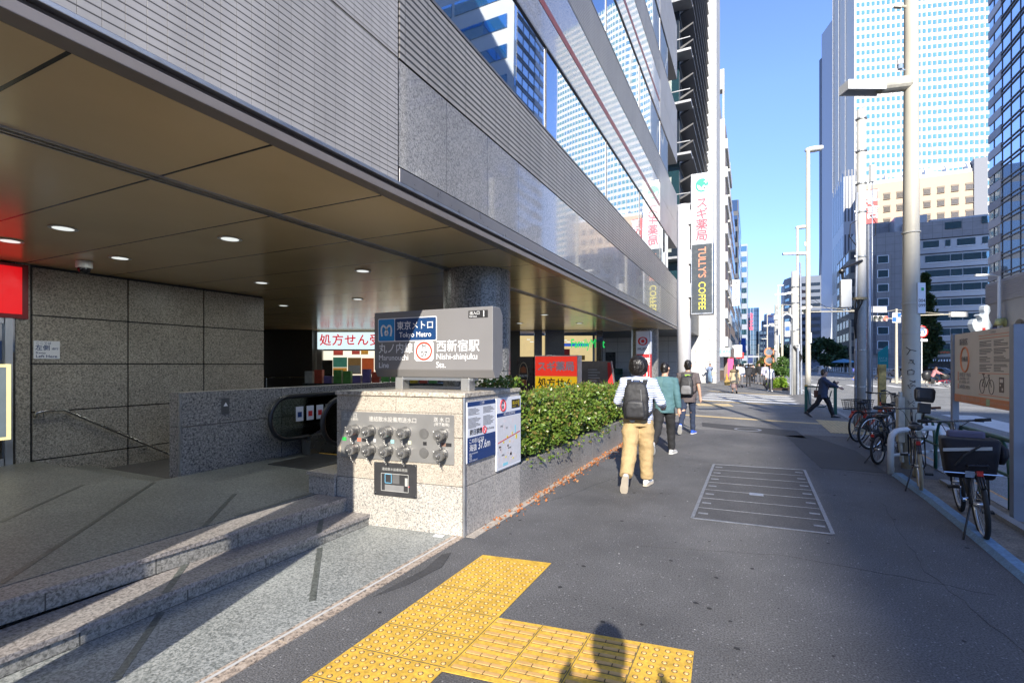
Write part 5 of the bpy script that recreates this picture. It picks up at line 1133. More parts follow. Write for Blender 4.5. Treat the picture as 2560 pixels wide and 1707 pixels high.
# white sign pole with the big vertical sign
vs_ = thing('vertical_shop_sign', 'tall vertical sign on a thick white pole with pharmacy and coffee panels', 'sign', (-2.5, 21.3, 0))
g = MB(); g.cyl((-2.50,21.35,0),(-2.50,21.35,8.15), .27,.27,28); g.sph((-2.50,21.35,8.15), (.27,.27,.06), 24, 6); g.build('pole', M('sign_pole_white', (.60,.60,.62), .4, var=.04), vs_, smooth=True)
g = MB()
for z in (7.6, 6.0, 4.65): g.box(-2.30,-2.2,21.1,21.5,z-.28,z+.28)
g.build('bracket', M('bracket_white', (.66,.66,.66), .5), vs_)
SYv = 21.05
g = MB(); g.box(-2.21,-1.38,SYv,SYv+.55,3.66,9.28); g.build('housing', alu, vs_, bevel=.015)
g = MB(); g.box(-2.17,-1.42,SYv-.014,SYv-.001,6.46,9.23); g.box(-1.379,-1.37,SYv+.05,SYv+.5,6.46,9.23); g.build('white_panel', M('panel_white', (.70,.70,.72), .35, var=.02), vs_)
g = MB(); g.box(-2.17,-1.42,SYv-.014,SYv-.001,3.72,6.44); g.box(-1.379,-1.37,SYv+.05,SYv+.5,3.72,6.44); g.build('dark_panel', M('panel_slate', (.075,.085,.09), .25, var=.03), vs_)
rose = M('sign_rose', (.78,.10,.14), .4, var=0)
for ch, z in (('ス', 8.05), ('ギ', 7.62), ('薬', 7.19), ('局', 6.76)): text(ch, (-1.795, SYv-.018, z), (1,0,0), (0,0,1), .46, rose, vs_, bold=.03)
g = MB(); g.prism([(-1.795+.24*math.cos(R(a*10)), 8.78+.27*math.sin(R(a*10))) for a in range(36)], (0,SYv-.017,0), (1,0,0), (0,0,1), (0,.002,0)); g.build('emblem', M('emblem_green', (.02,.36,.25), .4, var=0), vs_)
g = MB()
def leafshape(cx, cz, a, L, w_): 
    d = Vector((math.cos(a),0,math.sin(a))); n = Vector((-d.z,0,d.x)); p = Vector((cx,SYv-.0185,cz)); return [p, p+d*L*.35+n*w_, p+d*L*.75+n*w_*.7, p+d*L, p+d*L*.75-n*w_*.7, p+d*L*.35-n*w_]
for a, L, cx in ((R(125), .30, -1.80), (R(75), .22, -1.76), (R(50), .24, -1.72)): g.add(leafshape(cx, 8.57, a, L, .065), [(0,1,2,3),(0,3,4,5)])
g.box(-1.66,-1.63,SYv-.019,SYv-.0175,8.83,9.0); g.box(-1.72,-1.57,SYv-.019,SYv-.0175,8.90,8.93); g.build('emblem_leaf', ink_white, vs_)
text("TULLY'S", (-1.80, SYv-.018, 5.72), (0,0,-1), (1,0,0), .40, M('letter_salmon', (.75,.28,.16), .5, var=0), vs_, bold=.015, xs=.86)
text("COFFEE", (-1.80, SYv-.018, 4.40), (0,0,-1), (1,0,0), .365, M('letter_yellow', (.75,.66,.08), .5, var=0), vs_, bold=.015, xs=.88)
# ================================================================ buildings along the street
dark_gl = glass('dark_glass', (.02,.03,.045), (.50,.58,.66), .2, .01, .3)
sky_gl = glass('sky_glass', (.16,.24,.34), (.85,.92,1.0), .72, .012, .2)
teal_gl = glass('teal_glass', (.02,.06,.075), (.50,.70,.76), .33, .01, .3)
lt_gran = granite('light_wall_granite', (.40,.40,.40), (.50,.50,.49), (.60,.60,.59), 30, .6, seam=[(0,1.2,.3,.03),(2,1.0,.1,.03)], blotch=.06)
fin_m = M('dark_fin', (.085,.085,.088), .4, .4, var=.1, vs=.5)
# building with dark horizontal fins
fb = thing('fin_building', 'dark office building wrapped in horizontal fins above a pale granite wall', 'building', (-8, 42, 0))
g = MB(); g.box(-22, -4.4, 35, 49, 4.3, 58); g.build('core', M('fin_core', (.05,.055,.06), .4), fb)
g = MB()
for k in range(44):
    z = 9.4 + k*1.12
    g.prism([(-4.35, z), (-3.52, z+.42), (-3.52, z+.52), (-4.35, z+.16)], (0, 35, 0), (1,0,0), (0,0,1), (0, 13.2, 0))
g.build('fin', fin_m, fb)
g = MB()
for k in range(16): g.box(-10, -3.55, 33.9, 35, 8.6+k*3.36, 8.75+k*3.36); g.box(-10, -3.6, 33.9, 33.95, 9.4+k*3.36, 9.46+k*3.36)
g.build('balcony_shelf', M('shelf_grey', (.32,.33,.35), .4, .4), fb)
pan = M('pale_blind', (.30,.33,.30), .5, var=.15, vs=.4)
for k in range(16):
    g = MB(); g.box(-10, -4.41, 34.9, 34.99, 5.2+k*3.36, 8.55+k*3.36); w = g.build('window', dark_gl if k % 2 else teal_gl, fb)
    g = MB(); g.box(-6.2, -4.9, 34.86, 34.899, 5.9+k*3.36, 7.6+k*3.36); g.build('blind', pan, w)
    if k in (1, 3, 5, 7): g = MB(); g.prism([(-5.35, 7.3+k*3.36),(-5.05, 7.3+k*3.36),(-5.2, 6.95+k*3.36)], (0,34.85,0), (1,0,0), (0,0,1), (0,.01,0)); g.build('red_triangle', ink_red, w)
g = MB(); g.box(-4.2, -2.9, 48.5, 54, 0, 58); g.box(-18, -4.2, 48.5, 49, 0, 9.0); g.build('granite_wall', lt_gran, fb)
g = MB(); g.box(-13.1, -12.1, 48.42, 48.499, 0, 2.9); g.build('door', M('door_dark', (.02,.025,.03), .3), fb)
g = MB(); g.box(-14.5, -11.2, 47.6, 47.63, .0, 1.3); g.build('glass_screen', glass('green_screen', (.03,.10,.09), (.4,.6,.55), .25, 0), fb)
# white tiled building
wt = tiles('white_square_tile', (.62,.61,.57), (.40,.39,.36), .30, .30, .025, .5, axes=(0, 2), bump=.2)
wt2 = M('white_tile_side', (.60,.59,.55), .5)
wb = thing('white_tile_building', 'narrow white tiled building with brown shuttered balconies beyond the fin building', 'building', (-6, 60, 0))
g = MB(); g.box(-14, -2.55, 56, 72, 2.9, 27.2); g.box(-14, -3.3, 56, 72, 27.2, 31.6); g.box(-14,-2.6,56,57,30.3,32.4); g.box(-2.75,-2.6,56,56.3,27.2,30.3); g.box(-14, -3.4, 56.2, 72, 0, 2.9); g.build('wall', wt, wb)
for fl in range(8):
    z = 3.6 + fl*3.0
    g = MB(); g.box(-2.55, -2.52, 57.5, 63.2, z+1.1, z+2.6); g.build('window', M('brown_shutter', (.16,.11,.08), .5), wb)
    g = MB(); g.box(-2.55, -2.52, 64.4, 70.5, z+1.1, z+2.6); g.build('window', M('brown_shutter', ()), wb)
    g = MB(); g.box(-2.55, -2.33, 57.3, 63.4, z, z+1.05); g.box(-2.55, -2.33, 64.2, 70.7, z, z+1.05); g.build('balcony', wt2, wb)
g = MB(); g.box(-3.55, -2.0, 55.3, 55.7, 2.5, 3.4); g.build('shop_sign', M('pale_cyan_sign', (.55,.68,.72), .4), wb)
text('CLEAN', (-2.8, 55.29, 3.0), (1,0,0), (0,0,1), .5, M('cyan_letter', (.05,.35,.55), .5), wb)
rgs = thing('white_hanging_sign', 'white hanging sign with slender black lettering on the street wall', 'sign', (-1.9, 72, 9))
g = MB(); g.box(-2.38, -1.50, 72.3, 72.6, 9.5, 12.95); g.box(-2.8, -2.38, 72.4, 72.5, 12.2, 12.3); g.box(-2.8, -2.38, 72.4, 72.5, 10, 10.1); g.build('panel', [paper_white], rgs)
text('Rose Garden', (-1.92, 72.28, 11.25), (0,0,-1), (1,0,0), .62, ink_black, rgs, xs=.88)
# generic block with separate windows on its street and near faces
def block(name, label, x0, x1, y0, y1, h, wall, win, nf, nx, ny, face='s', wh=.55, ww=.7, roof=None, cat='building'):
    t = thing(name, label, cat, ((x0+x1)/2, (y0+y1)/2, 0))
    g = MB(); g.box(x0, x1, y0, y1, 0, h); g.build('wall', wall, t)
    fh = h/nf; proto = {}
    for f in range(nf):
        z = fh*f + fh*.3
        for i in range(nx):
            w = (x1-x0)/nx; xa = x0 + w*(i + (1-ww)/2)
            if 's' not in proto:
                g = MB(); g.box(0, w*ww, -.05, 0, 0, fh*wh); o = g.build('window', win, t, world=False); proto['s'] = o
            else: o = proto['s'].copy(); C.objects.link(o)
            o.location = (xa - t.location.x, y0 - .002 - t.location.y, z)
        for i in range(ny):
            w = (y1-y0)/ny; ya = y0 + w*(i + (1-ww)/2); xs = x0 if face == 'w' else x1
            if 'e' not in proto:
                g = MB(); g.box(-.05, .05, 0, w*ww, 0, fh*wh); o = g.build('window', win, t, world=False); proto['e'] = o
            else: o = proto['e'].copy(); C.objects.link(o)
            o.location = (xs - t.location.x, ya - t.location.y, z)
    if roof:
        g = MB(); g.box(x0+(x1-x0)*.2, x1-(x1-x0)*.25, y0+1, y1-1, h, h+roof); g.build('roof_house', wall, t)
    return t
pale_w = M('pale_block_wall', (.42,.43,.44), .7); grey_w = M('grey_block_wall', (.22,.23,.25), .7); brown_w = M('brown_block_wall', (.25,.19,.15), .7)
block('apartment_block', 'slim brown and grey block next to the white tiled building', -16, -2.7, 73, 96, 26, brown_w, dark_gl, 8, 3, 5)
block('dark_glass_block', 'dark glass office block behind the white hanging sign', -14, -2.9, 130, 160, 41, M('dark_block', (.06,.065,.075), .4), dark_gl, 11, 1, 2, wh=.7, ww=.96)
block('pale_street_block', 'pale narrow office block beyond the dark glass block', -14, -3.3, 166, 200, 40, pale_w, dark_gl, 11, 3, 3)
block('blue_grey_office', 'pale blue office block with a pink roof edge near the street end', -12, -1.6, 215, 250, 49, M('bluegrey_wall', (.30,.34,.42), .6), teal_gl, 12, 3, 3, wh=.5, ww=.85)
block('low_shop_block', 'low grey shop block along the far sidewalk on the building side', -14, -3.0, 98, 128, 16, grey_w, dark_gl, 5, 3, 5)
# round cornered glass tower with vertical red lettering
gt = thing('glass_tower', 'slender dark glass tower with vertical red lettering at the far end of the street', 'building', (-.5, 400, 0))
pts = [(-5.0,6),(-5.0,1.5),(-4.2,.4),(-3,0),(3.2,0),(4.3,.5),(5,1.6),(5,6)]
g = MB(); g.prism([(p[0], p[1]) for p in pts] + [(5,14),(-5,14)], (-.4,400,0), (1,0,0), (0,1,0), (0,0,43)); g.build('glass_wall', glass('tower_dark_glass', (.01,.02,.035), (.35,.45,.55), .3, .01, .3), gt)
for k in range(12):
    g = MB(); g.prism([(p[0]*1.01, p[1]-.05) for p in pts] + [(5.05,14),(-5.05,14)], (-.4,400,2+k*3.5), (1,0,0), (0,1,0), (0,0,.25)); g.build('floor_band', black_metal, gt)
g = MB()
for k in range(6): g.box(-4.6+k*1.75, -4.35+k*1.75, 399.85, 400.1, 2, 43)
g.build('mullion', M('tower_mullion', (.35,.40,.45), .4, .5), gt)
text('カ\nラ\nオ\nケ\n館', (-.4, 399.7, 33), (1,0,0), (0,0,1), 2.5, M('neon_red', (.75,.06,.10), .5, emit=.5), gt, bold=.03)
g = MB(); g.box(-2.6, .6, 399.5, 399.8, 1, 9); g.build('screen', M('screen_blue', (.03,.05,.14), .3, var=.6, vs=.4), gt)
block('far_white_block', 'white far block with a blue and red rooftop sign', 6.5, 16, 420, 440, 35, M('white_block_wall', (.50,.52,.56), .6), M('grey_louvre_windows', (.18,.19,.21), .5), 8, 6, 1, wh=.6, ww=.5, roof=5)
g = MB(); g.box(9.5, 16.5, 417.5, 418, 32, 40); far_sign = g.build('rooftop_sign', M('roof_sign', (.55,.58,.70), .5)); tag(far_sign, 'pale rooftop sign panel with red and blue lettering on the far white block', 'sign')
text('Maria', (13, 417.4, 38), (1,0,0), (0,0,1), 2.2, ink_red, far_sign); text('HA', (12.7, 417.4, 33.8), (1,0,0), (0,0,1), 3, M('letter_blue', (.03,.15,.5), .5), far_sign)
block('far_dark_block', 'dark low block beside the glass tower', 4.8, 9.5, 395, 412, 26, M('dark_block', ()), dark_gl, 7, 2, 1)
block('far_grey_block', 'grey block with vertical ribs on the far right of the street end', 8.5, 17, 380, 400, 22, grey_w, pale_w, 1, 12, 1, wh=.6, ww=.3)
block('far_left_tower', 'pale stepped block left of the glass tower', -9, -4.8, 330, 350, 30, pale_w, dark_gl, 8, 2, 3)
# blue grey office with banded windows
bo = thing('banded_office', 'blue grey office tower with dark window bands beyond the far trees', 'building', (20, 262, 0))
bw = M('banded_wall', (.13,.155,.20), .6, var=.05)
g = MB(); g.prism([(13.2,258),(15.4,252),(27,252),(27,285),(13.2,285)], (0,0,0), (1,0,0), (0,1,0), (0,0,40.5)); g.box(17, 20, 256, 260, 40.5, 42); g.build('wall', bw, bo)
for k in range(12):
    z = 3.2 + k*3.0
    g = MB(); g.box(17, 26.6, 251.8, 252.05, z, z+1.25); g.build('window_band', dark_gl, bo)
    g = MB(); g.prism([(13.5,257.0),(15.0,252.9),(15.2,253),(13.7,257.1)], (-.05,-.05,z), (1,0,0), (0,1,0), (0,0,1.1)); g.build('window_band', teal_gl, bo)

# white skyscraper with a flared side
tw = thing('white_skyscraper', 'tall white skyscraper with rows of small windows and a sweeping flared side', 'skyscraper', (45, 275, 0))
tw_w = M('skyscraper_white', (.64,.61,.56), .5, var=.02, vs=.05)
P0 = Vector((42.0, 270.0, 0)); dF = Vector((.956, .292, 0)); dS = Vector((-.292, .956, 0)); nF = Vector((.292, -.956, 0))
TL = 64.0; TH_ = 205.0
def twp(a, b, z): p = P0 + dF*a + dS*b; return (p.x, p.y, z)
g = MB(); bx = [twp(0,0,0), twp(TL,0,0), twp(TL,34,0), twp(0,20,0)]; g.add(bx + [(p[0],p[1],TH_) for p in bx], [(3,2,1,0),(4,5,6,7),(0,1,5,4),(1,2,6,5),(2,3,7,6),(3,0,4,7)]); g.build('wall', tw_w, tw)
# side ribs and flared end slab
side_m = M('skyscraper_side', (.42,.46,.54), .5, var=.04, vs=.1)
g = MB()
for b0, b1, o, h in ((0, .8, .3, TH_), (8, 8.5, .4, TH_), (14, 14.4, .5, TH_), (19.5, 20, .6, TH_)):
    q = [twp(0,b0,0), twp(0,b1,0), twp(-o,b1,0), twp(-o,b0,0)]; g.add(q + [(p[0],p[1],h) for p in q], [(3,2,1,0),(4,5,6,7),(0,1,5,4),(1,2,6,5),(2,3,7,6),(3,0,4,7)])
g.build('side_rib', tw_w, tw)
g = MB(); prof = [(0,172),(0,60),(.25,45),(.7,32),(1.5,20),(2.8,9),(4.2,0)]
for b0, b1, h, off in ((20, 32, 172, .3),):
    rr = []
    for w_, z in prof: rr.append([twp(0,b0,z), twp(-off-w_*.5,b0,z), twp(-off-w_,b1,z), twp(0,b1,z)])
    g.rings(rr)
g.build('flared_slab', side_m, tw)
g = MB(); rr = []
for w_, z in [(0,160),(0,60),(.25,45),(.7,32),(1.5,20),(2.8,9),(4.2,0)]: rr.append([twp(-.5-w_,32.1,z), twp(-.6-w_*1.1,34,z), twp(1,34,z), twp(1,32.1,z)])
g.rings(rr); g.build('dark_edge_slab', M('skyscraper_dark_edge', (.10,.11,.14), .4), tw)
tw_gl = glass('skyscraper_glass', (.10,.26,.27), (.60,.80,.76), .30, .01, .4)
vary_glass(tw_gl)
NC, NR = 31, 56; pw = TL/NC; stuff = MB(); proto = None; nwin = 0
for r_ in range(NR):
    z = 4 + r_*3.62
    for c_ in range(NC):
        a = pw*(c_ + .25); q = [twp(a,-.12,z), twp(a+pw*.62,-.12,z), twp(a+pw*.62,-.12,z+1.95), twp(a,-.12,z+1.95)]
        if 14 <= r_ <= 17 and 2 <= c_ <= 26:
            if proto is None:
                m_ = MB(); m_.quad(*q); proto = m_.build('window', tw_gl, tw); pz, pa = z, a
            else:
                o = proto.copy(); C.objects.link(o); dv = dF*(a-pa); o.location = (dv.x, dv.y, z-pz)
        else: stuff.quad(*q)
o = stuff.build('windows', tw_gl, tw); o['kind'] = 'stuff'
g = MB()
for c_ in range(NC+1):
    a = pw*c_; q = [twp(a-.12,-.45,0), twp(a+.12,-.45,0), twp(a+.12,.05,0), twp(a-.12,.05,0)]; g.add(q + [(p[0],p[1],TH_) for p in q], [(0,1,5,4),(1,2,6,5),(2,3,7,6),(3,0,4,7)])
g.build('facade_ribs', tw_w, tw)

# cream hospital block with a white roof gallery
be = thing('cream_block', 'cream block with square windows and a white vaulted roof gallery before the skyscraper', 'building', (40, 182, 0))
cream = M('cream_wall', (.50,.385,.265), .7, var=.04, vs=.2)
BY = 176
g = MB(); g.box(29.5, 56.5, BY, BY+26, 0, 54.2); g.build('wall', cream, be)
g = MB(); g.box(54.2, 57, BY-.4, BY+20, 0, 57.5); g.build('corner_pier', M('grey_block_wall', ()), be)
proto = None
for r_ in range(13):
    for c_ in range(8):
        x = 31.2 + c_*3.05; z = 6 + r_*3.62
        if proto is None:
            g = MB(); g.box(0, 1.55, -.1, .02, 0, 1.75); proto = g.build('window', M('hospital_glass', (.10,.085,.07), .2, spec=.6), be, world=False); o = proto
            g = MB(); g.box(-.06, 1.61, -.16, -.101, 1.3, 1.8); g.build('shade', M('window_brown', (.22,.17,.12), .6), proto, world=False); g = MB(); g.box(-.06, 1.61, -.3, -.05, -.12, -.01); g.build('sill', M('window_brown', ()), proto, world=False)
            o.location = (x - be.location.x, BY-.02 - be.location.y, z)
        else:
            o = copy_tree(proto, be); o.location = (x - be.location.x, BY-.02 - be.location.y, z)
g = MB(); g.box(29.6, 54, BY+.3, BY+4, 54.2, 55.2)
for k in range(6):
    x = 30.2 + k*4.6; rr = []
    for a in range(7):
        t_ = R(a*15); rr.append((BY + .2 + 3.6*(1-math.cos(t_)), 54.3 + 3.6*math.sin(t_)))
    g.prism([(BY+4, 54.3)] + [(p[0], p[1]) for p in rr], (x, 0, 0), (0,1,0), (0,0,1), (.55, 0, 0))
rr1 = [(BY + .9 + 3.0*(1-math.cos(R(a*10+35))), 54.4 + 3.4*math.sin(R(a*10+35))) for a in range(6)]
g.prism(rr1 + [(p[0]+.1, p[1]-.12) for p in reversed(rr1)], (30, 0, 0), (0,1,0), (0,0,1), (24, 0, 0))
g.build('roof_gallery', M('gallery_white', (.66,.68,.70), .5), be)
rs = thing('red_rooftop_sign', 'red sign panel with white characters in front of the cream block', 'sign', (28, 160, 36))
g = MB(); g.box(25.6, 29.5, 158, 158.5, 37, 47.6); g.build('panel', M('sign_rust_red', (.50,.05,.05), .5), rs)
text('厚\n信', (27.9, 157.9, 43.4), (1,0,0), (0,0,1), 4.0, ink_white, rs, bold=.02, line=.95)
# grey corner building with bay windows
gb = thing('grey_corner_building', 'grey office building with bay windows and silver window bands across the crossing', 'building', (38, 150, 0))
gw = tiles('grey_panel_wall', (.27,.255,.25), (.18,.17,.165), 1.8, 1.8, .05, .5, axes=(0, 2), bump=.2)
sil = M('silver_band', (.46,.46,.47), .35, .4, var=.05, vs=.3)
GY = 147
g = MB(); g.box(25.2, 32.4, GY, GY+24, 0, 33.5); g.box(32.4, 52, GY+.3, GY+24, 0, 35.2); g.box(25.2, 31, GY+6, GY+20, 33.5, 37.5); g.build('wall', gw, gb)
g = MB(); g.box(31, 37.2, GY+1.2, GY+10, 33.6, 37.2); g.build('roof_house', sil, gb)
g = MB(); g.box(38, 50, GY+2, GY+4, 35.2, 36); g.build('roof_plant', M('pale_block_wall', ()), gb)
for k in range(8):
    z = 5.6 + k*3.42
    if k < 7:
        b = MB(); b.prism([(26.6,GY),(27.0,GY-.7),(29.6,GY-.7),(30.0,GY)], (0,0,z-1.3), (1,0,0), (0,1,0), (0,0,3.41)); b.build('bay', gw, gb)
        b = MB(); b.box(27.35, 29.35, GY-.78, GY-.71, z, z+1.7); w = b.build('window', teal_gl, gb)
        b = MB()
        for (xa, xb, za, zb) in ((27.2,29.5,z-.12,z-.001),(27.2,29.5,z+1.701,z+1.82),(27.2,27.349,z,z+1.7),(29.351,29.5,z,z+1.7)): b.box(xa, xb, GY-.84, GY-.72, za, zb)
        b.build('frame', ink_white, w)
    if k < 8:
        b = MB(); b.box(32.5, 48.6, GY+.12, GY+.29, z-2.0, z+1.35); b.build('silver_band', sil, gb)
        b = MB(); b.box(32.5, 48.6, GY-.02, GY+.118, z+1.36, z+1.55); b.build('dark_ledge', black_metal, gb)
        for (xa, xb) in (((32.8,35.3),(36.6,41.1),(41.3,43.3),(43.5,46.6),(46.8,48.4)) if k < 7 else ((32.8,34.4),(36.2,39.1),(40.3,41.2),(42.4,45.6),(46.8,48.4))):
            b = MB(); b.box(xa, xb, GY+.0, GY+.119, z-.55, z+1.0); w = b.build('window', teal_gl, gb)
            b = MB(); b.box(xa-.08, xb+.08, GY-.05, GY+.11, z-.7, z-.56); b.build('sill', ink_white, w)
for (xa, xb, z) in ((32.8,35.2,32.4),(40.3,43.2,33.0),(46.8,48.6,33.6)):
    b = MB(); b.box(xa, xb, GY+.15, GY+.29, z, z+1.6); b.build('window', teal_gl, gb)
b = MB(); b.box(32.5, 50, GY-1.6, GY+.1, 3.0, 3.3); b.box(33, 48, GY-.1, GY+.1, .3, 2.9); b.build('shop_front', M('shop_dark', (.05,.05,.055), .3), gb)
b = MB()
for i in range(24): b.prism([(36+i*.5,0),(36.25+i*.5,0),(36.25+i*.5,.5),(36+i*.5,.5)], (0,GY-1.7,2.45), (1,0,0), (0,0,1), (0,.05,0))
b.build('awning_fringe', ink_white, gb)
b = MB(); b.prism([(39.6+2.2*math.cos(k*.2618), 4.75+.62*math.sin(k*.2618)) for k in range(24)], (0,GY-.3,0), (1,0,0), (0,0,1), (0,.2,0)); b.build('oval_sign', M('sign_green_dark', (.02,.09,.05), .4), gb)
text('Konno', (39.6, GY-.32, 4.62), (1,0,0), (0,0,1), 1.0, M('letter_orange', (.7,.12,.04), .5), gb, bold=.03)
# tan low building between skyscraper and grey corner
block('tan_corner_building', 'tan apartment building with balconies between the skyscraper and the grey corner', 22.4, 26.2, 152, 172, 31, M('tan_wall', (.36,.31,.24), .7), M('tan_window', (.10,.10,.10), .2), 9, 2, 4, face='w')
block('ribbed_white_building', 'white building with tall dark slots beside the tan apartments', 26.5, 31, 190, 215, 62, M('slot_wall', (.46,.49,.54), .5), M('slot_dark', (.10,.11,.13), .3), 3, 5, 6, face='w', wh=.8, ww=.45)

# striped glass building on the right and the pale banded one nearer to the viewer
sg_ = thing('striped_glass_building', 'tall striped building of mirror glass and grey stone bands across the road', 'building', (34, 55, 0))
RX = 20.5
g = MB(); g.box(RX+.3, 75, 55, 63, 0, 92); g.build('core', M('stripe_core', (.10,.10,.11), .5), sg_)
sto = M('stripe_stone', (.30,.29,.30), .5, var=.06, vs=.4); sto2 = M('stripe_stone_light', (.46,.45,.46), .5, var=.05, vs=.4)
g = MB(); g.box(RX+.05, RX+.3, 55, 63, 9.4, 92); g.build('glass_wall', sky_gl, sg_)
for k in range(50):
    z = 9.6 + k*1.66
    g = MB(); g.box(RX-.03, RX+.06, 60.3, 63.02, z, z+.75); g.box(RX+.06, 24, 63.0, 63.06, z, z+.75); g.build('stone_band', sto2 if k % 2 else sto, sg_)
    g = MB(); g.box(RX-.05, RX+.04, 55, 60.29, z+.05, z+.12); g.box(RX-.05, RX+.04, 55, 60.29, z+.42, z+.49); g.build('stone_band', M('stripe_dark', (.12,.12,.13), .4), sg_)
g = MB()
for k in range(5): g.box(RX+.0, RX+.045, 55.05+k*1.7, 55.10+k*1.7, 9.4, 92)
g.build('mullion', M('stripe_dark', ()), sg_)
g = MB(); g.box(RX-.15, RX+.3, 55, 63.2, 7.4, 9.4); 
for k in range(9): g.box(RX-.2, RX-.15, 55, 63.2, 7.5+k*.2, 7.58+k*.2)
g.build('cornice', sto, sg_)
g = MB(); g.box(RX+.3, 75, 54.9, 54.995, 0, 92); g.build('pale_side_wall', M('pale_band_wall', (.44,.45,.46), .5, var=.05, vs=.3), sg_)
for k in range(22):
    for j in range(4):
        g = MB(); g.box(RX+1.2+j*8.2, RX+9.0+j*8.2, 54.8, 54.899, 10+k*3.7, 11.7+k*3.7); g.build('window', glass('blue_ribbon_glass', (.01,.10,.25), (.35,.6,.85), .45, .01, .3), sg_)
st3 = M('base_stone', (.30,.285,.265), .6, var=.08, vs=.6)
g = MB()
def arch(yc, r_, zs, y0, y1, zt):
    a = [(y0,0),(y0,zt),(y1,zt),(y1,0),(yc+r_,0),(yc+r_,zs)] + [(yc+r_*math.cos(R(k*15)), zs+r_*math.sin(R(k*15))) for k in range(1,12)] + [(yc-r_,zs),(yc-r_,0)]
    return a
for yc in (61, 56.6):
    poly = arch(yc, 1.25, 4.3, yc-2.2, yc+2.2, 7.38); n = len(poly)
    half1 = [p for p in poly]
    # wall strips around the opening
    g.box(RX-.1, RX+.3, yc-2.2, yc-1.25, 0, 7.38); g.box(RX-.1, RX+.3, yc+1.25, yc+2.2, 0, 7.38)
    for k in range(12):
        a0, a1 = R(k*15), R((k+1)*15); ya, za, yb, zb = yc+1.25*math.cos(a0), 4.3+1.25*math.sin(a0), yc+1.25*math.cos(a1), 4.3+1.25*math.sin(a1)
        g.prism([(ya,za),(ya,7.38),(yb,7.38),(yb,zb)], (RX-.1,0,0), (0,1,0), (0,0,1), (.4,0,0))
g.build('arched_base', st3, sg_)
nb = thing('pale_banded_building', 'pale grey banded office building with blue ribbon windows beyond the frame edge', 'building', (34, 30, 0))
g = MB(); g.box(31.5, 66, 18, 43.5, 0, 58); g.build('wall', M('pale_band_wall', (.44,.45,.46), .5, var=.05, vs=.3), nb)
for k in range(16):
    z = 2.5 + k*3.4
    for j in range(6):
        g = MB(); g.box(31.38, 31.5, 18.4+j*4.2, 22.3+j*4.2, z, z+1.6); g.build('window', glass('blue_ribbon_glass', (.01,.10,.25), (.35,.6,.85), .45, .01, .3), nb)
    g = MB(); g.box(31.6, 58, 43.45, 43.6, z, z+1.6); g.build('window_band', glass('blue_ribbon_glass', ()), nb)
# unseen block added behind the viewer to shade the road side of the sidewalk
bh = thing('added_shade_block', 'tall block added across the road behind the viewer to shade the sidewalk', 'building', (42, -100, 0))
g = MB(); g.box(25.2, 62, -150, -57, 0, 48); g.build('wall', grey_w, bh)
for k in range(14):
    g = MB(); g.box(25.05, 25.2, -149, -58, 1+k*3.3, 2.8+k*3.3); g.build('window_band', dark_gl, bh)
# ================================================================ people
def fuse(mb, name, mats, parent, vox=.012, sm=4, wr=0., wfreq=9., seed=0, smooth=True, strands=False):
    """melt overlapping closed shapes into one continuous skin (voxel remesh + smoothing), then optional cloth folds"""
    me = bpy.data.meshes.new('raw'); me.from_pydata(mb.v, [], mb.f); o = bpy.data.objects.new('raw', me)
    m = o.modifiers.new('r', 'REMESH'); m.mode = 'VOXEL'; m.voxel_size = vox
    if sm: s = o.modifiers.new('s', 'SMOOTH'); s.factor = .5; s.iterations = sm
    out = evaluated(o); bpy.data.objects.remove(o); bpy.data.meshes.remove(me)
    if wr:
        cn = [(v.co.copy(), v.normal.copy()) for v in out.vertices]; flat = []
        for p, nv in cn:
            k = mnoise.noise(Vector((p.x*wfreq+seed, p.y*wfreq, p.z*wfreq*(1.5 if not strands else .5)))) + .5*mnoise.noise(Vector((p.x*wfreq*2.3, p.y*wfreq*2.3+seed, p.z*wfreq*(2.8 if not strands else .7))))
            flat += tuple(p + nv*(k*wr))
        out.vertices.foreach_set('co', flat); out.update()
    out.materials.clear()
    for m_ in (mats if isinstance(mats, (list, tuple)) else [mats]): out.materials.append(m_)
    for p in out.polygons: p.material_index = 0
    if smooth: out.polygons.foreach_set('use_smooth', [True]*len(out.polygons))
    out.name = name; ob = bpy.data.objects.new(name, out); C.objects.link(ob); ob.parent = parent; return ob

def stripe_cloth(name, a, b, period, duty=.5, axis=2):
    if name in MATS: return MATS[name]
    m = bpy.data.materials.new(name); m.use_nodes = True; t = m.node_tree; bs = t.nodes['Principled BSDF']; bs.inputs['Roughness'].default_value = .8
    tc = N(t, 'ShaderNodeTexCoord'); sx = N(t, 'ShaderNodeSeparateXYZ'); t.links.new(tc.outputs['Object'], sx.inputs[0])
    n = N(t, 'ShaderNodeTexNoise'); n.inputs['Scale'].default_value = 5; t.links.new(tc.outputs['Object'], n.inputs['Vector'])
    ad = N(t, 'ShaderNodeMath', operation='MULTIPLY_ADD'); ad.inputs[1].default_value = .03; t.links.new(n.outputs[0], ad.inputs[0]); t.links.new(sx.outputs[axis], ad.inputs[2])
    mo = N(t, 'ShaderNodeMath', operation='MODULO'); mo.inputs[1].default_value = period; t.links.new(ad.outputs[0], mo.inputs[0])
    lt = N(t, 'ShaderNodeMath', operation='LESS_THAN'); lt.inputs[1].default_value = period*duty; t.links.new(mo.outputs[0], lt.inputs[0])
    mx = N(t, 'ShaderNodeMix', data_type='RGBA'); t.links.new(lt.outputs[0], mx.inputs['Factor']); mx.inputs['A'].default_value = c4(a); mx.inputs['B'].default_value = c4(b)
    t.links.new(mx.outputs['Result'], bs.inputs['Base Color']); MATS[name] = m; return m

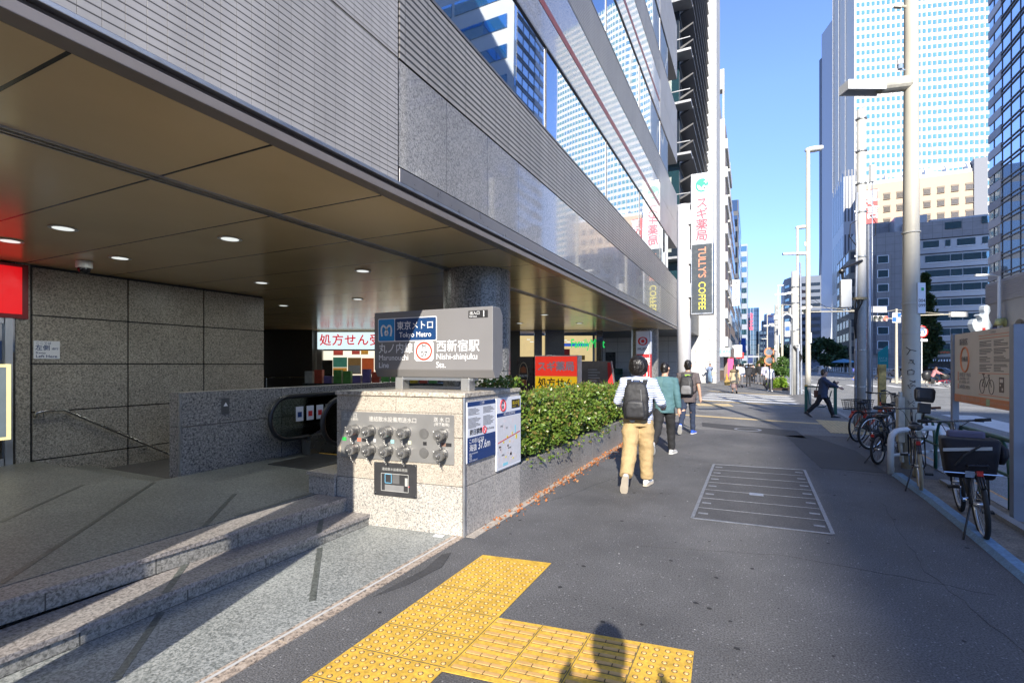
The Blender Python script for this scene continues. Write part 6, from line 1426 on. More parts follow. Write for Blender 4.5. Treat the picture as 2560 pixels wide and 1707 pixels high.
def cloth(name, col, **k): return M(name, col, k.pop('rough', .85), var=k.pop('var', .10), vs=9, fine=k.pop('fine', .12), fs=150, bump=.25, bs=260, **k)
SKINS = [skin_m]

def person(label, loc, rz, h=1.72, legs=((12,4),(-14,22)), arms=((-10,12,8),(14,18,8)), lean=2, top=None, sleeve=1.0, pants=None, pantw=1.0, shoe=None, sole=None, hair='short', hairm=None, near=False, coat=False, hem=.80, shorts=False, topw=1.0, skirt=None, head_turn=0, footp=None, group=None, cat='person', seat=None, skin=None):
    """legs: (thigh swing, knee bend) left, right in degrees; arms: (swing forward, elbow bend, spread). Local frame faces +Y."""
    t = thing('person', label, cat, loc, rz, group); s = h/1.72; vox = .0075 if near else .016; skn = skin or skin_m
    def V(x, y, z): return Vector((x*s, y*s, z*s))
    hipz = .90; LT, LS = .42, .41
    jl = []
    for i, (a, b) in enumerate(legs):
        sx = -.088 if i == 0 else .088; hp = Vector((sx, 0, hipz)); a_, b_ = R(a), R(a-b)
        kn = hp + Vector((sx*.05, math.sin(a_)*LT, -math.cos(a_)*LT)); an = kn + Vector((0, math.sin(b_)*LS, -math.cos(b_)*LS))
        fpit = (footp[i] if footp else (a-b)*.9 if (a-b) < -12 else max(-4, (a-b)*.5))
        f_ = R(fpit); fd = Vector((.16 if i else -.16, math.cos(f_), math.sin(f_))).normalized() if True else None
        up = Vector((0, -math.sin(f_), math.cos(f_))); heel = an - up*.075 - fd*.055; toe = heel + fd*.255
        jl.append((hp, kn, an, fd, up, heel, toe))
    low = min(min(j[5].z, j[6].z) - .012 for j in jl) if seat is None else -seat
    dz = -low
    def T(p): return V(p.x, p.y, p.z + dz)
    ln = R(lean)
    def U(x, y, z):
        """upper-body point, leaned about the hip line"""
        yy, zz = y, z - hipz; return V(x, yy*math.cos(ln) + zz*math.sin(ln), hipz + zz*math.cos(ln) - yy*math.sin(ln) + dz)
    def ring(cx, cy, cz, rx, ry, n=16, q=1.0): return [U(cx + rx*math.copysign(abs(math.cos(2*math.pi*k/n))**q, math.cos(2*math.pi*k/n)), cy + ry*math.copysign(abs(math.sin(2*math.pi*k/n))**q, math.sin(2*math.pi*k/n)), cz) for k in range(n)]
    torso = [(.82,.13,.10,0),(.88,.160,.112,-.01),(.95,.160,.115,-.008),(1.05,.138,.098,0),(1.18,.150,.108,.005),(1.30,.168,.112,0),(1.38,.165,.098,-.008),(1.425,.115,.075,-.012),(1.46,.062,.060,-.008)]
    g = MB(); g.rings([ring(0, cy, z, rx, ry) for z, rx, ry, cy in torso] + [ring(0,.004,1.50,.054,.056), ring(0,.014,1.535,.056,.062)])
    ht = R(head_turn)
    def Hd(x, y, z): return U(x*math.cos(ht)-y*math.sin(ht), x*math.sin(ht)+y*math.cos(ht), z)
    hr_ = [(1.485,.035,.03,.05),(1.505,.05,.058,.035),(1.54,.062,.076,.022),(1.58,.070,.088,.014),(1.625,.076,.095,.008),(1.665,.072,.088,.004),(1.70,.052,.064,.0),(1.718,.018,.022,0)]
    g.rings([[Hd(rx*math.cos(2*math.pi*k/18), cy + ry*math.sin(2*math.pi*k/18), z) for k in range(18)] for z, rx, ry, cy in hr_])
    g.tube([Hd(0,.10,1.615), Hd(0,.116,1.585), Hd(0,.10,1.572)], [.009*s,.017*s,.012*s], 8); g.tube([Hd(-.022,.092,1.545), Hd(.022,.092,1.545)], .011*s, 6)
    for e in (-1, 1): g.tube([Hd(e*.074,.0,1.575), Hd(e*.084,-.008,1.60), Hd(e*.078,-.006,1.625)], [.011*s,.015*s,.012*s], 8)
    arms_j = []
    for i, (a, b, sp_) in enumerate(arms):
        e = -1 if i == 0 else 1; sh = U(e*.178, -.008, 1.375); sp2 = R(sp_)
        a_ = R(a); d1 = Vector((e*math.sin(sp2), math.sin(a_)*math.cos(sp2), -math.cos(a_)*math.cos(sp2))); el = sh + d1*.285*s
        b_ = R(a+b); inward = -.25*min(1, b/60.) if b > 30 else 0
        d2 = Vector((e*(math.sin(sp2)*.5 + inward), math.sin(b_), -math.cos(b_))).normalized(); wr_ = el + d2*.245*s
        arms_j.append((sh, el, wr_, d1, d2, e))
        g.tube([U(e*.13,-.008,1.38), sh, sh+(el-sh)*.5, el, el+(wr_-el)*.3, wr_], [.062*s,.056*s,.046*s,.039*s,.040*s,.027*s], 12)
        side = Vector((0,1,0)) - d2*d2.y; side = side.normalized() if side.length > .2 else Vector((e,0,0)); nrm = d2.cross(side)
        pc = wr_ + d2*.045*s; g.tube([wr_, wr_+d2*.03*s, wr_+d2*.085*s], [.026*s,.034*s,.036*s], 10)
        if near:
            for k, L in enumerate((.068,.078,.074,.058)):
                b0 = wr_ + d2*.085*s + side*(.028-.0187*k)*s; bend = -nrm*e*.2
                g.tube([b0-d2*.02*s, b0, b0 + d2*L*.5*s + bend*L*.35*s, b0 + d2*L*.85*s + bend*L*1.1*s], [.0105*s,.0102*s,.009*s,.0072*s], 7)
            b0 = wr_ + d2*.03*s + side*.03*s; g.tube([b0-side*.012*s, b0+side*.02*s+d2*.025*s, b0+side*.026*s+d2*.06*s], [.013*s,.012*s,.009*s], 7)
        else:
            for k in range(4): b0 = wr_ + d2*.08*s + side*(.024-.016*k)*s; g.tube([b0, b0+d2*.06*s], .011*s, 5)
            b0 = wr_ + d2*.04*s + side*.028*s; g.tube([b0, b0+side*.018*s+d2*.04*s], .012*s, 5)
    for hp, kn, an, fd, up, heel, toe in jl:
        g.tube([T(hp+Vector((0,0,.02))), T(hp+(kn-hp)*.35), T(kn), T(kn+(an-kn)*.35), T(an)], [.088*s,.078*s,.054*s,.054*s,.036*s], 14)
        g.tube([T(an), T(heel+up*.03+fd*.04), T(heel+up*.028+fd*.16), T(toe+up*.02-fd*.02)], [.036*s,.034*s,.034*s,.024*s], 10)
    fuse(g, 'body', skn, t, vox, 3)
    # face details
    e_ = MB()
    for sg in (-1, 1): e_.sph(tuple(Hd(sg*.030,.091,1.612)), (.011*s,.007*s,.006*s), 8, 5)
    e_.build('eyes', M('eye_dark', (.02,.015,.012), .25), t, world=False)
    # hair
    hm = hairm or hair_m; g = MB()
    if hair == 'bowl':
        for z, rx, ry, cy in ((1.475,.075,.055,-.045),(1.52,.114,.10,-.018),(1.565,.126,.122,-.004),(1.62,.126,.128,.0),(1.675,.112,.116,0),(1.715,.078,.080,0),(1.745,.030,.032,0)):
            g.v += [tuple(Hd(rx*math.cos(2*math.pi*k/22), min(cy + ry*math.sin(2*math.pi*k/22), .07 if z < 1.6 else 1), z)) for k in range(22)]
        n = 22; kk = 7
        for i in range(kk-1):
            for j in range(n): g.f.append([i*n+j, i*n+(j+1)%n, (i+1)*n+(j+1)%n, (i+1)*n+j]); g.m.append(0)
        g.f.append(list(range(n-1,-1,-1))); g.f.append([(kk-1)*n+j for j in range(n)]); g.m += [0,0]
        ob = fuse(g, 'hair', hm, t, .008 if near else .016, 2, .007*s, 26, strands=True)
    elif hair == 'short':
        g.rings([[Hd(rx*math.cos(2*math.pi*k/18), min(cy + ry*math.sin(2*math.pi*k/18), lim), z) for k in range(18)] for z, rx, ry, cy, lim in ((1.505,.052,.045,-.035,-.02),(1.55,.078,.085,-.012,.005),(1.60,.085,.100,.0,.03),(1.65,.086,.104,.004,.095),(1.695,.070,.084,.003,1),(1.735,.036,.044,0,1))])
        fuse(g, 'hair', hm, t, .008 if near else .016, 2, .008*s, 30, strands=True)
    elif hair == 'buzz':
        g.rings([[Hd(rx*math.cos(2*math.pi*k/18), min(cy + ry*math.sin(2*math.pi*k/18), lim), z) for k in range(18)] for z, rx, ry, cy, lim in ((1.53,.058,.06,-.03,-.03),(1.57,.0745,.090,.0,.0),(1.62,.0795,.100,.004,.03),(1.66,.077,.094,.003,.08),(1.70,.058,.070,0,1),(1.724,.024,.028,0,1))])
        fuse(g, 'hair', hm, t, .007 if near else .014, 1, .002, 60)
    elif hair == 'long':
        g.rings([[Hd(rx*math.cos(2*math.pi*k/18), min(cy + ry*math.sin(2*math.pi*k/18), lim), z) for k in range(18)] for z, rx, ry, cy, lim in ((1.30,.07,.03,-.10,-.02),(1.42,.095,.05,-.07,-.01),(1.50,.095,.085,-.03,.0),(1.58,.092,.105,.0,.03),(1.65,.088,.106,.004,.08),(1.70,.068,.082,.003,1),(1.737,.03,.04,0,1))])
        fuse(g, 'hair', hm, t, .009 if near else .016, 2, .006*s, 18, strands=True)
    elif hair == 'cap':
        g.rings([[Hd(rx*math.cos(2*math.pi*k/18), cy + ry*math.sin(2*math.pi*k/18), z) for k in range(18)] for z, rx, ry, cy in ((1.60,.088,.105,0),(1.66,.088,.105,0),(1.71,.065,.08,0),(1.735,.02,.03,0))]); fuse(g, 'cap', hm, t, .014, 2)
    # top garment
    if top:
        g = MB(); ex = .020*topw; w = topw
        prof = [(hem,.155,.118,-.006)] if not coat else [(hem,.215,.165,-.01),(.75,.20,.155,-.01)]
        prof += [(.90,.172,.128,-.008),(1.0,.166,.126,-.004),(1.12,.165,.124,0),(1.24,.178,.128,.002),(1.335,.188,.122,-.004),(1.39,.172,.104,-.008),(1.43,.115,.080,-.012),(1.462,.070,.068,-.008)]
        g.rings([ring(0, cy, z, rx*w if z < 1.36 else rx*(1+(w-1)*.5), ry*w if z < 1.36 else ry) for z, rx, ry, cy in prof])
        for sh, el, wr_, d1, d2, e in arms_j:
            L = sleeve; path = [U(e*.10,-.008,1.385), sh + Vector((0,0,.004*s)), sh+(el-sh)*.5]; rad = [.072,.070*w,.060*w]
            if L >= .5: path.append(el); rad.append(.054*w)
            if L >= 1: path += [el+(wr_-el)*.45, el+(wr_-el)*.92]; rad += [.052*w,.040*w]
            if L < .5: path[-1] = sh+(el-sh)*.72; rad[-1] = .066*w
            g.tube(path, [q*s for q in rad], 14)
        fuse(g, 'jacket' if coat else 'shirt', top, t, .010 if near else .017, 3, .009*s if near else .004, 8.5, seed=h*7)
    if pants:
        g = MB(); g.rings([ring(0, cy, z, rx*min(pantw,1.08), ry*min(pantw,1.08)) for z, rx, ry, cy in ((.80,.150,.115,-.01),(.88,.172,.125,-.012),(.96,.166,.122,-.008),(1.02,.150,.112,0))])
        for hp, kn, an, fd, up, heel, toe in jl:
            kx = kn + Vector((0,.012,0)); end = an - (an-kn)*.02 if not shorts else kn - (kn-hp)*.08
            if shorts: path, rad = [hp+Vector((0,0,.03)), hp+(kn-hp)*.4, end], [.100,.098,.088]
            else: path, rad = [hp+Vector((0,0,.03)), hp+(kn-hp)*.4, kx, kn+(an-kn)*.4, end], [.100,.092*pantw**.7,.071*pantw,.066*pantw,.058*pantw]
            g.tube([T(p) for p in path], [q*s for q in rad], 16)
        fuse(g, 'trousers' if not shorts else 'shorts', pants, t, .010 if near else .017, 3, .011*s if near else .004, 7.5, seed=h*3)
    if skirt:
        g = MB(); g.rings([ring(0,0,z,rx,ry) for z, rx, ry in ((.30,.20,.17),(.55,.185,.15),(.85,.17,.125),(1.0,.14,.10))]); fuse(g, 'skirt', skirt, t, .017, 2, .008, 14)
    if shoe:
        for hp, kn, an, fd, up, heel, toe in jl:
            side = fd.cross(up).normalized(); g = MB(); rr = []
            for f, w_, hgt in ((-.02,.026,.05),(.02,.040,.095),(.08,.043,.092),(.14,.048,.066),(.20,.050,.050),(.25,.042,.038),(.275,.02,.022)):
                b = heel + fd*f; rr.append([T(b + side*(w_*math.cos(2*math.pi*k/14)) + up*(hgt*.5 + hgt*.5*math.sin(2*math.pi*k/14) - .004)) for k in range(14)])
            g.rings(rr); so = fuse(g, 'shoe', shoe, t, .008 if near else .014, 2)
            g = MB(); rr = [[heel + fd*f + side*w_*k for k in (-1, 1)] for f, w_ in ((-.025,.026),(.02,.041),(.1,.042),(.17,.050),(.23,.047),(.28,.02))]
            pl_ = [q[0] for q in rr] + [q[1] for q in reversed(rr)]; a_ = [T(p + up*.006) for p in pl_]; b_ = [T(p - up*.016) for p in pl_]; n = len(pl_)
            g.add(a_ + b_, [tuple(range(n-1,-1,-1)), tuple(range(n,2*n))] + [(i,(i+1)%n,n+(i+1)%n,n+i) for i in range(n)]); g.build('sole', sole or shoe, so, world=False)
    t['_dz'] = dz*s; return t, arms_j, U

def backpack(label, loc, rz, z0, hgt, wdt, dep, yb, m, pocket_m, strap_m, sh=1.40, lean=0, accent=None):
    """carried on the back: local frame of its wearer; yb = y of the wearer's back"""
    t = thing('backpack', label, 'backpack', loc, rz); q = lambda a, e: math.copysign(abs(a)**e, a)
    g = MB(); rr = []
    for f, w_, d_ in ((0,.80,.60),(.04,.95,.88),(.18,1,1),(.55,.97,.95),(.80,.88,.74),(.93,.72,.52),(1,.40,.25)):
        rr.append([(wdt/2*w_*q(math.cos(2*math.pi*k/26), .55), yb - dep*.5 - (1-d_)*dep*-.1 + dep/2*d_*q(math.sin(2*math.pi*k/26), .6), z0 + hgt*f) for k in range(26)])
    g.rings(rr); fuse(g, 'pack', m, t, .008, 3, .005, 9)
    g = MB(); rr = []
    for f, w_, d_ in ((.06,.6,.3),(.10,.74,.8),(.34,.74,1),(.46,.66,.9),(.52,.5,.3)):
        rr.append([(wdt/2*w_*q(math.cos(2*math.pi*k/20), .5), yb - dep*.97 + .035*d_*q(math.sin(2*math.pi*k/20), .6), z0 + hgt*f) for k in range(20)])
    g.rings(rr); fuse(g, 'pocket', pocket_m, t, .008, 2, .003, 11)
    for e in (-1, 1):
        g = MB(); path = [(e*wdt*.30, yb-.02, z0+hgt*.93), (e*.105, yb+.03, sh+.05), (e*.115, yb+.12, sh+.035), (e*.14, yb+.245, sh-.08), (e*.16, yb+.25, sh-.22), (e*.19, yb+.10, z0+hgt*.25), (e*wdt*.42, yb-.04, z0+hgt*.12)]
        for i in range(len(path)-1):
            a = Vector(path[i]); b = Vector(path[i+1]); g.obox((a+b)/2, (b-a)/2, Vector((.030,0,0)), (b-a).cross(Vector((1,0,0))).normalized()*.006)
        g.build('strap', strap_m, t, world=False)
    g = MB(); g.tube([(-.05,yb-.05,z0+hgt*.95),(-.04,yb-.045,z0+hgt*1.03),(.04,yb-.045,z0+hgt*1.03),(.05,yb-.05,z0+hgt*.95)], .010, 6); g.build('handle', strap_m, t, world=False, smooth=True)
    g = MB(); g.tube([(wdt*.22,yb-dep*.99,z0+hgt*.80),(wdt*.24,yb-dep*1.02,z0+hgt*.60),(wdt*.24,yb-dep*1.0,z0+hgt*.46)], .005, 5); g.build('zip_pull', M('zip_grey', (.2,.2,.2), .4), t, world=False)
    for e in (-1, 1): g = MB(); g.box(e*wdt*.47-.012, e*wdt*.47+.012, yb-dep*.6, yb-dep*.3, z0+hgt*.52, z0+hgt*.60); g.build('buckle', strap_m, t, world=False)
    if accent: g = MB(); g.prism([(-.09,0),(-.03,.02),(.03,.035),(.09,.04),(.03,.055),(-.05,.05),(-.02,.03)], (0, yb-dep*.35, z0+hgt*.96), (1,0,0), (0,.35,.93), (0,-.006,.0)); g.build('bright_mark', accent, t, world=False)
    return t

shirtA = stripe_cloth('striped_shirt', (.70,.72,.76), (.10,.17,.40), .030, .36)
khaki = cloth('khaki_cotton', (.44,.31,.15)); whiteshoe = M('white_shoe', (.70,.69,.66), .6); solebeige = M('sole_beige', (.55,.48,.38), .7)
p1xy = (-1.38, 6.76, 0)
person('person in a blue and white striped top and khaki trousers walking away', p1xy, R(3), 1.735, legs=((-17,26),(10,3)), arms=((6,70,22),(4,72,24)), lean=2, top=shirtA, pants=khaki, pantw=1.38, shoe=whiteshoe, sole=solebeige, hair='bowl', near=True, topw=1.10, hem=.83, footp=(-62, 0))
blk = M('pack_black', (.018,.018,.020), .6, var=.2, vs=14, bump=.4, bs=120); blk2 = M('pack_black_pocket', (.026,.026,.028), .5, var=.2, vs=14)
backpack('large plain black backpack on the back of the striped top walker', p1xy, R(3), .93, .50, .33, .17, -.105, blk, blk2, blk)
teal = stripe_cloth('teal_check_shirt', (.055,.135,.155), (.09,.18,.19), .014, .4, 0)
darkp = cloth('dark_trousers', (.018,.018,.020)); greyshoe = M('grey_shoe', (.48,.48,.47), .6)
person('person with cropped hair in a teal checked shirt and dark trousers walking away', (-1.45, 9.45, 0), R(-4), 1.70, legs=((-20,34),(14,4)), arms=((8,20,8),(-10,14,12)), lean=3, top=teal, pants=darkp, pantw=1.14, shoe=greyshoe, sole=whiteshoe, hair='buzz', near=True, topw=1.14, hem=.78, footp=(-45, 0), head_turn=-12)
taupe = cloth('taupe_tshirt', (.105,.085,.085)); jeans = cloth('navy_jeans', (.022,.033,.065)); blueshoe = M('blue_shoe', (.03,.10,.55), .5)
p3xy = (-1.38, 12.5, 0)
person('person in a taupe short sleeved top, navy jeans and bright blue shoes walking away', p3xy, R(-2), 1.745, legs=((-18,34),(10,3)), arms=((10,15,10),(-6,14,14)), lean=2, top=taupe, sleeve=.4, pants=jeans, pantw=.95, shoe=blueshoe, sole=whiteshoe, hair='short', near=True, topw=1.14, hem=.74, footp=(-48, 0))
gry = M('pack_grey', (.16,.16,.165), .5, var=.15)
backpack('black and grey hiking backpack with a bright green and yellow mark', p3xy, R(-2), .93, .46, .31, .17, -.115, blk, gry, blk, accent=M('neon_green', (.35,.75,.03), .5, var=.3, vs=12))
# man in the navy jacket crossing
navy = cloth('navy_jacket', (.038,.055,.10)); blacktr = cloth('black_trousers', (.012,.012,.015)); blackshoe = M('black_shoe', (.012,.014,.018), .3)
smx, smr = (2.02, 18.37, -.02), R(-98)
person('person in a navy jacket striding towards the road with one arm stretched out', smx, smr, 1.56, legs=((23,5),(-27,14)), arms=((22,95,6),(56,8,4)), lean=2, top=navy, pants=blacktr, pantw=1.1, shoe=blackshoe, hair='short', near=True, topw=1.2, hem=.74, footp=(4, -32))
s_ = 1.56/1.72
sbg = thing('shoulder_bag', 'brown leather bag at the hip of the navy jacket walker', 'bag', smx, smr); g = MB(); g.box(-.27,-.19,-.26,.0,.62,.86); g.build('body', M('brown_leather', (.10,.03,.018), .45, var=.2), sbg, world=False, bevel=.02); g = MB(); g.tube([(-.22,-.2,.85),(-.15,-.12,1.2),(.0,-.02,1.30),(.1,.1,1.1),(.05,.16,.9)], .012, 6); g.build('strap', M('brown_leather', ()), sbg, world=False)
ph_ = MB(); ph_.obox((2.32,18.31,1.08), Vector((.035,0,.012)), Vector((0,.006,0)), Vector((-.025,0,.07))); tag(ph_.build('mobile_phone', ink_black), 'dark mobile phone held up by the navy jacket walker', 'phone')
# people further along
beige = cloth('beige_coat', (.50,.40,.25)); rosy = cloth('dusty_pink_skirt', (.26,.18,.17)); brownh = M('brown_hair', (.09,.035,.018), .4, var=.3, vs=40)
person('person with long brown hair in a beige coat over a dusty pink skirt walking away', (-.92, 31.6, 0), R(4), 1.64, legs=((10,4),(-14,22)), arms=((4,20,14),(-6,14,16)), top=beige, coat=True, hem=.58, skirt=rosy, shoe=blackshoe, hair='long', hairm=brownh, topw=1.18)
g = MB(); g.rings([[(w_*math.cos(2*math.pi*k/16), -.01 + d_*math.sin(2*math.pi*k/16), z) for k in range(16)] for z, w_, d_ in ((1.24,.24,.19),(1.30,.255,.20),(1.37,.21,.16),(1.41,.12,.10))])
sc_ = thing('fur_shawl', 'brown fur shawl over the shoulders of the beige coat walker', 'shawl', (-.92,31.6,0), R(4)); fuse(g, 'shawl', M('fur_brown', (.22,.17,.10), .9, var=.5, vs=40, bump=1, bs=60), sc_, .02, 2, .015, 20)
hb_ = MB(); hb_.box(-.54,-.22,-.1,.06,.46,.76); tag(hb_.build('handbag', M('tan_bag', (.35,.23,.06), .5, var=.15), None, bevel=.05), 'tan handbag carried by the beige coat walker', 'bag').location = (-.92,31.6,0)
lblue = cloth('pale_blue_shirt', (.22,.28,.42)); ljean = cloth('light_jeans', (.20,.30,.44)); whites = cloth('white_shirt', (.62,.62,.65)); greyp = cloth('grey_trousers', (.14,.14,.15)); blacks = cloth('black_shirt', (.015,.015,.017)); lav = cloth('lavender_shirt', (.46,.46,.60)); greyd = cloth('charcoal_suit', (.035,.035,.04))
person('person in a pale blue shirt and flared light jeans leaning at the granite wall', (-3.36, 47.6, 0), R(170), 1.72, legs=((8,8),(-10,6)), arms=((60,70,20),(30,110,30)), top=lblue, pants=ljean, pantw=1.35, shoe=blackshoe, hair='short')
tb = MB(); tb.box(-.16,.16,-.05,.05,0,.36); tb.tube([(-.1,0,.36),(-.06,0,.6),(.06,0,.6),(.1,0,.36)], .012, 5); tag(tb.build('tote_bag', M('tote_cream', (.6,.52,.36), .8), None), 'cream tote bag held by the person at the granite wall', 'bag').location = (-3.05, 47.4, .72)
person('person with long black hair in a white shirt and grey trousers coming towards the viewer', (1.0, 34.6, 0), R(180), 1.60, legs=((8,4),(-10,18)), arms=((4,8,8),(-4,8,8)), top=whites, pants=greyp, pantw=1.15, shoe=whiteshoe, hair='long', topw=1.12)
person('person in a lavender shirt with a bag strap coming towards the viewer', (.92, 44, 0), R(178), 1.72, legs=((14,4),(-12,20)), arms=((-6,14,8),(10,14,8)), top=lav, pants=greyp, shoe=blackshoe, topw=1.15)
person('person in a black shirt and grey trousers walking beside the lavender shirt', (.55, 47.5, 0), R(175), 1.76, legs=((-10,18),(14,4)), arms=((10,14,8),(-8,10,8)), top=blacks, pants=greyp, shoe=blackshoe, topw=1.1)
person('person in dark clothes carrying an orange bag behind the black shirt', (.10, 50, 0), R(180), 1.62, legs=((10,4),(-12,18)), arms=((4,10,8),(-6,12,8)), top=blacks, pants=blacktr, shoe=blackshoe)
person('person in a white shirt with a bag strap walking away beyond the beige coat', (-.75, 40, 0), 0, 1.74, legs=((12,4),(-14,24)), arms=((8,16,10),(-8,14,10)), top=whites, pants=greyp, shoe=blackshoe, topw=1.18)
person('person in a charcoal suit walking away beside the white shirt', (-.25, 42.5, 0), R(-3), 1.72, legs=((-14,24),(12,4)), arms=((-8,12,8),(10,12,8)), top=greyd, pants=greyd, shoe=blackshoe, topw=1.15)
person('person in black with a satchel farther behind the charcoal suit', (-.1, 52, 0), 0, 1.68, legs=((10,4),(-10,20)), arms=((4,10,8),(-4,10,8)), top=blacks, pants=blacktr, shoe=blackshoe)
person('person in a white top and blue trousers wearing a beige rucksack', (.05, 64, 0), 0, 1.72, legs=((12,4),(-12,22)), arms=((6,12,10),(-6,12,10)), top=whites, pants=cloth('blue_trousers', (.05,.08,.16)), shoe=whiteshoe, topw=1.15)
bb2 = MB(); bb2.ell([(0,0,0),(0,0,.05),(0,0,.35),(0,0,.42)], [(.10,.05),(.15,.09),(.14,.08),(.06,.03)], 14); tag(bb2.build('rucksack', M('ruck_beige', (.45,.38,.30), .8), None, smooth=True), 'beige rucksack on the white top walker in the middle distance', 'backpack').location = (.05, 63.8, 1.0)
for i, (x, y, hh, tp, bt, lab) in enumerate(((-1.5,66,1.70,whites,greyp,'person in a white shirt far down the sidewalk by the shop fronts'),(-1.0,71,1.74,greyd,greyd,'person in a grey suit far down the sidewalk by the shop fronts'),(-.55,78,1.70,lblue,darkp,'person in a pale blue shirt far down the sidewalk'),(.6,84,1.66,whites,jeans,'person in white and jeans far down the middle of the sidewalk'),(-1.25,90,1.72,blacks,blacktr,'person in black farthest down the sidewalk on the building side'),(.2,98,1.7,taupe,jeans,'person in taupe farthest down the sidewalk on the kerb side'))):
    person(lab, (x,y,0), 0 if i % 2 else R(180), hh, top=tp, pants=bt, shoe=blackshoe, topw=1.12, legs=((12,4),(-12,22)) if i % 2 else ((-12,22),(12,4)))
# across the road
bl_ = M('cap_blue', (.05,.12,.5), .6)
bpx, bpr = (10.6, 67.5, -.1), R(-80)
person('person in a black top, dark shorts and blue cap crossing the far road', bpx, bpr, 1.72, legs=((22,6),(-18,16)), arms=((40,60,8),(35,60,8)), top=blacks, sleeve=.4, pants=greyd, shorts=True, shoe=blueshoe, hair='cap', hairm=bl_, topw=1.2, lean=6)
g = MB(); g.ell([(0,-.24,.95),(0,-.25,1.0),(0,-.25,1.3),(0,-.22,1.4)], [(.12,.06),(.17,.13),(.16,.12),(.08,.05)], 14); bq = thing('backpack', 'bright blue backpack on the shorts wearer crossing the far road', 'backpack', bpx, bpr); g.build('pack', M('pack_blue', (.10,.13,.50), .6), bq, world=False, smooth=True)
person('person in a dark suit walking at the kerb of the far island', (13.4, 71.5, -.1), R(-85), 1.74, legs=((20,6),(-18,14)), arms=((16,14,6),(-14,10,6)), top=greyd, pants=greyd, shoe=blackshoe, topw=1.12)
bx2 = MB(); bx2.box(-.05,.05,-.2,.2,0,.3); tag(bx2.build('briefcase', M('brief_grey', (.2,.2,.21), .5), None, bevel=.02), 'grey briefcase of the suit wearer at the far island', 'bag').location = (13.55, 71.2, .4)
person('person in an orange vest at the right picture edge across the road', (22.0, 61, .03), R(60), 1.70, legs=((14,4),(-12,18)), arms=((20,40,10),(30,60,10)), top=cloth('orange_vest', (.55,.20,.08)), pants=blacktr, shoe=blackshoe, topw=1.15)
# the photographer behind the viewpoint, whose shadow falls across the tactile tiles
person('person lifting a camera, whose shadow falls on the yellow tiles', (.20, -.27, 0), R(12), 1.94, legs=((0,0),(0,0)), arms=((6,140,16),(6,140,16)), top=greyd, pants=darkp, shoe=blackshoe, topw=1.2)
# ================================================================ greenery
def clump_tree(name, label, cat, loc, trunk_h, crown, n, ls, mat, seed, trunk=.16, lumps=7, conic=False, group=None):
    """tapered trunk with limbs, crown of leaf clusters round several lobes"""
    rg = random.Random(seed); t = thing(name, label, cat, loc, 0, group)
    bark = M('bark', (.07,.05,.035), .9, var=.3, vs=6)
    cx, cy, cz, rx, ry, rz_ = crown; g = MB(); g.tube([(0,0,0),(.05,0,trunk_h*.5),(0,.05,trunk_h),(cx*.5,cy*.5,cz)], [trunk,trunk*.8,trunk*.65,trunk*.25], 9)
    lob = []
    for i in range(lumps):
        if conic: f = (i+.5)/lumps; a = rg.random()*6.3; q = (1-f)*.75; lob.append((cx+rx*q*math.cos(a)*.6, cy+ry*q*math.sin(a)*.6, cz-rz_+2*rz_*f, .42*rx*(1.15-f)+.12))
        else:
            a = rg.random()*6.3; u = rg.uniform(-.6,.75); q = math.sqrt(max(0,1-u*u))*.62; lob.append((cx+rx*q*math.cos(a), cy+ry*q*math.sin(a), cz+rz_*u*.8, rx*rg.uniform(.34,.56)))
    for l in lob: g.tube([(cx*.3,cy*.3,max(trunk_h*.8, cz-rz_*.9)), ((l[0]+cx*.3)/2,(l[1]+cy*.3)/2,l[2]-.2*l[3]), l[:3]], [trunk*.35,trunk*.2,trunk*.08], 6)
    g.build('trunk', bark, t, world=False)
    f = MB()
    for i in range(n):
        l = lob[i % lumps]; d = Vector((rg.gauss(0,1),rg.gauss(0,1),rg.gauss(0,.8))).normalized(); r_ = l[3]*(rg.random()**.35)*rg.uniform(.8,1.12)
        p = Vector(l[:3]) + d*r_; leaf(f, p, ls*rg.uniform(.6,1.3), rg)
    f.build('crown', mat, t, world=False); return t
dkgreen = leafmat('dark_tree_leaves', [(.02,.05,.018),(.04,.085,.028),(.07,.125,.04),(.03,.07,.025),(.10,.12,.04)], .6)
mdgreen = leafmat('mid_tree_leaves', [(.04,.10,.02),(.08,.16,.03),(.12,.22,.05),(.05,.12,.03)], .5)
brgreen = leafmat('bright_bush_leaves', [(.10,.22,.02),(.20,.34,.03),(.30,.42,.05),(.14,.26,.03)], .5)
rust = leafmat('rusty_bush_leaves', [(.05,.09,.02),(.10,.13,.03),(.20,.12,.04),(.08,.14,.03),(.16,.18,.05)], .5)
clump_tree('pine_tree', 'tall tapering pine before the grey corner building, beside the cream lamp pole', 'pine tree', (18.9, 76, -.1), 4.5, (0,0,7.4,2.2,2.2,5.4), 5200, .42, dkgreen, 5, .3, 16, True)
clump_tree('street_tree', 'dark bushy tree between the skyscraper foot and the far fence', 'tree', (17.4, 150, 0), 2.0, (0,0,4.6,4.2,4,4.4), 3000, .75, dkgreen, 8, .35, 9)
clump_tree('street_tree', 'broad dark tree right of the bushy one by the skyscraper foot', 'tree', (22.0, 160, 0), 2.0, (0,0,3.8,4.2,4,3.8), 2600, .75, dkgreen, 9, .35, 8)
clump_tree('street_tree', 'dark tree mass below the blue grey banded office', 'tree', (10.4, 215, 0), 3.5, (0,0,6.3,4.6,4,3.2), 2200, .9, dkgreen, 10, .4, 8)
clump_tree('street_tree', 'dark tree right of the tree mass below the blue grey banded office', 'tree', (15.5, 212, 0), 3.5, (0,0,5.6,3.6,4,3.6), 1800, .9, dkgreen, 12, .4, 7)
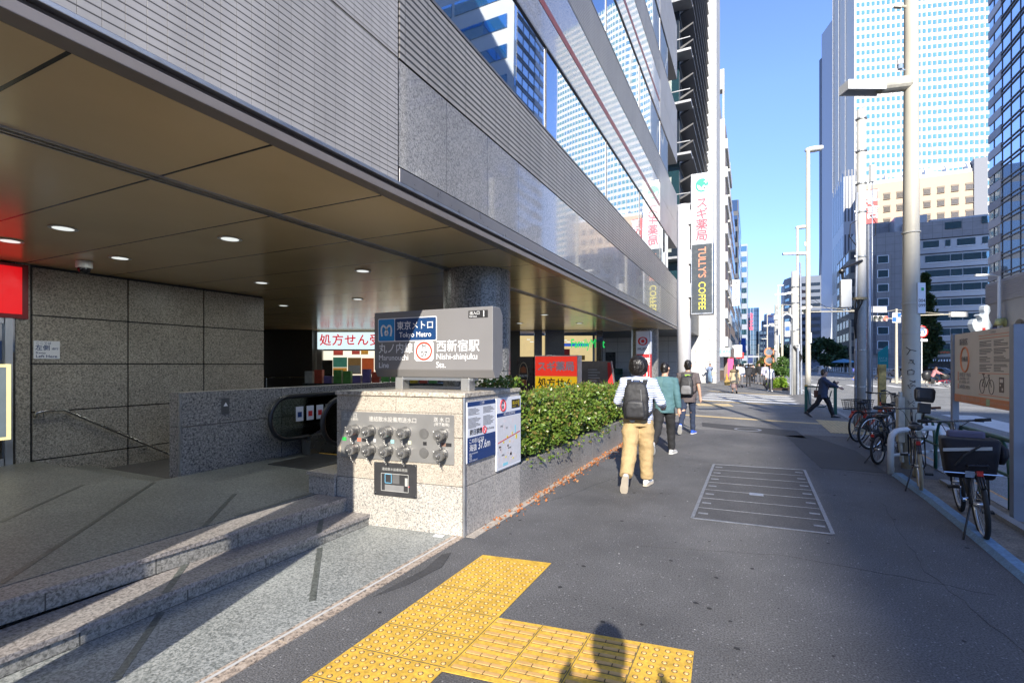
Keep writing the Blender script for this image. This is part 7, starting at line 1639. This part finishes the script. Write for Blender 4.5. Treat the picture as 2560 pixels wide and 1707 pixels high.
clump_tree('street_tree', 'green tree behind the beige notice board, left of its post', 'tree', (24.6, 70, 0), 2.8, (0,0,4.6,2.4,2.4,1.6), 2400, .34, mdgreen, 11, .2, 8)
clump_tree('roadside_bush', 'large rusty green bush on the sidewalk edge behind the slim patched pole', 'bush', (1.5, 78, 0), .6, (0,0,1.6,1.5,2.5,1.4), 3200, .24, rust, 13, .12, 9)
clump_tree('roadside_bush', 'bright yellow green low bush on the planted strip at the bundled poles', 'bush', (1.55, 38.2, 0), .15, (0,0,.42,.62,1.4,.45), 2600, .13, brgreen, 14, .05, 9)
clump_tree('roadside_bush', 'loose leafy green shrub behind the bright low bush', 'bush', (1.95, 42, 0), .8, (0,0,1.45,.62,1.2,1.05), 1700, .14, mdgreen, 15, .06, 10)
g = MB(); g.box(.9, 2.4, 36.6, 50, 0, .12); tag(g.build('planted_strip', M('soil', ())), kind='structure')
# ================================================================ far side of the road
isl = MB(); isl.prism([(12.4,60.5),(16.0,60),(19.0,92),(18.4,128),(16.4,166),(15.4,166),(17.0,126),(16.8,92),(14.6,71)], (0,0,-.104), (1,0,0), (0,1,0), (0,0,.20)); tag(isl.build('road_island', M('island_concrete', (.42,.39,.33), .8, var=.1)), kind='structure')
def white_fence(label, pts, z=.09):
    t = thing('white_fence', label, 'fence', (pts[0][0], pts[0][1], z))
    for h in (.95, .55): g = MB(); g.tube([(x,y,z+h) for x,y in pts], .06, 6); g.build('rail', white_paint, t)
    for (xa,ya),(xb,yb) in zip(pts, pts[1:]):
        L = math.hypot(xb-xa, yb-ya); n = max(1,int(L/2.4))
        for i in range(n+1): f = i/n; x = xa+(xb-xa)*f; y = ya+(yb-ya)*f; g = MB(); g.box(x-.08,x+.08,y-.08,y+.08,z,z+1.05); g.build('post', white_paint, t)
    return t
white_fence('long white post and rail fence on the road island left of the crossing', [(18.2,96),(17.9,126),(15.9,165)])
white_fence('short white post and rail fence on the near end of the road island', [(14.4,68),(17.2,80),(18.4,93)])
def car(label, loc, rz, col, L=4.4, w=1.75, h=1.45, van=False, group='cars on the far road'):
    t = thing('parked_car', label, 'car', loc, rz, group); pm_ = M('car_paint_%d_%d' % (col[0]*100, col[2]*100), col, .25, coat=.6, var=.03)
    pr = [(-L/2,.35),(-L/2,.80),(-L/2+.1,.92),(-L*.28,h*.96),(-L*.1,h),(L*.12,h*.98),(L*.28,.95),(L*.46,.82),(L/2,.62),(L/2,.33)] if not van else [(-L/2,.4),(-L/2,h*.95),(-L/2+.1,h),(L*.3,h),(L*.42,h*.62),(L/2,h*.5),(L/2,.38)]
    g = MB(); rr = []
    for x, k in ((-w/2,.94),(-w/2+.08,1),(w/2-.08,1),(w/2,.94)): rr.append([(x, p[0]*(.985 if k < 1 else 1), .62+(p[1]-.62)*(k if p[1] > .9 else 1)) for p in pr])
    g.rings(rr); g.build('body', pm_, t, world=False)
    wn = M('car_window', (.03,.04,.05), .08, spec=.8, var=0)
    g = MB()
    if not van:
        for sx in (-1,1): g.prism([(-L*.30,.95),(-L*.22,h*.90),(L*.08,h*.91),(L*.22,.95)], (sx*(w/2+.004)-.004,0,0), (0,1,0), (0,0,1), (.008,0,0))
        g.prism([(-w*.40,0),(w*.40,0),(w*.34,.46),(-w*.34,.46)], (0,-L/2+.12,.93), (1,0,0), (0,.62*1.0,.9), (0,-.02,.012)); g.prism([(-w*.40,0),(w*.40,0),(w*.34,.5),(-w*.34,.5)], (0,L*.285,.97), (1,0,0), (0,-.9,.62), (0,.012,.02))
    else:
        g.box(-w/2-.006, w/2+.006, L*.05, L*.28, h*.62, h*.9); g.box(-w*.42, w*.42, -L/2-.01, -L/2, h*.6, h*.9); g.prism([(-w*.42,0),(w*.42,0),(w*.4,.62),(-w*.4,.62)], (0,L*.425,h*.63), (1,0,0), (0,-.35,.9), (0,.02,.01))
    g.build('windows', wn, t, world=False)
    for sx in (-1,1):
        for sy in (-.31,.31):
            g = MB(); g.cyl((sx*(w/2-.18),L*sy,.32),(sx*(w/2+.01),L*sy,.32), .32,.32,18); wh_ = g.build('wheel', black_rubber, t, world=False); g = MB(); g.cyl((sx*(w/2+.011),L*sy,.32),(sx*(w/2+.02),L*sy,.32), .2,.19,14); g.build('rim', alu, wh_, world=False)
        g = MB(); g.box(sx*w*.34-.14, sx*w*.34+.14, L/2-.06, L/2+.012, .62, .74); g.build('headlight', M('headlight', (.75,.75,.7), .2), t, world=False)
        g = MB(); g.box(sx*w*.38-.12, sx*w*.38+.12, -L/2-.012, -L/2+.05, .68, .84); g.build('tail_light', M('reflector_red', ()), t, world=False)
    return t
car('silver car behind the short white fence', (18.6, 84, -.1), R(25), (.42,.44,.45)); car('pale blue car to the right of the silver car', (20.6, 80, -.1), R(70), (.30,.42,.55)); car('white car behind the far end of the long white fence', (20.0, 190, -.1), R(20), (.65,.66,.68))
car('dark blue car behind the cargo bicycle rider', (22.0, 72, -.1), R(80), (.03,.05,.10)); car('white van far down the road at the end of the sidewalk', (-.7, 120, 0), 0, (.7,.7,.7), 4.6, 1.8, 1.95, van=True)
car('tall black delivery van behind the beige notice board', (23.6, 66.5, -.1), R(80), (.02,.02,.022), 5.0, 1.9, 2.5, van=True, group=None)
# cargo bicycle with rider
CB = (12.9, 51, -.1); cr_ = R(-80)
cb = bicycle('red cargo bicycle with black rain covers front and rear ridden along the road', CB, cr_, r=.26, L=1.25, fm=M('frame_red', (.5,.02,.03), .35), low=True, stand=False, rack=True, sadz=.80, barz=.98, barw=.28)
cb['group'] = 'ridden bicycle'; cb.name = 'cargo_bicycle'
cov = M('rain_cover', (.02,.021,.023), .4, var=.3, vs=6)
g = MB(); g.ell([(0,-.12,.50),(0,-.14,.7),(0,-.16,1.0),(0,-.1,1.22),(0,-.02,1.28)], [(.16,.18),(.24,.30),(.24,.32),(.2,.24),(.08,.10)], 14); g.build('rear_cover', cov, cb, world=False, smooth=True)
g = MB(); g.ell([(0,1.02,.58),(0,1.1,.72),(0,1.14,.9),(0,1.0,1.06),(0,.9,1.1)], [(.14,.16),(.22,.30),(.22,.34),(.16,.2),(.06,.06)], 14); g.build('front_cover', cov, cb, world=False, smooth=True)
g = MB(); g.box(-.26,.26,.05,.35,.34,.62); g.build('side_cover', cov, cb, world=False, bevel=.06)
person('person in a pink top and black trousers riding the covered cargo bicycle', (CB[0]+.28, CB[1]+.05, -.1), cr_, 1.62, legs=((72,62),(58,74)), arms=((52,10,8),(52,10,8)), lean=20, top=cloth('pink_top', (.55,.24,.25)), pants=blacktr, shoe=whiteshoe, hair='long', hairm=brownh, topw=1.15, seat=.02)
# second rider in red with an orange box
rb = bicycle('bicycle with an orange delivery box behind the cargo bicycle', (14.9, 63, -.1), R(95), r=.33, L=1.05, stand=False); rb['group'] = 'ridden bicycle'; rb.name = 'delivery_bicycle'
g = MB(); g.box(-.22,.22,-.3,.12,.74,1.18); g.build('delivery_box', M('box_orange', (.8,.33,.03), .5), rb, world=False, bevel=.02)
person('person in a red top riding the bicycle with the orange box', (14.6, 62.98, -.05), R(95), 1.7, legs=((70,60),(55,72)), arms=((50,10,8),(50,10,8)), lean=22, top=cloth('red_top', (.6,.05,.04)), pants=greyd, shoe=blackshoe, hair='short', topw=1.15, seat=.05)
# traffic signals and signs on the far corner
sgp = thing('traffic_signal', 'traffic signal mast with a red light and a white name plate over the crossing', 'traffic signal', (12.4, 58.6, -.1))
g = MB(); g.tube([(12.4,58.6,-.1),(12.4,58.6,7.0)], [.13,.10], 12); g.tube([(12.4,58.6,6.05),(10.6,57.6,6.1)], .05, 8); g.tube([(12.4,58.6,6.3),(17.0,60.7,6.45)], .06, 8); g.tube([(12.4,58.6,6.9),(16.4,60.4,6.5)], .02, 5); g.tube([(12.4,58.6,6.9),(10.8,57.7,6.6)], .02, 5); g.build('mast', cream_paint, sgp)
su = Vector((.88,.47,0)).normalized(); sn = Vector((.47,-.88,0)).normalized()
def sbox2(c, a, b, th, m, name, par): g = MB(); g.obox(c, su*a, sn*th, Vector((0,0,b))); return g.build(name, m, par)
c0 = Vector((10.8,57.65,6.05)); hd = sbox2(c0, .82, .27, .10, M('signal_white', (.62,.62,.60), .4), 'signal_head', sgp)
for k, m_ in ((-1, M('lens_dark', (.03,.04,.035), .2)), (0, M('lens_dark', ())), (1, M('lens_red', (.8,.06,.04), .3, emit=2.2, ecol=(1,.07,.04)))):
    q = c0 + su*(.5*k) + sn*.105; g = MB(); g.tube([q, q+sn*.015], .19, 18); g.build('lens', m_, hd); g = MB(); g.tube([q + Vector((0,0,.02)), q+sn*.22+Vector((0,0,.02))], .215, 18, cap=False); g.build('hood', M('signal_white', ()), hd)
np_ = sbox2(Vector((10.75,57.6,6.92)), .88, .28, .03, paper_white, 'name_plate', sgp)
text('東京医大病院前', Vector((10.75,57.6,7.05))+sn*.035, su, (0,0,1), .27, M('plate_blue', (.05,.15,.5), .5), sgp); text('Tokyo Medical Univ. Hosp.', Vector((10.75,57.6,6.78))+sn*.035, su, (0,0,1), .13, M('plate_blue', ()), sgp)
c1 = Vector((12.4,58.55,6.15)); sbox2(c1, .42, .48, .02, paper_white, 'corner_plate', sgp)
for dx, dz in ((.21,.24),(-.21,-.18)): sbox2(c1 + su*dx + Vector((0,0,dz))+sn*.025, .2, .2, .005, M('plate_blue2', (.04,.16,.6), .5), 'blue_square', sgp)
c2 = Vector((17.0,60.7,6.45)); sbox2(c2+su*.8, .85, .23, .14, M('signal_white', ()), 'signal_back', sgp)
ts = thing('round_traffic_sign', 'round red edged traffic sign with blue arrow beside the cream lamp pole', 'traffic sign', (15.2, 62.2, -.1))
g = MB(); g.tube([(15.2,62.2,-.1),(15.2,62.2,5.6)], .05, 8); g.build('post', white_paint, ts)
q = Vector((15.2,62.1,4.95)); g = MB(); g.tube([q, q+sn*.03], .60, 28); g.build('rim', ink_red, ts); g = MB(); g.tube([q+sn*.031, q+sn*.04], .47, 28); g.build('face', paper_white, ts)
g = MB(); g.tube([q+sn*.05+su*.22*math.cos(R(a))+Vector((0,0,.2*math.sin(R(a)))) for a in range(-20,170,25)], .045, 6); g.prism([(-.17,-.08),(.05,-.06),(-.1,-.24)], q+sn*.05+su*.26, su, (0,0,1), sn*.01); g.build('arrow', M('plate_blue2', ()), ts)
sbox2(Vector((15.2,62.1,4.1)), .55, .12, .02, paper_white, 'sub_plate', ts)
s2 = thing('traffic_signal', 'signal mast on the near kerb with its lights turned away over the sidewalk crossing', 'traffic signal', (2.4, 50, 0))
g = MB(); g.tube([(2.4,50,0),(2.4,50,7)], .10, 10); g.tube([(2.4,50,6.3),(9.0,53,6.4)], .05, 8); g.tube([(2.4,50,7),(8.6,52.8,6.45)], .02, 5); g.build('mast', cream_paint, s2)
c3 = Vector((3.7,50.4,6.4)); h3 = sbox2(c3, .85, .25, .1, M('signal_white', ()), 'signal_head', s2)
for k in (-1,0,1): q = c3 + su*(.5*k) + sn*.105; g = MB(); g.tube([q, q+sn*.2], .2, 16); g.build('hood', M('lens_dark', ()), h3)
fl2 = thing('street_lamp', 'white street lamp across the road at the sculpture, right of the cream pole', 'street lamp', (20.0, 59.2, 0)); g = MB(); g.tube([(20.0,59.2,-.1),(20.0,59.2,9.6),(19.3,59.0,9.75)], [.16,.12,.10], 12); g.obox((18.8,58.9,9.75), (.6,.1,0), (0,.2,0), (0,0,.08)); g.tube([(20.0,59.2,5.7),(21.5,59.7,5.7)], .09, 8); g.build('pole', white_paint, fl2)
fl3 = thing('street_lamp', 'cream street lamp standing before the tan apartment building', 'street lamp', (14.6, 98, 0)); g = MB(); g.tube([(14.6,98,-.1),(14.6,98,9.0),(14.0,98,9.2)], [.16,.12,.1], 10); g.obox((13.7,98,9.2), (.5,0,0), (0,.2,0), (0,0,.07)); g.build('pole', cream_paint, fl3)
rbn = thing('vertical_red_sign', 'narrow vertical red sign with white characters on the tan apartment building', 'sign', (21.8, 128, 6)); g = MB(); g.box(21.2,22.3,128,128.3,5.0,10.8); g.build('panel', M('sign_crimson', (.45,.02,.06), .5), rbn); text('東\n京\n医\n大\n通\n り', (21.75,127.95,8.0), (1,0,0), (0,0,1), .95, ink_white, rbn)
g = MB(); g.tube([(21.75,128.1,-.1),(21.75,128.1,5.0)], .15, 8); g.build('post', black_metal, rbn)
tq = MB(); tq.prism([(0,0),(1.5,0),(1.5,5.2),(0,4.0)], (20.6,110,0), (1,0,0), (0,0,1), (0,.3,0)); tq = tq.build('teal_pylon', M('teal_panel', (.01,.30,.30), .5)); tag(tq, 'teal slanted topped pylon sign before the grey corner building', 'sign')
text('EAT &\nSHOP', (21.35,109.98,2.6), (1,0,0), (0,0,1), .45, M('pale_teal', (.4,.7,.68), .5), tq)
# abstract sculpture on the corner
sc = thing('abstract_sculpture', 'white wavy abstract sculpture with blue and yellow arms above the notice board', 'sculpture', (18.9, 58, 0))
wv = [(-.9,0),(-.55,1.0),(-.5,1.55),(-.85,2.0),(-1.0,2.5),(-.85,2.95),(-.55,3.05),(-.45,2.75),(-.2,2.6),(.05,2.75),(.05,3.05),(-.15,3.25),(-.35,3.4),(-.2,3.55),(.15,3.45),(.3,3.65),(.2,4.0),(.25,4.35),(.55,4.5),(.85,4.3),(.9,3.9),(.7,3.4),(.8,2.9),(1.1,2.4),(1.1,1.0),(1.0,0)]
scm = M('sculpture_white', (.46,.51,.54), .5, var=.06)
g = MB(); g.prism([(a*.9, b*.86+3.15-.0) for a, b in wv], (18.5,58.2,0), su, (0,0,1), -sn*.5); g.build('white_body', scm, sc, bevel=.03)
g = MB(); g.box(17.6,20.6,58.0,59.4,0,3.2); g.build('plinth', M('plinth_grey', (.25,.25,.25), .7), sc)
g = MB(); g.tube([Vector((18.5,58.2,3.3))+su*x+Vector((0,0,z)) for x, z in ((1.0,0),(1.05,.9),(1.3,1.5),(1.7,1.5),(1.9,.8),(1.95,0))], .24, 10); g.build('blue_arm', M('sculpture_blue', (.03,.07,.30), .5), sc, smooth=True)
g = MB(); g.tube([Vector((18.5,58.1,3.3))+su*x+Vector((0,0,z)) for x, z in ((1.4,1.9),(1.5,2.3),(1.9,2.35),(2.1,2.0),(2.3,2.25),(2.7,2.2),(2.85,1.5),(2.9,0))], .26, 10); g.build('yellow_arm', M('sculpture_yellow', (.50,.48,.20), .5), sc, smooth=True)
g = MB(); g.obox(Vector((18.5,58.2,4.6))+sn*.03+su*.15, su*.13, sn*.02, Vector((0,0,.36))); g.build('red_window', M('sculpture_red', (.4,.03,.03), .5), sc)
# parasol and crowd below the far trees
pa = thing('blue_parasol', 'pale blue parasol of a stand under the dark trees', 'parasol', (19.6, 140, 0)); g = MB(); g.ell([(19.6,140,2.2),(19.6,140,2.6),(19.6,140,3.1)], [(2.6,2.6),(2.0,2.0),(.1,.1)], 12); g.build('canopy', M('parasol_blue', (.12,.30,.42), .6), pa); g = MB(); g.cyl((19.6,140,0),(19.6,140,2.5), .06,.06,8); g.build('pole', white_paint, pa)
# mirror on the pole, shop clutter, wires
om = thing('traffic_mirror', 'pair of orange round traffic mirrors on the slim patched pole', 'mirror', (1.5, 52.6, 0))
for z in (2.85, 2.05): g = MB(); g.tube([(1.45,52.5,z),(1.45,52.4,z+.01)], [.40,.42], 20); o = g.build('frame', M('mirror_orange', (.75,.20,.06), .4), om); g = MB(); g.tube([(1.45,52.39,z),(1.45,52.37,z)], [.31,.30], 20); g.build('mirror_face', chrome, o)
g = MB(); g.tube([(1.5,52.6,0),(1.5,52.6,3.0)], .05, 8); g.build('post', M('mirror_orange', ()), om)
bn = MB(); bn.box(-2.3,-1.75,57.0,57.05,.4,2.3); tag(bn.build('pink_banner', M('banner_pink', (.75,.10,.28), .7)), 'bright pink upright banner at the shop entrance', 'banner')
cl = MB(); cl.box(-3.1,-2.55,54.6,54.9,.1,1.1); tag(cl.build('menu_board', M('board_dark', (.06,.04,.03), .6, var=.6, vs=6)), 'dark standing menu board outside the white tiled building', 'menu board')
cn = MB(); cn.cyl((-2.3,55,0),(-2.3,55,.75), .16,.05,14); tag(cn.build('orange_cone', M('cone_orange', (.8,.28,.03), .6)), 'orange traffic cone beside the standing menu board', 'cone')
wc = MB(); wc.cyl((11.0,102,-.1),(11.0,102,1.5), .7,.2,14); tag(wc.build('white_cone', white_paint), 'large white road cone on the far lane left of the long white fence', 'cone')
for i, (a, b, sag, lab) in enumerate((((2.05,53,7.0),(2.16,32.1,6.6),.6,'black cable slung from the bundled poles to the slim patched pole'),((2.16,32.1,5.6),(12.4,58.6,6.9),.7,'thin cable slung from the bundled poles to the signal mast'),((2.16,32.1,6.2),(24,120,9),1.5,'thin cable slung from the bundled poles across the road'))):
    g = MB(); A_ = Vector(a); B_ = Vector(b); g.tube([A_.lerp(B_, k/12) - Vector((0,0,sag*4*(k/12)*(1-k/12))) for k in range(13)], .012, 5); tag(g.build('overhead_cable', black_rubber), lab, 'cable', 'overhead cables')
# side view of a small shop sign row down the left
for i, (y, z0, z1, m_, lab) in enumerate(((105,2.9,3.5,ink_red,'small red sign plate on the shop fronts far down the left'),(92,3.0,5.0,paper_white,'white sign plate on the shop fronts far down the left'),(112,3.0,4.2,ink_red,'red sign plate farthest down the left shop fronts'),(150,5,9,M('plate_blue2',()),'tall blue sign plate far down the left shop fronts'))):
    g = MB(); g.box(-2.7,-1.5,y,y+.2,z0,z1); tag(g.build('shop_sign', m_), lab, 'sign')
bg_ = MB(); bg_.box(-3, 14, 262, 263, 5.2, 6.0); 
for x in (-2.5, 13): bg_.box(x-.3, x+.3, 262.2, 262.8, 0, 5.2)
tag(bg_.build('gantry', M('gantry_grey', (.35,.37,.40), .5)), 'low grey gantry crossing the street far ahead', 'gantry')
st_ = MB()
for i in range(5): st_.cyl((2.25, 33.4+i*.5, 0), (2.25, 33.4+i*.5, .95), .06, .06, 8)
st_.box(2.22,2.28,33.3,35.5,.9,.95); tag(st_.build('black_fence', black_metal), 'short black fence beside the bundled poles', 'fence')
bpy.data.scenes.remove(TMP)
